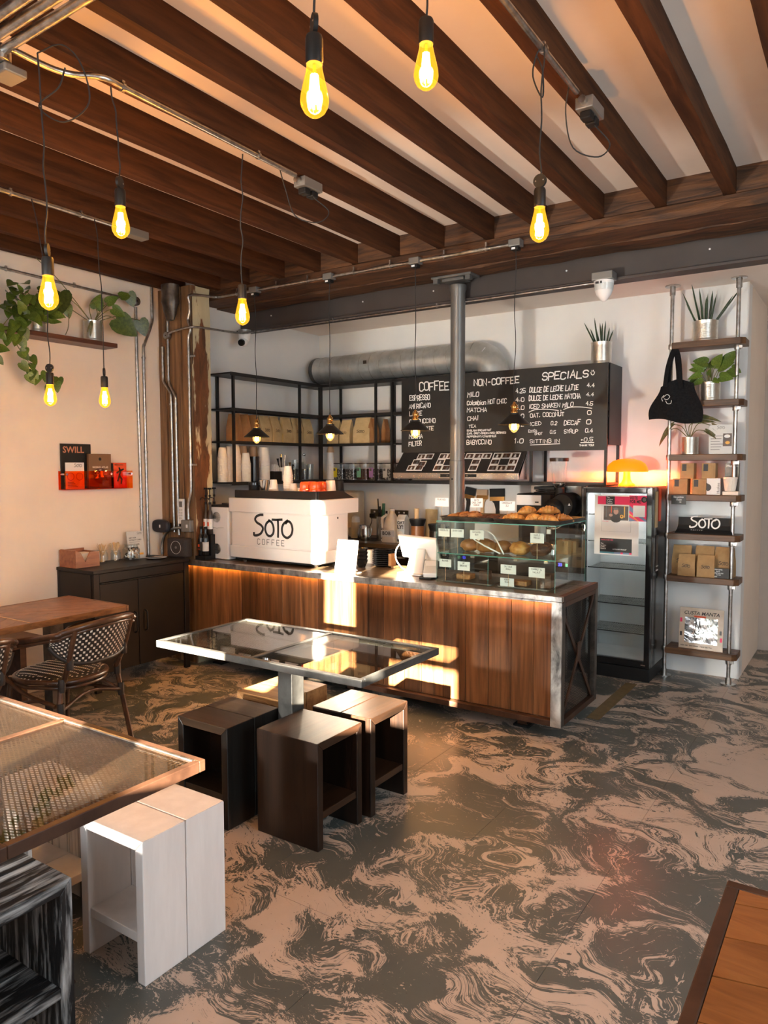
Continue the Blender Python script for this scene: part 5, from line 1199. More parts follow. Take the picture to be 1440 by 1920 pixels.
part('smiley', b, M['chalk'], cbd)
# ------------------------------------------------------------------ cooker hood with photographs on it
HX0, HX1 = -3.455, -2.30
hd = thing('cooker_hood', 'slanted black glass cooker hood with photo collage letters under the chalkboard', 'cooker hood', ((HX0+HX1)/2, 5.6, 1.45))
part('body', B().prism([(5.37, 1.458), (5.37, 1.462), (5.535, 1.682), (5.54, 1.682), (5.54, 1.458)], HX0+.004, HX1-.004, 'x'), M['inox'], hd)
sl0, sl1 = Vector((0, 5.352, 1.512)), Vector((0, 5.515, 1.684)); sd = (sl1-sl0); sn = Vector((0, -sd.z, sd.y)).normalized()
b = B()
def slp(x, t, o=0): p = sl0+sd*t+sn*o; return Vector((x, p.y, p.z))
b.add([slp(HX0, 0, 0), slp(HX1, 0, 0), slp(HX1, 1, 0), slp(HX0, 1, 0), slp(HX0, 0, -.006), slp(HX1, 0, -.006), slp(HX1, 1, -.006), slp(HX0, 1, -.006)], [(0,1,2,3),(7,6,5,4),(0,4,5,1),(1,5,6,2),(2,6,7,3),(3,7,4,0)])
part('glass_front', b, M['blackgl'], hd)
part('control_strip', B().box(HX0, HX1, 5.348, 5.366, 1.462, 1.511), M['inox'], hd, bevel=.003)
part('control_panel', B().box(-2.99, -2.66, 5.346, 5.3478, 1.476, 1.500), M['black'], hd)
for i in range(4): part('control_button', B().box(-2.93+.06*i, -2.915+.06*i, 5.344, 5.346, 1.482, 1.494), M['steel_dk'], hd)
part('underside_lamp', B().box(-3.42, -3.34, 5.40, 5.48, 1.448, 1.4575), M['black'], hd)
cells = {'S': [(1, 2), (2, 2), (0, 1), (0.0, 0), (1.0, 0)], 'O': [(0, 2), (1, 2), (2, 2), (0, 1), (2, 1), (0, 0), (1, 0), (2, 0)], 'T': [(0, 2), (1, 2), (2, 2), (1, 1), (1, 0)]}
cells['S'] = [(.6, 2), (1.6, 2), (.3, 1), (0, 0), (1, 0), (1.1, .72)]
for ch, x0 in (('S', HX0+.12), ('O', HX0+.38), ('T', HX0+.63), ('O', HX0+.88)):
    for cx, cy in cells[ch]:
        cw, chh = .078, .285
        x = x0+cx*cw; t0 = .075+cy*chh
        q = B(); q.add([slp(x, t0, .0012), slp(x+cw-.001, t0, .0012), slp(x+cw-.001, t0+chh-.004, .0012), slp(x, t0+chh-.004, .0012)], [(0,1,2,3)])
        ph = part('photo', q, M['paper'], hd)
        q = B(); m_ = .008; q.add([slp(x+m_, t0+.05, .002), slp(x+cw-.001-m_, t0+.05, .002), slp(x+cw-.001-m_, t0+chh-.04, .002), slp(x+m_, t0+chh-.04, .002)], [(0,1,2,3)])
        f = part('photo_print', q, M['poster_photo'], ph)
        q = B(); xa = x+.02+.02*RND.random(); q.add([slp(xa, t0+.06, .0028), slp(xa+.022, t0+.06, .0028), slp(xa+.018, t0+.06+chh*.45, .0028), slp(xa+.006, t0+.06+chh*.5, .0028)], [(0,1,2,3)])
        part('photo_figure', q, M['ink_g'] if RND.random() < .5 else M['bag_lbl_w'], ph)
# ------------------------------------------------------------------ ventilation duct
dt = thing('ventilation_duct', 'large silver ventilation duct along the back wall above the shelves', 'duct', (-3.6, 5.72, 2.40))
r_ = .125; dy = 5.735; dz = 2.495
b = B(); pts = []; rad = []
n = 60
for i in range(n+1):
    x = -4.56 + (4.56-2.86)*i/n
    pts.append((x, dy, dz)); rad.append(r_*(1+.012*noise.noise(Vector((x*9, 0, 0)))))
part('straight_run', B().tube(pts, rad, 28), M['duct'], dt, smooth=60)
for i in range(14):
    x = -4.46+.115*i
    part('seam_ring', B().tube([(x-.012, dy, dz), (x-.008, dy, dz)], [r_*1.014]*2, 28), M['galv'], dt, smooth=40)
part('end_cap', B().lathe([(.128, 0), (.124, -.03), (.118, -.05)], (-4.56, dy, dz), 28, axis='x'), M['steel'], dt, smooth=50)
bend = [(-2.86, dy, dz)] + [(-2.86+.165*math.sin(a), dy, dz-.165*(1-math.cos(a))) for a in [PI/2*i/8 for i in range(1, 9)]] + [(-2.695, dy, 2.345)]
part('elbow', B().tube(bend, r_*1.03, 28), M['duct'], dt, smooth=60)
part('elbow_clip', B().bar((-2.745, dy-r_-.003, 2.515), (-2.715, dy-r_-.003, 2.545), .008, .004), M['white'], dt)
part('maker_label', B().box(-3.95, -3.915, dy-r_-.006, dy-r_-.001, 2.505, 2.535), M['steel_dk'], dt)
# ------------------------------------------------------------------ coffee bags on the shelves
def coffee_bag(name, label, w, d, h, mat, group, seed=0, word_='Soto', full=True):
    """front faces -Y, base at the origin"""
    t = thing(name, label, 'bag', (0, 0, 0), group)
    rings = []
    prof = [(0, 1, 1), (.06, 1.0, 1.04), (.3, 1.01, 1.06), (.55, 1.0, .92), (.75, .96, .55), (.90, .93, .22), (1.0, .91, .06)]
    for z, a, c in prof:
        hw, hd_ = w/2*a, d/2*c
        ring = [(-hw, -hd_), (-hw*.5, -hd_*1.06), (0, -hd_*1.08), (hw*.5, -hd_*1.06), (hw, -hd_), (hw*.93, 0), (hw, hd_), (0, hd_*1.05), (-hw, hd_), (-hw*.93, 0)]
        rings.append([Vector((x+.004*noise.noise(Vector((x*30, z*6, seed))), y+.004*noise.noise(Vector((z*7, x*25, seed+5))), z*h)) for x, y in ring])
    part('bag_body', B().loft(rings), mat, t, smooth=35, local=True)
    part('bag_seal', B().box(-w/2*.905, w/2*.905, -d*.045, d*.045, h*.955, h*1.0), mat, t, local=True)
    if word_:
        b = B(); tw = w*.46
        logo_soto(b, (-tw/2, -d/2*1.10-.004, h*.40), XR, ZU, tw, 1.0)
        o = part('bag_logo', b, M['ink'], t, local=True)
    return t
lb_pos = ('leftmost', 'second', 'third', 'fourth', 'fifth', 'rightmost')
proto = coffee_bag('coffee_bag', 'x', .134, .085, .235, M['kraft'], 'pale coffee bags on the shelves')
protod = coffee_bag('coffee_bag', 'x', .11, .085, .235, M['kraft_d'], 'brown coffee bags turned sideways on the left shelf', word_=None)
zb = ZS[1]+.001
ys_ = [4.835, 4.985, 5.125, 5.262, 5.40, 5.475]
first = True
for i, y in enumerate((4.86, 5.005, 5.150, 5.295, 5.44)):
    lab = 'pale kraft coffee bag on the left kitchen shelf, ' + ('behind the pendant, leftmost of five', 'second of five from left', 'third of five from left', 'fourth of five from left', 'last before the corner')[i]
    if first: o = proto; o.location = (-4.505, y, zb); o.rotation_euler = (0, 0, PI/2+RND.uniform(-.08, .08)); o['label'] = lab; first = False
    else: o = dup(proto, (-4.505+RND.uniform(-.012, .012), y, zb), PI/2+RND.uniform(-.1, .1), lab)
for i, (y, rz) in enumerate(((4.52, .35), (4.625, .25), (4.735, .3))):
    lab = 'brown coffee bag turned sideways at the left end of the left shelf, ' + ('first', 'second', 'third')[i] + ' of three'
    if i == 0: protod.location = (-4.52, y, zb); protod.rotation_euler = (0, 0, rz); protod['label'] = lab
    else: dup(protod, (-4.52, y, zb), rz, lab)
for i, (x, rz, s_) in enumerate(((-4.325, .05, .95), (-4.18, -.05, .93), (-3.985, .04, 1.12))):
    dup(proto, (x, 5.665, zb), rz, 'pale kraft coffee bag on the back shelf, ' + ('left, behind the second pendant', 'middle', 'large right one with printed name')[i], (s_*(1.0 if i < 2 else 1.22), s_, .97 if i < 2 else 1.03))
for i, (x, rz, s_) in enumerate(((-3.878, 1.45, .80), (-3.825, 1.5, .62))):
    dup(protod, (x, 5.665+.125*i, zb), rz, 'brown coffee bag turned sideways at the right end of the back shelf, ' + ('front', 'rear')[i], (s_, s_, .98))
# ------------------------------------------------------------------ cups, glasses, jars on the lowest shelf
z0 = ZS[0]+.001
for i, (y, n_) in enumerate(((4.30, 19), (4.385, 20), (4.455, 19))):
    cup_stack('tall stack of pale paper cups at the left end of the low shelf, ' + ('leftmost', 'middle', 'right')[i], -4.50, y+.06, z0, .028, .040, .09, 17+i, .0122, M['cup'], 'tall paper cup stacks on the low shelf')
cup_stack('stack of white paper cups right of the shelf post', -4.47, 4.60, z0, .030, .042, .095, 12, .0135, M['paper'])
cup_stack('stack of brown kraft cups at the back of the low shelf, left', -4.60, 4.70, z0, .032, .042, .10, 18, .0122, M['cup_k'])
cup_stack('stack of brown kraft cups at the back of the low shelf, right', -4.60, 4.83, z0, .032, .042, .10, 18, .0122, M['cup_k'])
solo('black_canister', rr_box(B(), -4.53, -4.43, 4.665, 4.745, z0, z0+.215, .03), M['blackgl'], 'tall black canister on the low shelf between cup stacks', 'canister', smooth=40)
cup_stack('thick stack of white paper cups right of the black canister', -4.49, 4.845, z0, .042, .052, .12, 14, .0135, M['paper'])
solo('black_napkin_box', B().box(-4.54, -4.44, 4.93, 5.03, z0, z0+.085), M['black'], 'black box with white sachets on the low shelf', 'box', bevel=.004)
for i in range(5):
    b = B(); y = 4.945+.017*i
    b.prism([(-4.53, z0+.086), (-4.46, z0+.086), (-4.47, z0+.135+.01*(i % 2)), (-4.50, z0+.15), (-4.525, z0+.13)], y, y+.006, 'y')
    solo('paper_sachet', b, M['paper'], 'white paper sachet standing in the black box, number %s from left' % ('one', 'two', 'three', 'four', 'five')[i], 'sachet', 'sachets in the black box')
ut = thing('utensil_cup', 'white cup holding dark and brass utensils on the low shelf', 'utensils', (-4.49, 5.09, z0))
part('cup', B().lathe([(.032, z0), (.04, z0+.12), (.038, z0+.12), (.031, z0+.005)], (-4.49, 5.09, 0), 16), M['white'], ut, smooth=40)
for i, (dx, dy_, h, mt) in enumerate(((.01, -.02, .21, 'black'), (-.01, .005, .24, 'brass'), (.0, .022, .23, 'galv'), (-.02, -.01, .20, 'black'))):
    part('utensil', B().tube([(-4.49+dx*.5, 5.09+dy_*.5, z0+.01), (-4.49+dx*1.6, 5.09+dy_*1.6, z0+h*.8), (-4.49+dx*1.9, 5.09+dy_*1.9, z0+h)], [.004, .005, .011], 8), M[mt], ut, smooth=50)
u2 = thing('utensil_cup', 'black cup with a brass spoon right of the white utensil cup', 'utensils', (-4.46, 5.17, z0))
part('cup', B().lathe([(.03, z0), (.033, z0+.10), (.031, z0+.10), (.029, z0+.005)], (-4.46, 5.17, 0), 16), M['black'], u2, smooth=40)
part('utensil', B().tube([(-4.46, 5.165, z0+.01), (-4.455, 5.155, z0+.14), (-4.453, 5.152, z0+.165)], [.005, .006, .011], 8), M['brass'], u2, smooth=50)
part('utensil', B().tube([(-4.46, 5.175, z0+.01), (-4.455, 5.195, z0+.13), (-4.453, 5.20, z0+.145)], [.005, .006, .011], 8), M['black'], u2, smooth=50)
gl = [(-4.46, 5.225, .034, .105), (-4.46, 5.30, .034, .105), (-4.46, 5.375, .034, .105), (-4.46, 5.45, .036, .15), (-4.55, 5.26, .034, .165), (-4.55, 5.34, .034, .19), (-4.55, 5.42, .034, .17), (-4.54, 5.50, .036, .15)]
for i, (x, y, r, h) in enumerate(gl):
    b = B().lathe([(r*.78, z0), (r*.8, z0+.004), (r, z0+h), (r*.965, z0+h), (r*.76, z0+.008)], (x, y, 0), 18)
    solo('drinking_glass', b, M['glass_j'], 'clear drinking glass on the low shelf, ' + ('front row, first from left', 'front row, second from left', 'front row, third from left', 'front row, tall one at the right', 'back row, first from left', 'back row, tallest', 'back row, third from left', 'back row, rightmost in the corner')[i], 'glass', 'drinking glasses on the low shelf', smooth=50)
bo = thing('glass_bottle', 'glass bottle with bright stopper among the drinking glasses', 'bottle', (-4.50, 5.335, z0))
part('body', B().lathe([(.03, z0), (.034, z0+.01), (.034, z0+.14), (.014, z0+.185), (.013, z0+.225)], (-4.505, 5.415, 0), 16, caps=False), M['glass_j'], bo, smooth=50)
part('stopper', B().lathe([(.014, z0+.2255), (.017, z0+.232), (.017, z0+.243), (.006, z0+.25)], (-4.505, 5.415, 0), 14), M['chrome'], bo, smooth=50)
cup_stack('stack of white cups in the corner of the back shelf', -4.345, 5.62, z0, .027, .036, .085, 14, .0135, M['paper'])
cup_stack('few kraft cups on top in the corner of the back shelf', -4.345, 5.62, z0+.085+.1755+.001, .024, .033, .045, 2, .010, M['cup_k'])
for i, (x, lm, lb) in enumerate(((-4.262, 'bag_lbl_y', 'yellow label'), (-4.13, None, 'no label, full of dark wrapped sweets'), (-3.985, 'bag_lbl_g', 'mint green label'), (-3.845, 'bag_lbl_v', 'violet label'), (-3.69, 'bag_lbl_w', 'pale grey label'))):
    t = thing('square_jar', 'square clear jar on the back shelf with ' + lb, 'jar', (x, 5.65, z0), 'square jars on the back shelf')
    w = .060
    part('jar_glass', rr_box(B(), x-w, x+w, 5.62, 5.735, z0, z0+.150, .014), M['glass_j'], t, smooth=40)
    part('contents', rr_box(B(), x-w+.006, x+w-.006, 5.627, 5.728, z0+.005, z0+.105, .012), M['candy'] if i != 2 else M['cookie_d'], t)
    part('lid', rr_box(B(), x-w-.002, x+w+.002, 5.618, 5.737, z0+.1505, z0+.160, .014), M['steel_dk'], t)
    if lm: part('label_band', B().box(x-.05, x-.005, 5.6165, 5.6192, z0+.025, z0+.115), M[lm], t); part('label_print', B().box(x-.045, x-.022, 5.6155, 5.6163, z0+.085, z0+.108), M['ink_g'], t)
# right bay of the shelving: open with the back wall in view
bt2 = thing('dark_bottle', 'dark bottle with black cap inside the right end of the shelving', 'bottle', (-1.74, 5.75, ZS[1]))
part('body', B().lathe([(.03, ZS[1]+.001), (.034, ZS[1]+.01), (.034, ZS[1]+.10), (.014, ZS[1]+.14)], (-1.74, 5.75, 0), 14), M['bag_dark'], bt2, smooth=50)
part('cap', B().lathe([(.018, ZS[1]+.1405), (.02, ZS[1]+.17)], (-1.74, 5.75, 0), 14), M['black'], bt2)
# ------------------------------------------------------------------ back counter and what stands on it
BCZ = .90
bc = thing('back_counter', 'dark back counter with brown worktop under the wall shelves', 'counter', (-3.5, 5.5, 0))
part('worktop', B().box(-4.675, -2.405, 5.22, 5.875, BCZ-.035, BCZ), M['plank_top'], bc, bevel=.003)
xx = [-4.66, -4.10, -3.54, -2.98, -2.42]
for i in range(4): part('cabinet_door', B().box(xx[i]+.003, xx[i+1]-.003, 5.27, 5.29, .10, BCZ-.06), M['cab'], bc, bevel=.003)
part('carcass', B().box(-4.66, -2.42, 5.291, 5.87, .08, BCZ-.0355), M['black'], bc)
part('kick_board', B().box(-4.66, -2.42, 5.33, 5.35, 0, .08), M['black'], bc)
b3 = thing('back_counter', 'right end worktop behind the pastry case carrying the coffee grinder', 'counter', (-2.15, 5.6, 0))
z = BCZ+.001
ch_ = thing('milk_pitcher_white', 'white and cream plastic pitcher on the back counter', 'pitcher', (-4.02, 5.55, z))
part('body', B().lathe([(.045, z), (.05, z+.01), (.046, z+.09), (.038, z+.13), (.04, z+.145)], (-4.00, 5.55, 0), 18), M['plastic_y'], ch_, smooth=50)
part('lid', B().lathe([(.039, z+.1455), (.038, z+.17), (.034, z+.195), (.015, z+.205)], (-4.00, 5.55, 0), 18), M['white'], ch_, smooth=50)
part('handle', B().tube(curve([(-4.045, 5.54, z+.10), (-4.075, 5.53, z+.09), (-4.07, 5.53, z+.03), (-4.045, 5.54, z+.02)], 4), .007, 8), M['plastic_y'], ch_, smooth=50)
def pitcher(label, x, y):
    t = thing('milk_jug', label, 'jug', (x, y, z), 'steel milk jugs on the back counter')
    part('body', B().lathe([(.043, z), (.046, z+.006), (.044, z+.06), (.035, z+.11), (.036, z+.13), (.034, z+.13), (.033, z+.11), (.041, z+.05)], (x, y, 0), 20, caps=False).lathe([(.0, z+.002), (.043, z+.002)], (x, y, 0), 20, caps=False), M['chrome'], t, smooth=60)
    part('spout', B().prism([(x-.016, y-.034), (x+.016, y-.034), (x, y-.056)], z+.105, z+.135, 'z'), M['chrome'], t)
    part('handle', B().tube(curve([(x+.034, y, z+.115), (x+.065, y, z+.115), (x+.065, y, z+.05), (x+.045, y, z+.03)], 4), .005, 8), M['chrome'], t, smooth=60)
pitcher('polished steel milk jug on the back counter, left one', -3.875, 5.48)
pitcher('polished steel milk jug on the back counter, right one', -3.80, 5.42)
bj = thing('brush_pot', 'steel pot holding pens and a green scraper on the back counter', 'utensils', (-3.70, 5.50, z))
part('pot', B().lathe([(.05, z), (.05, z+.21), (.048, z+.21), (.048, z+.01)], (-3.70, 5.54, 0), 20), M['inox'], bj, smooth=50)
for dx, dy_, h, mt, r in ((-.035, 0, .37, 'black', .006), (-.028, .02, .30, 'black', .009), (.005, .01, .27, 'bag_lbl_w', .008), (.02, -.01, .33, 'green_pl', .014), (.03, .02, .26, 'black', .010)):
    part('tool', B().tube([(-3.70+dx*.7, 5.54+dy_, z+.02), (-3.70+dx*1.25, 5.54+dy_, z+h)], r, 8), M[mt], bj, smooth=50)
th = thing('striped_tool', 'white and black striped thermometer case beside the steel pot', 'tool', (-3.64, 5.46, z))
part('body', B().box(-3.645, -3.615, 5.44, 5.455, z, z+.21), M['white'], th)
for i in range(9): part('stripe', B().box(-3.645, -3.632, 5.4388, 5.4398, z+.02+.02*i, z+.028+.02*i), M['ink'], th)
mk_ = thing('milk_bottle', 'large plastic milk bottle with printed band on the back counter', 'bottle', (-3.52, 5.42, z))
part('body', rr_box(B(), -3.595, -3.445, 5.36, 5.50, z, z+.11, .03).loft([[Vector((-3.52+hx_*math.cos(2*PI*i/20), 5.43+hy_*math.sin(2*PI*i/20), z+zz)) for i in range(20)] for zz, hx_, hy_ in ((.1101, .075, .07), (.15, .074, .068), (.19, .060, .055), (.23, .040, .040), (.255, .024, .024), (.27, .022, .022))]), M['milk'], mk_, smooth=50)
part('cap', B().lathe([(.024, z+.2705), (.025, z+.272), (.025, z+.29), (.022, z+.292)], (-3.52, 5.43, 0), 16), M['white'], mk_)
part('printed_band', B().box(-3.588, -3.452, 5.3575, 5.3595, z+.05, z+.105), M['bag_lbl_w'], mk_)
font_text('band_lettering', 'BOB', M['ink'], mk_, (-3.575, 5.3568, z+.065), XR, ZU, .032, bold=.03)
part('handle', B().tube(curve([(-3.56, 5.41, z+.24), (-3.605, 5.40, z+.20), (-3.60, 5.40, z+.12)], 4), .012, 8), M['milk'], mk_, smooth=50)
oc = thing('oat_milk_carton', 'oat drink carton with dark lettering next to the milk bottle', 'carton', (-3.40, 5.40, z))
part('carton', B().box(-3.435, -3.355, 5.37, 5.45, z, z+.205), M['bag_lbl_w'], oc, bevel=.003)
part('gable_top', B().prism([(5.37, z+.2055), (5.45, z+.2055), (5.415, z+.245), (5.405, z+.245)], -3.435, -3.355, 'x'), M['bag_lbl_w'], oc)
font_text('carton_lettering', 'OAT', M['ink'], oc, (-3.428, 5.3692, z+.165), XR, ZU, .026, bold=.04)
font_text('carton_lettering', 'LY!', M['ink'], oc, (-3.428, 5.3692, z+.125), XR, ZU, .034, bold=.05)
part('printed_shape', B().lathe([(.028, 0), (.028, .0008)], (-3.395, 5.3683, z+.075), 14, axis='y'), M['cup'], oc)
part('printed_shape', B().box(-3.425, -3.365, 5.3685, 5.3695, z+.012, z+.035), M['ink'], oc)
def canister(label, x, y, r, h, mat, lidm):
    t = thing('storage_canister', label, 'canister', (x, y, z))
    part('body', B().lathe([(r, z), (r*1.02, z+h)], (x, y, 0), 20), mat, t, smooth=50)
    part('lid', B().lathe([(r*.95, z+h+.0005), (r*1.25, z+h+.05), (r*1.25, z+h+.06), (r*.3, z+h+.062)], (x, y, 0), 20), lidm, t, smooth=50)
    return t
t = canister('amber canister with black funnel lid and wooden knob on the back counter', -3.27, 5.45, .058, .15, M['honey'], M['black'])
part('knob', B().lathe([(.02, z+.2125), (.018, z+.24), (.022, z+.29), (.022, z+.30)], (-3.28, 5.45, 0), 14), M['stick'], t, smooth=50)
canister('dark canister with black spiked lid on the back counter', -3.12, 5.50, .052, .11, M['bag_dark'], M['black'])
canister('small dark jar behind the till on the back counter', -2.97, 5.52, .045, .09, M['bag_dark'], M['steel_dk'])
solo('green_board', B().box(-3.42, -3.30, 5.84, 5.855, z, z+.27), M['kraft'], 'olive board leaning behind the milk carton', 'board')
solo('counter_tray', rr_box(B(), -4.10, -3.66, 5.36, 5.64, BCZ+.0002, BCZ+.0009, .02), M['black'], 'thin black mat under jugs and pots on the back counter', 'mat')
for i, x in enumerate((-3.98, -3.70)):
    t = thing('wall_socket', ('left', 'right')[i]+' dark double wall socket above the back counter', 'socket', (x, 5.87, 1.05))
    part('plate', B().box(x-.075, x+.075, 5.870, 5.8795, 1.06, 1.15), M['socket'], t, bevel=.002)
    for dx in (-.025, .03): part('switch', B().box(x+dx-.008, x+dx+.008, 5.866, 5.8698, 1.12, 1.135), M['white'], t)
    if i == 0:
        p_ = part('plug', B().box(x-.065, x-.02, 5.835, 5.8698, 1.07, 1.11), M['black'], t, bevel=.006)
        part('plug_lead', B().tube(curve([(x-.045, 5.85, 1.07), (x-.05, 5.85, 1.02), (x-.07, 5.80, .93)], 4), .004, 6), M['black'], p_, smooth=60)
solo('backsplash_panel', B().box(-2.405, -1.89, 5.866, 5.879, 1.0, 1.42), M['inox'], 'shiny steel wall panel behind the coffee grinder', 'panel')
solo('beige_hob_cover', rr_box(B(), -4.50, -4.08, 5.70, 5.84, BCZ+.001, BCZ+.43, .05), M['plastic_y'], 'tall beige appliance behind the espresso machine', 'appliance', smooth=40, bevel=.02)
# brushes hanging on the wall
def wall_brush(label, x, zt, w, l, mat, hm, ang):
    t = thing('wall_brush', label, 'brush', (x, 5.85, zt-l-.2), 'flat brushes hung on the kitchen wall')
    Mb = tr(x, 5.862, zt) @ rot('Y', ang)
    part('bristles', B().box(-w/2, w/2, -.012, .012, -l, 0, Mb), mat, t)
    part('ferrule', B().box(-w/2*.98, w/2*.98, -.013, .013, -l-.035, -l-.0005, Mb), M['brass'], t)
    part('handle', B().loft([[Mb @ Vector((hx_*sx, .009*sy, zz)) for sx, sy in ((-1,-1),(1,-1),(1,1),(-1,1))] for zz, hx_ in ((-l-.036, w*.36), (-l-.06, w*.2), (-l-.11, .014), (-l-.20, .018), (-l-.22, .01))]), hm, t)
wall_brush('flat black brush hung on the wall right of the column, tilted', -2.965, 1.375, .10, .065, M['black'], M['black'], .18)
wall_brush('brown flat brush hung between the two black brushes', -2.855, 1.36, .105, .05, M['cup_k'], M['stick'], 0)
wall_brush('wide black flat brush hung behind the middle price card', -2.715, 1.37, .135, .07, M['black'], M['black'], -.03)
# black oven with white front, coffee grinder
bx = thing('counter_oven', 'black appliance with white front plate behind the pastry case', 'appliance', (-2.12, 5.6, .991))
part('body', B().box(-2.385, -2.10, 5.52, 5.80, 1.10, 1.345), M['black'], bx, bevel=.006)
part('white_front', B().box(-2.385, -2.175, 5.510, 5.519, 1.255, 1.335), M['white'], bx, bevel=.002)
part('front_mark', B().box(-2.225, -2.195, 5.508, 5.5098, 1.275, 1.285), M['ink'], bx)
part('legs', B().box(-2.37, -2.34, 5.53, 5.79, .991, 1.0998).box(-2.14, -2.11, 5.53, 5.79, .991, 1.0998), M['black'], bx)
bx2 = solo('black_tray_stack', B().box(-2.28, -2.11, 5.62, 5.80, 1.346, 1.358).box(-2.27, -2.105, 5.63, 5.79, 1.362, 1.372).box(-2.28, -2.11, 5.62, 5.80, 1.376, 1.400).box(-2.20, -2.18, 5.65, 5.70, 1.358, 1.376), M['black'], 'black trays stacked on the black appliance', 'trays', bevel=.002)
gd = thing('coffee_grinder', 'large matt black coffee grinder with clear bean hopper beside the fridge', 'grinder', (-2.0, 5.45, .991))
part('motor', B().lathe([(.085, -.02), (.095, 0), (.095, .20), (.08, .24)], (-1.975, 5.44, 1.265), 22, axis='y'), M['black'], gd, smooth=50)
part('burr_housing', B().lathe([(.02, -.075), (.045, -.07), (.075, -.05), (.08, -.02), (.08, 0)], (-2.035, 5.42, 1.235), 22, axis='y'), M['black'], gd, smooth=50)
part('dial', B().lathe([(.012, -.095), (.034, -.09), (.038, -.0755)], (-2.035, 5.42, 1.235), 18, axis='y'), M['rubber'], gd, smooth=50)
part('dial_stud', B().lathe([(.006, -.099), (.007, -.0955)], (-2.035, 5.42, 1.235), 10, axis='y'), M['chrome'], gd)
for dx in (-.06, .055): part('stud', B().lathe([(.005, -.062), (.006, -.05)], (-2.035+dx, 5.42, 1.235), 10, axis='y'), M['chrome'], gd)
part('neck', B().lathe([(.036, 1.315), (.034, 1.40)], (-2.01, 5.48, 0), 18), M['black'], gd, smooth=50)
part('collar', B().lathe([(.03, 1.4005), (.05, 1.425), (.05, 1.43)], (-2.02, 5.48, 0), 18), M['chrome'], gd, smooth=50)
part('hopper', B().lathe([(.046, 1.431), (.052, 1.46), (.068, 1.58), (.070, 1.60)], (-2.02, 5.48, 0), 22, caps=False), M['glass_j'], gd, smooth=60)
part('hopper_lid', B().lathe([(.072, 1.6005), (.073, 1.625), (.068, 1.628)], (-2.02, 5.48, 0), 22), M['bag_dark'], gd, smooth=40)
part('dosing_fork', B().tube(curve([(-2.06, 5.40, 1.155), (-2.06, 5.36, 1.10), (-2.0, 5.36, 1.09), (-1.95, 5.38, 1.12)], 4), .007, 8), M['chrome'], gd, smooth=60)
part('spout', B().lathe([(.030, 1.09), (.034, 1.155)], (-2.035, 5.40, 0), 16), M['chrome'], gd, smooth=50)
part('stand', B().box(-2.08, -1.93, 5.47, 5.62, .991, 1.20), M['black'], gd, bevel=.01)
part('warning_mark', B().prism([(-1.925, 1.265), (-1.905, 1.265), (-1.915, 1.285)], 5.4195, 5.4198), M['white'], gd)
COL.objects.unlink(b3); bpy.data.objects.remove(b3)
# ------------------------------------------------------------------ display fridge
FX0, FX1, FY0, FY1, FZ = -1.825, -1.305, 5.42, 5.84, 1.415
fg = thing('display_fridge', 'tall black glass door fridge with posters on its door', 'fridge', ((FX0+FX1)/2, (FY0+FY1)/2, 0))
part('plinth', B().box(FX0+.005, FX1, FY0+.004, FY1, 0, .095), M['black'], fg, bevel=.004)
part('side_wall', B().box(FX1-.03, FX1, FY0+.045, FY1, .0955, FZ), M['blackgl'], fg, bevel=.004)
part('side_wall', B().box(FX0, FX0+.03, FY0+.045, FY1, .0955, FZ), M['blackgl'], fg, bevel=.004)
part('back_wall', B().box(FX0+.0305, FX1-.0305, FY1-.03, FY1-.001, .0955, FZ-.001), M['fr_in'], fg)
part('top_wall', B().box(FX0+.0305, FX1-.0305, FY0+.045, FY1-.0305, FZ-.05, FZ), M['blackgl'], fg)
part('floor_liner', B().box(FX0+.0305, FX1-.0305, FY0+.045, FY1-.0305, .0955, .15), M['fr_in'], fg)
for x0, x1 in ((FX0+.0305, FX0+.034), (FX1-.034, FX1-.0305)): part('liner', B().box(x0, x1, FY0+.046, FY1-.031, .151, FZ-.051), M['fr_in'], fg)
d = part('door', B().box(FX0, FX0+.042, FY0, FY0+.04, .10, FZ).box(FX1-.042, FX1, FY0, FY0+.04, .10, FZ).box(FX0+.042, FX1-.042, FY0, FY0+.04, FZ-.048, FZ).box(FX0+.042, FX1-.042, FY0, FY0+.04, .10, .148), M['blackgl'], fg, bevel=.005)
part('door_glass', B().box(FX0+.043, FX1-.043, FY0+.012, FY0+.018, .1485, FZ-.0485), M['glass_f'], d)
e = B(); e.box(FX0+.012, FX0+.018, FY0-.0012, FY0, .14, FZ-.02).box(FX0+.02, FX1-.02, FY0-.0012, FY0, FZ-.014, FZ-.009)
part('chrome_strip', e, M['steel'], d)
fl_ = lamp('fridge_light', 'AREA', ((FX0+FX1)/2, FY0+.10, FZ-.055), 3.2, (1.0, .96, .93), (0, .25, -1), shape='RECTANGLE', size=.4, size_y=.05); fl_.parent = fg; fl_.location = Vector(fl_.location)-fg.location
for z in (.33, .54, .80, 1.0, 1.2):
    s_ = part('wire_shelf', B().box(FX0+.04, FX1-.04, FY0+.06, FY0+.066, z, z+.007).box(FX0+.04, FX1-.04, FY1-.05, FY1-.044, z, z+.006), M['chrome'], fg)
    wv = B()
    for i in range(26):
        x = FX0+.05+(FX1-FX0-.1)*i/25; wv.box(x-.0016, x+.0016, FY0+.0665, FY1-.0505, z+.001, z+.0045)
    for y in (FY0+.15, FY0+.25): wv.box(FX0+.04, FX1-.04, y-.002, y+.002, z-.003, z+.001)
    part('shelf_wires', wv, M['galv'], s_)
part('badge', B().box(FX1-.06, FX1-.03, FY0-.002, FY0, .118, .126), M['chrome'], d)
sp_ = thing('fridge_brochure_rack', 'leaflets and tools hanging on the right side of the fridge', 'rack', (FX1+.01, 5.62, .9))
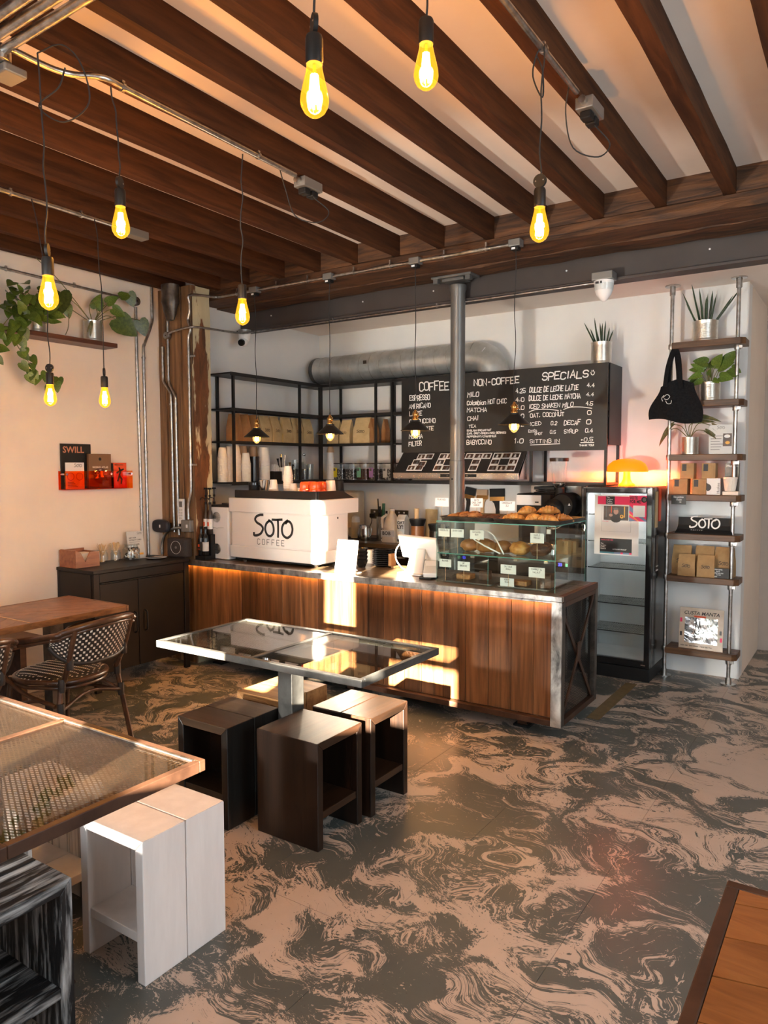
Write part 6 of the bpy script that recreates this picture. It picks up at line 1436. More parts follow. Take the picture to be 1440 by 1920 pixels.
for y, z0_, z1_, mt in ((5.53, 1.12, 1.38, 'kraft'), (5.63, 1.16, 1.40, 'book_or'), (5.56, .80, 1.06, 'bag_dark')):
    part('leaflet', B().box(FX1+.0005, FX1+.005, y-.03, y+.03, z0_, z1_), M[mt], sp_)
for z in (.83, .80): part('pale_strip', B().box(FX1+.0055, FX1+.0062, 5.53, 5.60, z, z+.010), M['bag_lbl_w'], sp_)
# posters on the door
po = thing('vote_poster', 'white coffee festival poster with pink band taped inside the fridge door', 'poster', (-1.57, FY0+.010, .91))
yp = FY0+.0095
def rect(par, nm, x0, x1, z0_, z1_, mat, o):
    b = B(); b.add([(x0, yp-o, z0_), (x1, yp-o, z0_), (x1, yp-o, z1_), (x0, yp-o, z1_)], [(0,1,2,3)]); b.flat = True
    return part(nm, b, mat, par)
part('sheet', B().box(-1.722, -1.400, yp, yp+.0012, .912, 1.352), M['paper'], po)
rect(po, 'pink_band', -1.700, -1.470, 1.283, 1.343, M['pink'], .0006)
rect(po, 'black_box', -1.640, -1.575, 1.283, 1.343, M['ink'], .0010)
for i, t_ in enumerate(('The', 'London', 'Coffee', 'Festival')): font_text('poster_lettering', t_, M['white'], po, (-1.634, yp-.0014, 1.3285-.0135*i), XR, ZU, .0105, bold=.02)
ph = rect(po, 'photo', -1.655, -1.475, 1.168, 1.272, M['poster_photo'], .0006)
def disc(par, nm, x, z, rx, rz, mat, o, n=14):
    b = B(); b.add([(x+rx*math.cos(2*PI*i/n), yp-o, z+rz*math.sin(2*PI*i/n)) for i in range(n)], [tuple(range(n))]); b.flat = True
    return part(nm, b, mat, par)
disc(ph, 'photo_jacket', -1.565, 1.185, .042, .034, M['ink'], .0010)
disc(ph, 'photo_face', -1.565, 1.232, .018, .022, M['skin'], .0012); disc(ph, 'photo_hat', -1.566, 1.252, .018, .009, M['ink_g'], .0014)
disc(ph, 'photo_cup', -1.602, 1.205, .014, .011, M['skin'], .0014); disc(ph, 'photo_cup', -1.523, 1.196, .013, .014, M['yel_pr'], .0014); disc(ph, 'photo_cup_top', -1.523, 1.198, .006, .006, M['ink'], .0016)
rect(ph, 'photo_backdrop', -1.507, -1.500, 1.19, 1.270, M['yel_pr'], .0009); rect(ph, 'photo_backdrop', -1.640, -1.632, 1.19, 1.270, M['ink_g'], .0009); rect(ph, 'photo_backdrop', -1.602, -1.596, 1.22, 1.270, M['book_or'], .0009)
for x0, x1, z0_, z1_ in ((-1.668, -1.456, 1.0835, 1.0843), (-1.668, -1.667, 1.084, 1.275), (-1.457, -1.456, 1.084, 1.165)): rect(po, 'fine_frame', x0, x1, z0_, z1_, M['ink_g'], .0006)
font_text('poster_lettering', 'Who else?', M['pink'], po, (-1.665, yp-.0006, 1.155), XR, ZU, .008)
bp_ = rect(po, 'black_panel', -1.680, -1.447, .921, 1.033, M['ink'], .0006)
font_text('poster_lettering', 'VOTE FOR ME!', M['pink'], bp_, (-1.672, yp-.001, 1.016), XR, ZU, .010)
for i, t_ in enumerate(('The', 'London', 'Coffee', 'Festival')): font_text('poster_lettering', t_, M['white'], bp_, (-1.674, yp-.001, .989-.0125*i), XR, ZU, .0095, bold=.02)
font_text('poster_lettering', 'CATEGORY FINALIST', M['white'], bp_, (-1.585, yp-.001, .950), XR, ZU, .0085, bold=.02, xs=.9)
for x0, x1, mt in ((-1.680, -1.575, 'teal_pr'), (-1.575, -1.527, 'blue_pr'), (-1.527, -1.51, 'pink'), (-1.51, -1.465, 'blue_pr'), (-1.465, -1.447, 'pink')): rect(bp_, 'colour_bar', x0, x1, .921, .933, M[mt], .001)
p2 = thing('pink_flyer', 'pink vote for me flyer overlapping the upper right of the white poster', 'poster', (-1.40, FY0+.007, 1.165))
yp = FY0+.0075
part('sheet', B().box(-1.470, -1.347, yp, yp+.0010, 1.166, 1.352), M['pink'], p2)
rect(p2, 'white_square', -1.442, -1.358, 1.198, 1.280, M['paper'], .0006)
for k, (a, mt, w) in enumerate(((0, 'blue_pr', .026), (.036, 'yel_pr', .008), (.055, 'blue_pr', .02))):
    b = B(); b.add([(-1.470, yp-.0004, 1.282-a*1.6), (-1.470, yp-.0004, 1.282-a*1.6-w*1.5), (-1.470+.11-a*1.3, yp-.0004, 1.167), (-1.470+.11-a*1.3+w*.9, yp-.0004, 1.167)], [(0,1,2,3)]); b.flat = True
    part('diagonal_stripe', b, M[mt], p2)
font_text('poster_lettering', 'VOTE', M['ink'], p2, (-1.466, yp-.0006, 1.324), XR, ZU, .022, bold=.05, xs=.72); font_text('poster_lettering', 'FOR ME!', M['ink'], p2, (-1.466, yp-.0006, 1.297), XR, ZU, .022, bold=.05, xs=.72)
disc(p2, 'round_badge', -1.366, 1.323, .020, .022, M['ink'], .0006); disc(p2, 'badge_dot', -1.364, 1.323, .013, .013, M['ink_g'], .0010)
# ------------------------------------------------------------------ orange mushroom lamp
ml = thing('mushroom_lamp', 'glowing orange mushroom table lamp on top of the fridge', 'lamp', (-1.555, 5.66, FZ+.001))
zl = FZ+.001
part('shade', B().lathe([(.150, zl+.105), (.152, zl+.112), (.148, zl+.135), (.132, zl+.165), (.10, zl+.187), (.055, zl+.200), (.004, zl+.204), (.004, zl+.201), (.055, zl+.197), (.10, zl+.183), (.128, zl+.162), (.145, zl+.132), (.148, zl+.107)], (-1.555, 5.66, 0), 32, caps=False), M['lampglow'], ml, smooth=60)
part('stem', B().lathe([(.062, zl), (.060, zl+.010), (.040, zl+.024), (.028, zl+.05), (.026, zl+.085), (.030, zl+.12), (.05, zl+.15)], (-1.555, 5.66, 0), 24), M['lampstem'], ml, smooth=60)
for k in range(3):
    a = 2*PI*k/3+.5; part('bulb', B().blob((-1.555+.07*math.cos(a), 5.66+.07*math.sin(a), zl+.128), .018, .018, .018, 0, 0, 10, 8), M['fil2'], ml, smooth=80)
for k in range(3):
    a = 2*PI*k/3+.5
    ld = bpy.data.lights.new('lamp_light', 'POINT'); ld.energy = 12.0; ld.color = (1.0, .22, .03); ld.shadow_soft_size = .02
    o = bpy.data.objects.new('lamp_light', ld); COL.objects.link(o); o.parent = ml; o.location = (.07*math.cos(a), .07*math.sin(a), .112)
# ------------------------------------------------------------------ pole shelf
PYc = 5.725
psf = thing('pole_shelf', 'tall shelf of dark boards on two galvanised poles at the right', 'shelf unit', (-1.02, PYc, 0))
PL, PR_ = -1.262, -.822
zt = 2.869
tops = [2.452, 2.03, 1.648, 1.358, 1.075, .765, .228]
for x, nm in ((PL, 'pole'), (PR_, 'pole')):
    p = part(nm, B().tube([(x, PYc-.03, .005), (x, PYc-.03, zt-.006)], .0135, 14), M['galv'], psf, smooth=50)
    part('ceiling_flange', B().lathe([(.052, zt-.008), (.052, zt)], (x, PYc-.03, 0), 18).lathe([(.02, zt-.07), (.021, zt-.009)], (x, PYc-.03, 0), 14), M['galv'], p, smooth=40)
    part('floor_flange', B().lathe([(.05, 0), (.05, .007)], (x, PYc-.03, 0), 18).lathe([(.021, .0075), (.02, .05)], (x, PYc-.03, 0), 14), M['galv'], p, smooth=40)
for z in tops:
    bx0, bx1 = PL-.005+.018, PR_+.055
    b = B(); yb0, yb1 = PYc-.085, PYc+.115; c = .03
    poly = [(bx0, yb0), (bx1-c, yb0), (bx1, yb0+c), (bx1, yb1), (bx0, yb1)]
    s_ = part('shelf_board', b.prism(poly, z-.045, z, 'z'), M['shelf_wood'], psf, bevel=.004)
    for x, zz in ((PL, z-.022), (PR_, z-.062)):
        part('clamp', B().lathe([(.020, zz-.018), (.022, zz-.012), (.022, zz+.012), (.020, zz+.018)], (x, PYc-.03, 0), 14).box(x+.012, x+.034, PYc-.052, PYc-.036, zz-.010, zz+.010), M['galv'], s_, smooth=40)
# tins with plants
def tin(par, r, h, n=28, z=0.0):
    prof = [(r*.97, z), (r, z+.003), (r, z+.008)]
    k = 13
    for i in range(k):
        q = z+h*(.12+.76*i/k); prof += [(r*.985, q), (r*.974, q+h*.02), (r*.985, q+h*.04)]
    prof += [(r*.985, z+h*.94), (r, z+h*.97), (r*1.01, z+h), (r*.97, z+h), (r*.96, z+h*.9)]
    part('tin', B().lathe(prof, (0, 0, 0), n, caps=False), M['tin'], par, smooth=30, local=True)
    part('soil', B().lathe([(.001, z+h*.86), (r*.955, z+h*.85)], (0, 0, 0), n, caps=False), M['soil'], par, local=True)
def spear_mesh(name):
    b = B(); rings = []
    for i in range(9):
        t = i/8; w = .011*(1-.25*t)*(1 if t < .8 else (1-t)/.2*.9+.1)
        rings.append([Vector((w*math.cos(a), w*.6*math.sin(a), t)) for a in [2*PI*k/7 for k in range(7)]])
    b.loft(rings); return mesh_of(name, b, Vector(), 60)
SPEAR = spear_mesh('spear_leaf')
def place(me, name, mat, parent, mw):
    o = bpy.data.objects.new(name, me); COL.objects.link(o); o.parent = parent
    if not me.materials: me.materials.append(mat)
    o.matrix_local = mw; return o
def orient(p, d, L_, roll=0.0, w=None):
    q = Vector(d).normalized().to_track_quat('Z', 'Y').to_matrix().to_4x4()
    s_ = Matrix.Diagonal((w or 1, w or 1, L_, 1))
    return tr(*p) @ q @ rot('Z', roll) @ s_
def snake_plant(label, loc, r, h, leaves, seed):
    t = thing('spear_plant', label, 'plant', loc, 'spear leaved plants in tins')
    tin(t, r, h)
    for (x, y, dx, dy_, L_) in leaves:
        place(SPEAR, 'leaf', M['snake'], t, orient((x, y, h*.84), (dx, dy_, 1), L_, w=1))
    return t
snake_plant('spear leaved plant in a wide tin on the top board of the pole shelf', (-1.045, PYc+.02, tops[0]+.0005), .088, .145,
            [(-.055, 0, -.42, 0, .27), (-.05, .01, -.50, 0, .19), (-.03, -.01, -.22, 0, .31), (-.03, .02, -.26, .1, .23), (-.01, 0, -.12, -.1, .26), (0, .02, 0, 0, .20), (.01, -.01, .02, 0, .22), (.025, .01, .10, 0, .20), (.035, -.01, .18, 0, .21), (.02, .03, .06, .1, .25), (.06, 0, .72, 0, .30), (.05, .02, .66, 0, .23), (-.02, .03, -.1, .1, .18)], 1)
snake_plant('spear leaved plant in a narrow tin on top of the chalkboard shelving', (-1.765, 5.66, ZS[3]+.004), .078, .165,
            [(-.04, 0, -.50, -.05, .21), (-.035, .01, -.40, 0, .15), (-.02, -.01, -.16, 0, .22), (0, .01, -.10, 0, .18), (.005, -.01, .02, 0, .17), (.015, .01, .06, 0, .19), (.045, 0, .40, 0, .12), (.03, .02, .18, 0, .14), (-.015, .02, -.3, .1, .17)], 2)
def heart_mesh(name, fold=.22, long_=1.0, droop=.25):
    """pointed heart leaf, unit length along +Z from its stalk, face towards -Y"""
    out = [(0, 0), (.16, -.13), (.36, -.10), (.47, .10), (.46, .32), (.34, .58), (.18, .82), (0, 1.0)]
    vs = []; b = B(); n = len(out)
    for i, (x, z) in enumerate(out):
        for s_ in (-1, 0, 1):
            xx = x*s_*long_*.9; y = -fold*abs(xx) + droop*z*z*.5
            vs.append(Vector((xx, y, z if s_ else (z if z > 0 else max(z, -.02)))))
    fs = []
    for i in range(n-1):
        for k in (0, 1): fs.append((i*3+k, i*3+k+1, i*3+k+4, i*3+k+3))
    b.add(vs, fs); b.flat = True
    return mesh_of(name, b, Vector(), 80)
HEART = heart_mesh('heart_leaf'); HEARTW = heart_mesh('broad_leaf', .10, 1.12, .15); STRAP = heart_mesh('strap_leaf', .4, .30, .7); OVAL = heart_mesh('oval_leaf', .3, .72, .4)
def leaf_at(t, me, mat, tip_from, d, L_, face=(0, -1, 0), nm='leaf'):
    """leaf whose midrib runs along d with its face turned towards face"""
    d = Vector(d).normalized(); f = Vector(face); f = (f - d*f.dot(d)).normalized(); y = -f; x = y.cross(d)
    Mx = Matrix(((x.x, y.x, d.x, tip_from[0]), (x.y, y.y, d.y, tip_from[1]), (x.z, y.z, d.z, tip_from[2]), (0, 0, 0, 1)))
    return place(me, nm, mat, t, Mx @ Matrix.Scale(L_, 4))
def stalk(t, pts, r=.0028): part('stalk', B().tube(curve(pts, 4), r, 5), M['stem'], t, smooth=60, local=True)
p_ = thing('pothos', 'leafy green plant in a tin on the second board of the pole shelf', 'plant', (-1.00, PYc+.0, tops[1]+.0005))
tin(p_, .072, .13)
for (ax, ay, az, dx, dy_, dz_, L_, me) in ((-.08, -.04, .21, -.7, -.2, -.2, .11, OVAL), (-.05, -.05, .25, -.6, -.3, .35, .12, OVAL), (-.02, -.05, .30, -.45, -.2, .1, .12, HEART), (.0, -.03, .20, .1, -.5, .3, .09, OVAL), (.05, -.02, .28, .3, -.3, .45, .12, HEART), (.09, -.03, .26, .8, -.2, .25, .13, HEART), (.15, -.02, .30, .6, -.2, .65, .13, HEART), (.10, -.04, .18, .8, -.3, -.15, .12, HEART), (.16, -.03, .20, .7, -.2, -.1, .10, HEART), (.04, -.05, .16, .4, -.5, -.2, .09, OVAL), (-.06, -.05, .16, -.8, -.3, -.35, .10, OVAL), (-.11, -.03, .18, -.9, -.1, -.5, .10, OVAL), (-.04, .0, .26, -.3, 0, .4, .10, HEART), (.02, .02, .27, .1, .1, .6, .10, HEART), (.20, -.02, .25, .7, -.1, -.4, .09, HEART), (-.10, -.02, .25, -.9, -.1, .15, .09, OVAL)):
    ax *= .72; az *= .88; leaf_at(p_, me, M['leaf'], (ax, ay, az), (dx, dy_, dz_), L_*.80, face=(0, -1, .35))
    stalk(p_, [(ax*.2, ay*.2, .11), (ax*.6, ay*.7, az*.8), (ax, ay, az)])
p_ = thing('strap_plant', 'drooping strap leaved plant in a tin on the third board of the pole shelf', 'plant', (-1.125, PYc-.01, tops[2]+.0005))
tin(p_, .062, .125)
for pts, L_, d in (([(0, 0, .11), (-.05, -.02, .20), (-.11, -.03, .22)], .10, (-.7, 0, -.55)), ([(0, 0, .11), (.02, -.02, .22), (.06, -.03, .27)], .12, (1, -.1, -.12)), ([(0, 0, .11), (.06, -.02, .22), (.16, -.03, .20)], .13, (.75, -.1, -.55)), ([(0, 0, .11), (.05, -.03, .17), (.12, -.05, .165)], .10, (.8, -.1, -.5)), ([(0, 0, .11), (-.03, -.02, .22), (-.01, -.03, .30)], .09, (.55, -.1, .35)), ([(0, 0, .11), (-.09, -.01, .19), (-.15, -.02, .165)], .10, (-.6, 0, -.75)), ([(0, 0, .11), (.0, -.03, .2), (.04, -.05, .23)], .11, (.9, -.2, .1))):
    stalk(p_, pts, .0032); leaf_at(p_, STRAP, M['leaf_g'], pts[-1], d, L_*1.25, face=(0, -1, .5))
# things on the pole shelf
yF = PYc-.055
ss = thing('loyalty_sign', 'clear acrylic sign with coffee machine picture on the third board of the pole shelf', 'sign', (-.905, yF, tops[2]))
part('sheet', B().box(-.985, -.835, yF, yF+.004, tops[2]+.0005, tops[2]+.205), M['bag_lbl_w'], ss)
yp = yF
rect(ss, 'picture', -.895, -.838, tops[2]+.055, tops[2]+.145, M['poster_photo'], .0006); disc(ss, 'picture_glow', -.865, tops[2]+.08, .015, .012, M['yel_pr'], .001); disc(ss, 'picture_cup', -.868, tops[2]+.125, .020, .012, M['paper'], .001)
b = B(); logo_soto(b, (-.935, yp-.0006, tops[2]+.175), XR, ZU, .05, .8); part('sign_logo', b, M['ink'], ss)
for i in range(6): rect(ss, 'print_line', -.975, -.915+.01*(i % 3), tops[2]+.03+.019*i, tops[2]+.034+.019*i, M['ink_g'], .0006)
part('foot', B().box(-.985, -.835, yF+.0045, yF+.05, tops[2]+.0005, tops[2]+.004), M['glass'], ss)
def cup_box(label, x, y, z, w, d, h, plain=True):
    t = thing('cup_box', label, 'box', (x, y, z), 'cardboard cup boxes on the pole shelf')
    part('carton', B().box(x-w/2, x+w/2, y, y+d, z, z+h), M['card'], t, bevel=.002)
    part('cut_out', B().box(x-w/2+.012, x-w/2+.042, y-.0012, y-.0002, z+h*.50, z+h*.94), M['ink'], t)
    part('flap_line', B().box(x+w/2-.012, x+w/2-.010, y-.0008, y-.0002, z+.004, z+h-.004), M['kraft_d'], t)
z4 = tops[3]+.0008
cup_box('cardboard cup box with dark cut out, lower row left', -1.175, yF, z4, .10, .11, .112)
cup_box('cardboard cup box with dark cut out, lower row middle', -1.045, yF, z4, .095, .11, .112)
cup_box('cardboard cup box with dark cut out, upper row left', -1.13, yF+.005, z4+.1135, .092, .10, .112)
cup_box('cardboard cup box with dark cut out, upper row right beside the dark cup box', -.985, yF+.005, z4+.1135, .092, .10, .112)
wbx = thing('white_cup_box', 'white cup box with black dot and printed side name, lower row of the pole shelf', 'box', (-.955, yF, z4))
part('carton', B().box(-.995, -.905, yF-.002, yF+.10, z4, z4+.118), M['paper'], wbx, bevel=.0015)
yp = yF-.002
b = B(); b.add([(-.995, yp-.0006, z4+.06+.026*math.sin(a)) if abs(math.cos(a)) < 1e-6 else (-.995+.032*math.cos(a), yp-.0006, z4+.052+.028*math.sin(a)) for a in [-PI/2+PI*i/12 for i in range(13)]], [tuple(range(13))]); b.flat = True
part('black_dot', b, M['ink'], wbx)
font_text('box_lettering', 'Huskee', M['ink'], wbx, (-.910, yp-.0006, z4+.010), ZU, -XR, .018)
hb = thing('reusable_cup_box', 'dark printed cup box on a pale base at the right end of its board', 'box', (-.845, yF, z4))
part('base', B().box(-.89, -.788, yF-.004, yF+.10, z4, z4+.026), M['cup'], hb, bevel=.002)
part('back_card', B().box(-.885, -.795, yF+.05, yF+.098, z4+.0265, z4+.225), M['steel_dk'], hb)
font_text('box_lettering', 'Huskee', M['white'], hb, (-.875, yF+.0485, z4+.198), XR, ZU, .018, bold=.02)
rb = thing('reusable_cup', 'cream ribbed reusable cup in front of the dark printed box', 'cup', (-.84, yF+.02, z4+.027))
rings = []
for z_, r in ((0, .030), (.004, .033), (.03, .037), (.075, .044), (.085, .045), (.0855, .048), (.10, .048)):
    rib = .0015 if .003 < z_ < .08 else 0
    rings.append([Vector((-.84+(r+(rib if i % 2 else -rib))*math.cos(2*PI*i/48), yF+.0+(r+(rib if i % 2 else -rib))*math.sin(2*PI*i/48), z4+.0272+z_)) for i in range(48)])
part('cup_body', B().loft(rings), M['cup'], rb, smooth=25)
for i, (x, w) in enumerate(((-1.238, .03),)): solo('cardboard_box', B().box(x-w/2, x+w/2, yF+.01, yF+.11, z4, z4+.105), M['card'], 'narrow cardboard box squeezed at the left end of the cup box board', 'box')
pt = thing('price_tag', 'small black price tag hung on the board below the cup boxes', 'price tag', (-1.175, PYc-.0875, tops[3]-.075))
part('tag', B().box(-1.225, -1.125, PYc-.0895, PYc-.0865, tops[3]-.072, tops[3]-.004), M['slate'], pt)
b = B()
for i, s_ in enumerate(('Reusable', 'Cups', '14')): text(b, s_, (-1.21+.02*i, PYc-.0902, tops[3]-.024-.018*i), XR, ZU, .011, w=.0018, slant=.2)
part('handwriting', b, M['chalk'], pt)
# black shop sign
sb2 = thing('shop_sign', 'curved black sign with white brush lettering on the fifth board of the pole shelf', 'sign', (-1.01, yF+.04, tops[4]))
z5 = tops[4]+.0005
b = B(); rings = []
for z_, dy_, hw in ((0, -.02, .195), (.006, -.022, .193), (.03, .0, .183), (.06, .012, .178), (.115, .022, .178)):
    rings.append([Vector((-1.01-hw, yF+.02+dy_, z5+z_)), Vector((-1.01+hw, yF+.02+dy_, z5+z_)), Vector((-1.01+hw, yF+.026+dy_, z5+z_+.001)), Vector((-1.01-hw, yF+.026+dy_, z5+z_+.001))])
part('panel', b.loft(rings), M['black'], sb2)
up_ = Vector((0, .012, .085)).normalized()
b = B(); logo_soto(b, (-1.105, yF+.0215, z5+.034), XR, up_, .20); part('sign_lettering', b, M['white'], sb2)
b = B(); text(b, 'COFFEE', (-1.095, yF+.012, z5+.016), XR, up_, .011, w=.0016, sp=2.1); part('sign_small_lettering', b, M['white'], sb2)
# coffee bags on the sixth board
z6 = tops[5]+.0008
pk = coffee_bag('coffee_bag', 'tall brown coffee bag on the pole shelf, left at the back', .135, .07, .215, M['card'], 'coffee bags on the pole shelf')
pk.location = (-1.165, PYc+.035, z6)
dup(pk, (-1.01, PYc+.045, z6), .02, 'tall brown coffee bag on the pole shelf, middle at the back')
dup(pk, (-.875, PYc+.035, z6), -.05, 'tall brown coffee bag on the pole shelf, right at the back behind the black note')
pk2 = coffee_bag('coffee_bag', 'small brown coffee bag at the front of the pole shelf, left one', .118, .06, .158, M['card'], 'coffee bags on the pole shelf', seed=4)
pk2.location = (-1.115, yF+.01, z6)
dup(pk2, (-.985, yF+.01, z6), .03, 'small brown coffee bag at the front of the pole shelf, right one')
nb = thing('black_note', 'small black note with white handwriting beside the coffee bags', 'note', (-.885, yF-.01, z6))
part('card', B().box(-.935, -.830, yF-.012, yF-.009, z6, z6+.072), M['slate'], nb)
b = B()
for i, s_ in enumerate(('FRESH COFFEE', 'BEANS', 'GRIND YOUR BAG', 'TO TAKE', 'HOME')): text(b, s_, (-.925+.012*(i % 2), yF-.0126, z6+.058-.0125*i), XR, ZU, .0062, w=.0012, sp=1.15)
part('handwriting', b, M['chalk'], nb)
# record in a foil sleeve
z7 = tops[6]+.0008
rc = thing('record_sleeve', 'square record in shiny plastic sleeve on the lowest board of the pole shelf', 'record', (-1.01, PYc-.03, z7))
Mr = tr(-1.012, PYc-.045, z7) @ rot('X', -.10)
part('sleeve', B().box(-.150, .150, 0, .010, 0, .300, Mr), M['sleeve'], rc, bevel=.002)
g = B().grid(lambda u, v: Mr @ Vector((-.112+.224*u, -.003+.0025*noise.noise(Vector((u*5, v*6, 2))), .045+.185*v)), 16, 16)
part('foil_print', g, M['foil'], rc, smooth=80)
font_text('record_lettering', 'CUSTA MANTA', M['ink'], rc, Mr @ Vector((-.122, -.001, .250)), XR, (rot('X', -.10) @ Vector((0, 0, 1))), .026, bold=.015, xs=.98, shear=.2)
b = B(); text(b, 'side one  long player  recorded live', Mr @ Vector((-.135, -.0012, .018)), XR, rot('X', -.10) @ Vector((0, 0, 1)), .009, w=.0016, sp=1.2); part('record_print', b, M['ink'], rc)
for x, z_, mt in ((-.145, .19, 'pink'), (-.143, .09, 'ink'), (.125, .12, 'ink_g'), (.13, .07, 'pink')): part('sleeve_mark', B().box(x, x+.014, -.001, -.0002, z_, z_+.03, Mr), M[mt], rc)
part('red_print', B().box(-.05, .03, -.001, -.0002, .232, .244, Mr), M['book_or'], rc)
# tote bag hanging from the left pole
tt = thing('tote_bag', 'black cotton tote bag hanging from the left pole of the pole shelf', 'bag', (-1.20, 5.57, 1.86))
def tote(u, v):
    w = .135+.045*(1-v)+.02*math.sin(v*5); sx = -1.195-.012*(1-v)+.0*u
    x = sx+(u-.5)*2*w; y = 5.60-.035*math.sin(PI*u)*(.5+.5*(1-v))+.012*math.sin(u*9+v*2)
    z_ = 1.885+.30*v - .035*(u-.5)*(1-v) - .05*abs(u-.55)**1.2*v*2 + (.012*math.sin(u*7) if v < .05 else 0)
    return Vector((x, y, z_))
b = B().grid(tote, 18, 14); part('front_panel', b, M['fabric_blk'], tt, smooth=80)
b = B().grid(lambda u, v: tote(u, v)*1.0+Vector((0, .05*math.sin(PI*u)+.002, 0)), 18, 14); part('back_panel', b, M['fabric_blk'], tt, smooth=80)
for dx, yy in ((-.055, 5.58), (.045, 5.57)):
    pass
def strap(pts, w=.03):
    b = B(); P = curve(pts, 6)
    vs = []; 
    for i, p in enumerate(P):
        a = P[max(i-1, 0)]; c = P[min(i+1, len(P)-1)]; d = (c-a).normalized(); s_ = d.cross(Vector((0, -1, 0))).normalized()*w/2
        vs += [p-s_, p+s_]
    b.add(vs, [(2*i, 2*i+1, 2*i+3, 2*i+2) for i in range(len(P)-1)]); b.flat = True
    return b
part('strap', strap([(-1.275, 5.575, 2.13), (-1.262, 5.60, 2.28), (-1.235, 5.655, 2.405), (-1.205, 5.65, 2.37), (-1.180, 5.60, 2.26), (-1.165, 5.57, 2.11)]), M['fabric_blk'], tt, smooth=80)
part('strap', strap([(-1.255, 5.61, 2.15), (-1.25, 5.62, 2.30), (-1.228, 5.655, 2.40), (-1.215, 5.65, 2.36), (-1.195, 5.62, 2.24), (-1.185, 5.60, 2.14)]), M['fabric_blk'], tt, smooth=80)
b = B()
for l in ([(-1.28, 2.055), (-1.255, 2.075), (-1.235, 2.06), (-1.25, 2.04), (-1.272, 2.045)], [(-1.262, 2.03), (-1.25, 2.01), (-1.228, 2.01), (-1.222, 2.03)], [(-1.275, 2.07), (-1.29, 2.05), (-1.283, 2.03)]):
    stroke(b, curve([Vector((x, 5.555, z_)) for x, z_ in l], 4), .004, (0, -1, 0))
b.flat = True; part('line_drawing', b, M['bag_lbl_w'], tt)
part('hook', B().tube(curve([(-1.235, 5.655, 2.41), (-1.235, 5.655, 2.44), (-1.245, 5.665, 2.455), (-1.252, 5.675, 2.44)], 4), .003, 6), M['chrome'], tt)
# ------------------------------------------------------------------ shelf with plants on the left wall
LZ = 2.468
sh = thing('wall_shelf', 'dark board shelf high on the left wall with two plants', 'shelf', (XL+.08, 2.9, LZ-.03))
part('board', B().box(XL+.001, XL+.165, 2.0, 3.49, LZ-.032, LZ), M['shelf_woody'], sh, bevel=.003)
p_ = thing('heart_leaf_plant', 'plant with large dark heart leaves in a tin on the left wall shelf', 'plant', (XL+.085, 3.34, LZ+.0005))
tin(p_, .066, .145)
hl = [((0, 0, .13), (.02, .10, .20), (.06, .16, .18), (.35, .65, -.55), .20, HEARTW), ((0, 0, .13), (.0, .22, .22), (.02, .40, .215), (.1, .35, -1), .135, HEARTW),
      ((0, 0, .13), (.0, .12, .28), (.02, .23, .36), (.1, .55, .2), .10, HEART), ((0, 0, .13), (.0, .14, .30), (.02, .30, .40), (.1, .30, -.75), .115, HEARTW),
      ((0, 0, .13), (.0, .04, .20), (.02, .02, .24), (.1, .10, .5), .12, HEART), ((0, 0, .13), (.02, .06, .24), (.04, .10, .29), (.3, .3, .3), .10, HEART), ((0, 0, .13), (.0, -.12, .24), (.02, -.26, .30), (.2, -.1, -1), .17, HEARTW),
      ((0, 0, .13), (.0, -.16, .20), (.02, -.22, .22), (.1, .2, -1), .10, HEART), ((0, 0, .13), (.01, -.03, .25), (.03, .02, .30), (.2, .1, -.6), .08, HEART), ((0, 0, .13), (.03, .08, .22), (.06, .13, .25), (.3, .5, -.3), .11, HEART)]
for a, m_, e_, d, L_, me in hl:
    stalk(p_, [a, m_, e_], .0032); leaf_at(p_, me, M['leaf_d'], e_, d, L_*.92, face=(.75, -.6, .25))
stalk(p_, [(0, 0, .13), (0, -.25, .38), (0, -.42, .50)], .003); stalk(p_, [(.05, -.04, .14), (.07, -.08, .09), (.07, -.09, .05)], .004); stalk(p_, [(.02, -.2, .18), (.04, -.22, .07), (.05, -.25, .01)], .0028)
leaf_at(p_, STRAP, M['leaf_g'], (.07, -.06, .12), (.1, -.2, -1), .10, face=(.8, -.6, 0))
p_ = thing('trailing_pothos', 'bushy trailing pothos in a tin hanging over the left wall shelf', 'plant', (XL+.095, 2.90, LZ+.0005))
tin(p_, .064, .145)
lr = random.Random(5)
for i in range(54):
    a = lr.uniform(0, 2*PI); rr_ = lr.uniform(.03, .17); y = -.12+rr_*1.15*math.cos(a); x = .05+abs(rr_*math.sin(a))*.75; z_ = .17+lr.uniform(-.06, .14)-rr_*.3
    d = Vector((.3+lr.random()*.5, math.cos(a)*.9, lr.uniform(-.75, .35)))
    leaf_at(p_, HEART if i % 3 else OVAL, M['leaf'], (x, y, z_), d, lr.uniform(.065, .105), face=(.75, -.5, .45))
    if i % 3 == 0: stalk(p_, [(0, -.01, .12), (x*.5, y*.5, z_*.95), (x, y, z_)])
vine = curve([(.05, -.12, .12), (.09, -.18, .02), (.10, -.22, -.06), (.10, -.18, -.14), (.10, -.12, -.22), (.10, -.04, -.29)], 5)
stalk(p_, vine[::4], .003)
for i in range(26):
    q = vine[min(int(i*len(vine)/26), len(vine)-1)]
    if q.z < -.10 and i % 2: continue
    o_ = Vector((lr.uniform(0, .04), lr.uniform(-.06, .05), lr.uniform(-.02, .03)))
    leaf_at(p_, HEART, M['leaf'], q+o_, (lr.uniform(.1, .5), lr.uniform(-.7, .7), lr.uniform(-1, -.2)), lr.uniform(.055, .085), face=(.75, -.55, .4))
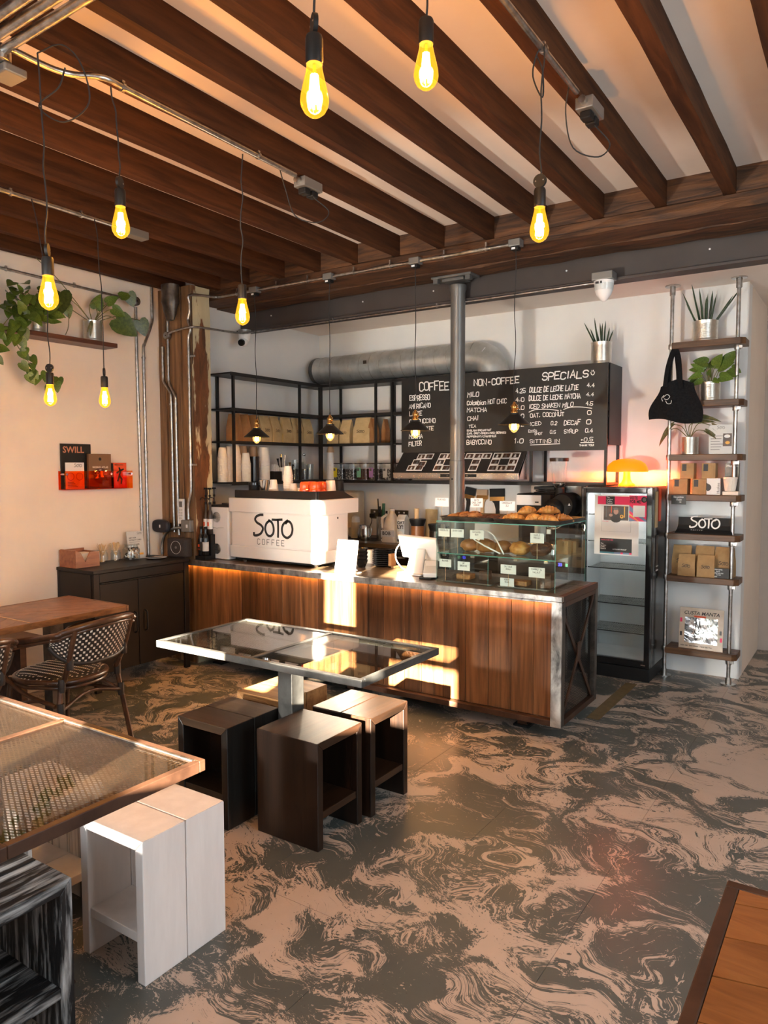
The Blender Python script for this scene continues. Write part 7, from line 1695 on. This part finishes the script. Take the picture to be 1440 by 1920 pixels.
for dy_, dz_ in ((-.10, -.27), (-.06, -.30), (.0, -.27), (.04, -.30), (.07, -.33), (.03, -.36), (-.13, -.30), (.09, -.30)):
    leaf_at(p_, HEART, M['leaf'], (.10, dy_, dz_), (.2, lr.uniform(-.6, .6), -.8), .075, face=(.75, -.55, .4))
v2 = curve([(.05, -.18, .10), (.10, -.28, .0), (.11, -.34, -.10), (.11, -.36, -.2)], 5)
for i in range(18):
    q = v2[int(i*(len(v2)-1)/17)]+Vector((lr.uniform(-.01, .03), lr.uniform(-.06, .06), lr.uniform(-.03, .03)))
    leaf_at(p_, HEART, M['leaf'], q, (lr.uniform(.1, .5), lr.uniform(-.7, .7), lr.uniform(-1, 0)), lr.uniform(.06, .09), face=(.75, -.55, .4))
stalk(p_, v2[::5], .003)
# ------------------------------------------------------------------ orange acrylic book holder
bh = thing('book_holder', 'transparent orange acrylic book holder on the left wall', 'book holder', (XL+.03, 3.38, 1.40))
part('front_pane', B().box(XL+.070, XL+.074, 3.09, 3.665, 1.405, 1.535), M['red_acr'], bh)
part('floor_pane', B().box(XL+.001, XL+.074, 3.09, 3.665, 1.400, 1.4045), M['red_acr'], bh)
part('back_pane', B().box(XL+.001, XL+.004, 3.09, 3.665, 1.405, 1.535), M['red_acr'], bh)
for y in (3.105, 3.47, 3.65): part('stand_off', B().tube([(XL+.0045, y, 1.512), (XL+.084, y, 1.512)], .008, 10), M['chrome'], bh, smooth=50)
BR_ = -YR*-1
def book(label, y0, y1, h, x, mat, th_=.012):
    t = thing('book', label, 'book', (XL+x, (y0+y1)/2, 1.4055), 'books in the orange holder')
    part('cover', B().box(XL+x, XL+x+th_, y0, y1, 1.4055, 1.4055+h), mat, t, bevel=.001)
    return t, XL+x+th_+.0006
t, xp = book('tall black book with large tan serif title at the back of the orange holder', 3.105, 3.345, .325, .006, M['black'])
font_text('title', 'SWILL', M['gold_pr'], t, (xp, 3.118, 1.667), YR, ZU, .046, bold=.03, xs=.98)
t, xp = book('white booklet with brush lettering at the front left of the orange holder', 3.125, 3.275, .19, .030, M['paper'], .005)
b = B(); logo_soto(b, (xp, 3.195, 1.562), YR, ZU, .06, .9); part('title', b, M['ink'], t)
for y in (3.165, 3.235): part('ring_drawing', B().lathe([(.024, 0), (.024, .0006), (.0285, .0006), (.0285, 0)], (xp, y, 1.495), 18, axis='x', caps=False), M['gold_pr'], t)
for i in range(4): part('print_line', B().box(xp-.0004, xp, 3.14, 3.22-.01*i, 1.42+.011*i, 1.424+.011*i), M['ink_g'], t)
t, xp = book('brown atlas of coffee book in the middle of the orange holder', 3.300, 3.490, .255, .032, M['book_br'], .022)
for s_, z_, h_ in (('WORLD ATLAS', 1.555, .014), ('OF', 1.537, .010), ('COFFEE', 1.505, .024)):
    o = font_text('title', s_, M['gold_pr'] if h_ > .02 else M['cup'], t, (xp, 3.396, z_), YR, ZU, h_, align='CENTER', bold=.02)
part('bean_print', B().lathe([(.058, 0), (.058, .0005)], (xp-.0003, 3.395, 1.50), 20, axis='x'), M['shelf_woody'], t)
part('bean_print', B().lathe([(.012, 0), (.012, .0006)], (xp-.0003, 3.395, 1.622), 12, axis='x'), M['black'], t)
t, xp = book('orange red book with dark figure at the right of the orange holder', 3.505, 3.63, .19, .034, M['book_or'], .014)
b = B()
for l in ([(3.565, 1.555), (3.575, 1.53), (3.565, 1.50)], [(3.565, 1.50), (3.55, 1.46)], [(3.565, 1.50), (3.585, 1.47), (3.58, 1.44)], [(3.57, 1.535), (3.545, 1.52)], [(3.57, 1.535), (3.60, 1.545)]):
    stroke(b, [Vector((xp, y, z_)) for y, z_ in l], .014, (1, 0, 0))
b.flat = True; part('figure_print', b, M['black'], t)
font_text('title', 'AMERICANO', M['black'], t, (xp, 3.520, 1.575), YR, ZU, .010, bold=.02)
t2, _x = book('thin black book next to the orange red one', 3.493, 3.503, .185, .034, M['black'], .03)
# ------------------------------------------------------------------ things on the metal cabinet
cz = .8555
nb_ = thing('napkin_box', 'varnished wooden box with triangular cut out on the metal cabinet', 'box', (-4.74, 3.16, cz))
part('front', B().add([(-4.62, 3.07, cz), (-4.62, 3.26, cz), (-4.62, 3.26, cz+.105), (-4.62, 3.185, cz+.105), (-4.62, 3.148, cz+.035), (-4.62, 3.112, cz+.105), (-4.62, 3.07, cz+.125), (-4.632, 3.07, cz), (-4.632, 3.26, cz), (-4.632, 3.26, cz+.105), (-4.632, 3.185, cz+.105), (-4.632, 3.148, cz+.035), (-4.632, 3.112, cz+.105), (-4.632, 3.07, cz+.125)],
     [(0,1,4), (1,2,3,4), (0,4,5,6), (8,7,11), (9,8,11,10), (7,13,12,11)] + [(i, 7+i, 7+(i+1) % 7, (i+1) % 7) for i in range(7)]), M['wood_red'], nb_)
part('end', B().box(-4.80, -4.6325, 3.07, 3.082, cz, cz+.125), M['wood_red'], nb_); part('end', B().box(-4.80, -4.6325, 3.248, 3.26, cz, cz+.105), M['wood_red'], nb_); part('back', B().box(-4.812, -4.8005, 3.07, 3.26, cz, cz+.12), M['wood_red'], nb_)
part('napkins', B().box(-4.78, -4.66, 3.09, 3.24, cz+.004, cz+.095), M['cup'], nb_, bevel=.003)
def jar_of(label, x, y, r, h, kind, n, seed):
    t = thing('glass_jar', label, 'jar', (x, y, cz), 'jars on the metal cabinet'); q = random.Random(seed)
    part('glass', B().lathe([(r*.86, cz), (r, cz+.008), (r, cz+h*.75), (r*.82, cz+h*.86), (r*.86, cz+h), (r*.82, cz+h), (r*.78, cz+h*.86), (r*.95, cz+h*.74), (r*.95, cz+.012)], (x, y, 0), 22, caps=False), M['glass_j'], t, smooth=50)
    for i in range(n):
        a = q.uniform(0, 2*PI); ra = q.uniform(0, r*.5); rb_ = q.uniform(r*.5, r*.78); l = q.uniform(.115, .15)
        lean = q.uniform(.15, .55)
        p0 = Vector((x+ra*math.cos(a+PI), y+ra*math.sin(a+PI), cz+.012)); p1 = Vector((x+rb_*math.cos(a)*1.3*lean*2, y+rb_*math.sin(a)*1.3*lean*2, cz+l))
        if kind == 'stick': part('stirrer', B().bar(p0, p1, .0055, .0018), M['stick'], t)
        else:
            d = (p1-p0).normalized()
            part('wooden_spoon', B().tube([p0, p0.lerp(p1, .75), p0.lerp(p1, .82), p1.lerp(p0, .06), p1], [.0032, .003, .006, .011, .007], 8), M['stick'], t, smooth=50)
    return t
jar_of('glass jar packed with wooden stirrers on the metal cabinet', -4.70, 3.34, .040, .10, 'stick', 30, 3)
jar_of('glass jar with wooden spoons on the metal cabinet', -4.70, 3.455, .038, .09, 'spoon', 16, 4)
cj = thing('cookie_jar', 'squat glass jar of wrapped sweets on the metal cabinet', 'jar', (-4.69, 3.585, cz), 'jars on the metal cabinet')
part('glass', B().lathe([(.055, cz), (.064, cz+.01), (.065, cz+.085), (.05, cz+.105), (.052, cz+.122), (.049, cz+.122), (.047, cz+.105), (.061, cz+.083), (.061, cz+.014)], (-4.69, 3.585, 0), 24, caps=False), M['glass_j'], cj, smooth=50)
part('lid', B().lathe([(.053, cz+.1225), (.053, cz+.127)], (-4.69, 3.585, 0), 24), M['glass_j'], cj)
q = random.Random(2)
for i in range(44):
    a = q.uniform(0, 2*PI); rr_ = .047*math.sqrt(q.random())
    Mx = tr(-4.69+rr_*math.cos(a), 3.585+rr_*math.sin(a), cz+.016+.072*q.random()) @ rot('X', q.uniform(0, 3)) @ rot('Y', q.uniform(0, 3))
    part('sweet', B().box(-.013, .013, -.008, .008, -.005, .005, Mx), M[('bag_dark', 'paper', 'bag_lbl_w', 'cup_k')[i % 4]], cj)
ls_ = thing('loyalty_sign', 'white get our loyalty card sign leaning on the left wall pipes', 'sign', (-4.72, 3.68, cz))
Ms = tr(-4.715, 3.665, cz) @ rot('Z', PI/2-.10) @ rot('X', -.20)
part('sheet', B().box(-.070, .070, 0, .004, 0, .215, Ms), M['bag_lbl_w'], ls_)
R3 = Ms.to_3x3(); r_v, u_v = R3 @ XR, R3 @ ZU
for s_, z_ in (('GET OUR', .160), ('LOYALTY CARD', .143), ('FREE COFFEE', .108)): font_text('sign_lettering', s_, M['ink'], ls_, Ms @ Vector((-.055, -.001, z_)), r_v, u_v, .0105, bold=.03)
part('rule', B().box(-.055, .035, -.001, -.0003, .131, .1325, Ms), M['ink'], ls_)
b = B(); logo_soto(b, Ms @ Vector((.02, -.001, .188)), r_v, u_v, .04, .8); part('sign_logo', b, M['ink'], ls_)
part('picture', B().box(-.050, .010, -.001, -.0003, .05, .092, Ms), M['poster_photo'], ls_)
part('picture_glow', B().box(.015, .055, -.001, -.0003, .03, .045, Ms), M['yel_pr'], ls_)
tr_ = thing('tip_tray', 'round shiny metal tray on the metal cabinet in front of the sign', 'tray', (-4.60, 3.735, cz))
part('tray', B().lathe([(.070, cz), (.074, cz+.003), (.083, cz+.012), (.083, cz+.013), (.072, cz+.005), (.004, cz+.003)], (-4.59, 3.735, 0), 28, caps=False), M['chrome'], tr_, smooth=50)
ov = thing('oval_speaker', 'dark oval loudspeaker standing on edge behind the square speaker', 'speaker', (-4.73, 3.93, cz+.155))
b = B(); b.prism([(3.83+.0+.0*i, 0) for i in range(0)] or [(-4.74+.092*math.copysign(abs(math.cos(a))**.6, math.cos(a)), cz+.235+.052*math.copysign(abs(math.sin(a))**.6, math.sin(a))) for a in [2*PI*i/28 for i in range(28)]], 3.895, 3.935)
part('body', b, M['oval_blue'], ov, smooth=40, bevel=.012)
part('front_badge', B().box(-4.738, -4.726, 3.8925, 3.8948, cz+.225, cz+.247), M['white'], ov)
part('wall_bracket', B().box(-4.76, -4.72, 3.9355, 3.998, cz+.22, cz+.25), M['black'], ov)
sq = thing('square_speaker', 'black rounded smart speaker with glowing ring on the counter corner', 'speaker', (-4.60, 4.0-.09, cz))
part('body', rr_box(B(), -.105, .105, -.0475, .0475, 0, .150, .04).xf(tr(-4.545, 3.93, cz) @ rot('Z', .12)), M['speaker'], sq, smooth=40, bevel=.012)
Mq = tr(-4.545, 3.93, cz) @ rot('Z', .12)
part('ring', B().tube([Mq @ Vector((.005+.050*math.cos(2*PI*i/32), -.0488, .078+.050*math.sin(2*PI*i/32))) for i in range(32)], .0014, 6, closed=True), M['bag_lbl_w'], sq)
part('centre_dot', B().tube([Mq @ Vector((.005, -.0474, .078)), Mq @ Vector((.005, -.0496, .078))], .010, 14), M['grey_pl'], sq)
# syrup bottles with pumps on a stepped rack at the left end of the counter
rk = thing('bottle_rack', 'black stepped rack for syrup bottles at the left end of the counter', 'rack', (-4.40, 4.09, CT))
part('lower_step', B().box(-4.444, -4.335, 4.0, 4.075, CT+.0003, CT+.030), M['black'], rk)
part('upper_step', B().box(-4.444, -4.345, 4.0755, 4.118, CT+.0003, CT+.195).box(-4.444, -4.408, 4.1185, 4.22, CT+.0003, CT+.195), M['black'], rk)
for i, (x, y, lm) in enumerate(((-4.416, 4.037, 'black'), (-4.366, 4.037, 'cup'), (-4.422, 4.098, 'white'), (-4.375, 4.096, 'white'), (-4.425, 4.19, 'book_or'))):
    tall = i > 1
    t = thing('syrup_bottle', ('black labelled syrup bottle on the lower step of the rack', 'cream labelled syrup bottle on the lower step of the rack', 'syrup bottle with white label and black pump, left on the upper step', 'syrup bottle with white label and black pump, right on the upper step', 'syrup bottle with red label and black pump at the back of the rack')[i], 'bottle', (x, y, CT+(.1955 if tall else .0305)), 'syrup bottles with pumps')
    z_ = CT+(.1955 if tall else .0305); h = .21 if not tall else .235; r0 = .024 if not tall else .021
    part('glass', B().lathe([(r0*.86, z_), (r0, z_+.006), (r0, z_+h*.62), (r0*.75, z_+h*.74), (r0*.42, z_+h*.84), (r0*.42, z_+h)], (x, y, 0), 18), M['blackgl'] if not tall else M['bag_dark'], t, smooth=50)
    part('label_band', B().lathe([(r0*1.015, z_+h*.18), (r0*1.015, z_+h*.52)], (x, y, 0), 18, caps=False), M[lm], t, smooth=50)
    if tall: part('label_print', B().box(x-.008, x+.008, y-r0-.0018, y-r0-.0010, z_+h*.28, z_+h*.42), M['book_or'] if i < 4 else M['white'], t)
    part('collar', B().lathe([(r0*.5, z_+h+.0005), (r0*.5, z_+h+.02)], (x, y, 0), 12), M['black'], t)
    if tall:
        part('pump', B().tube([(x, y, z_+h+.02), (x, y, z_+h+.12)], .004, 8).lathe([(.008, z_+h+.06), (.010, z_+h+.075), (.005, z_+h+.08)], (x, y, 0), 10).lathe([(.005, z_+h+.118), (.017, z_+h+.122), (.014, z_+h+.134)], (x, y, 0), 12), M['black'], t, smooth=50)
        part('spout', B().tube(curve([(x, y, z_+h+.045), (x-.012, y-.03, z_+h+.055), (x-.018, y-.045, z_+h+.035)], 4), .0035, 6), M['black'], t, smooth=60)
    elif i == 0: part('label_print', B().box(x-.016, x+.012, y-r0-.0018, y-r0-.0010, z_+.05, z_+.054).box(x-.012, x+.008, y-r0-.0018, y-r0-.0010, z_+.07, z_+.09), M['book_or'], t)
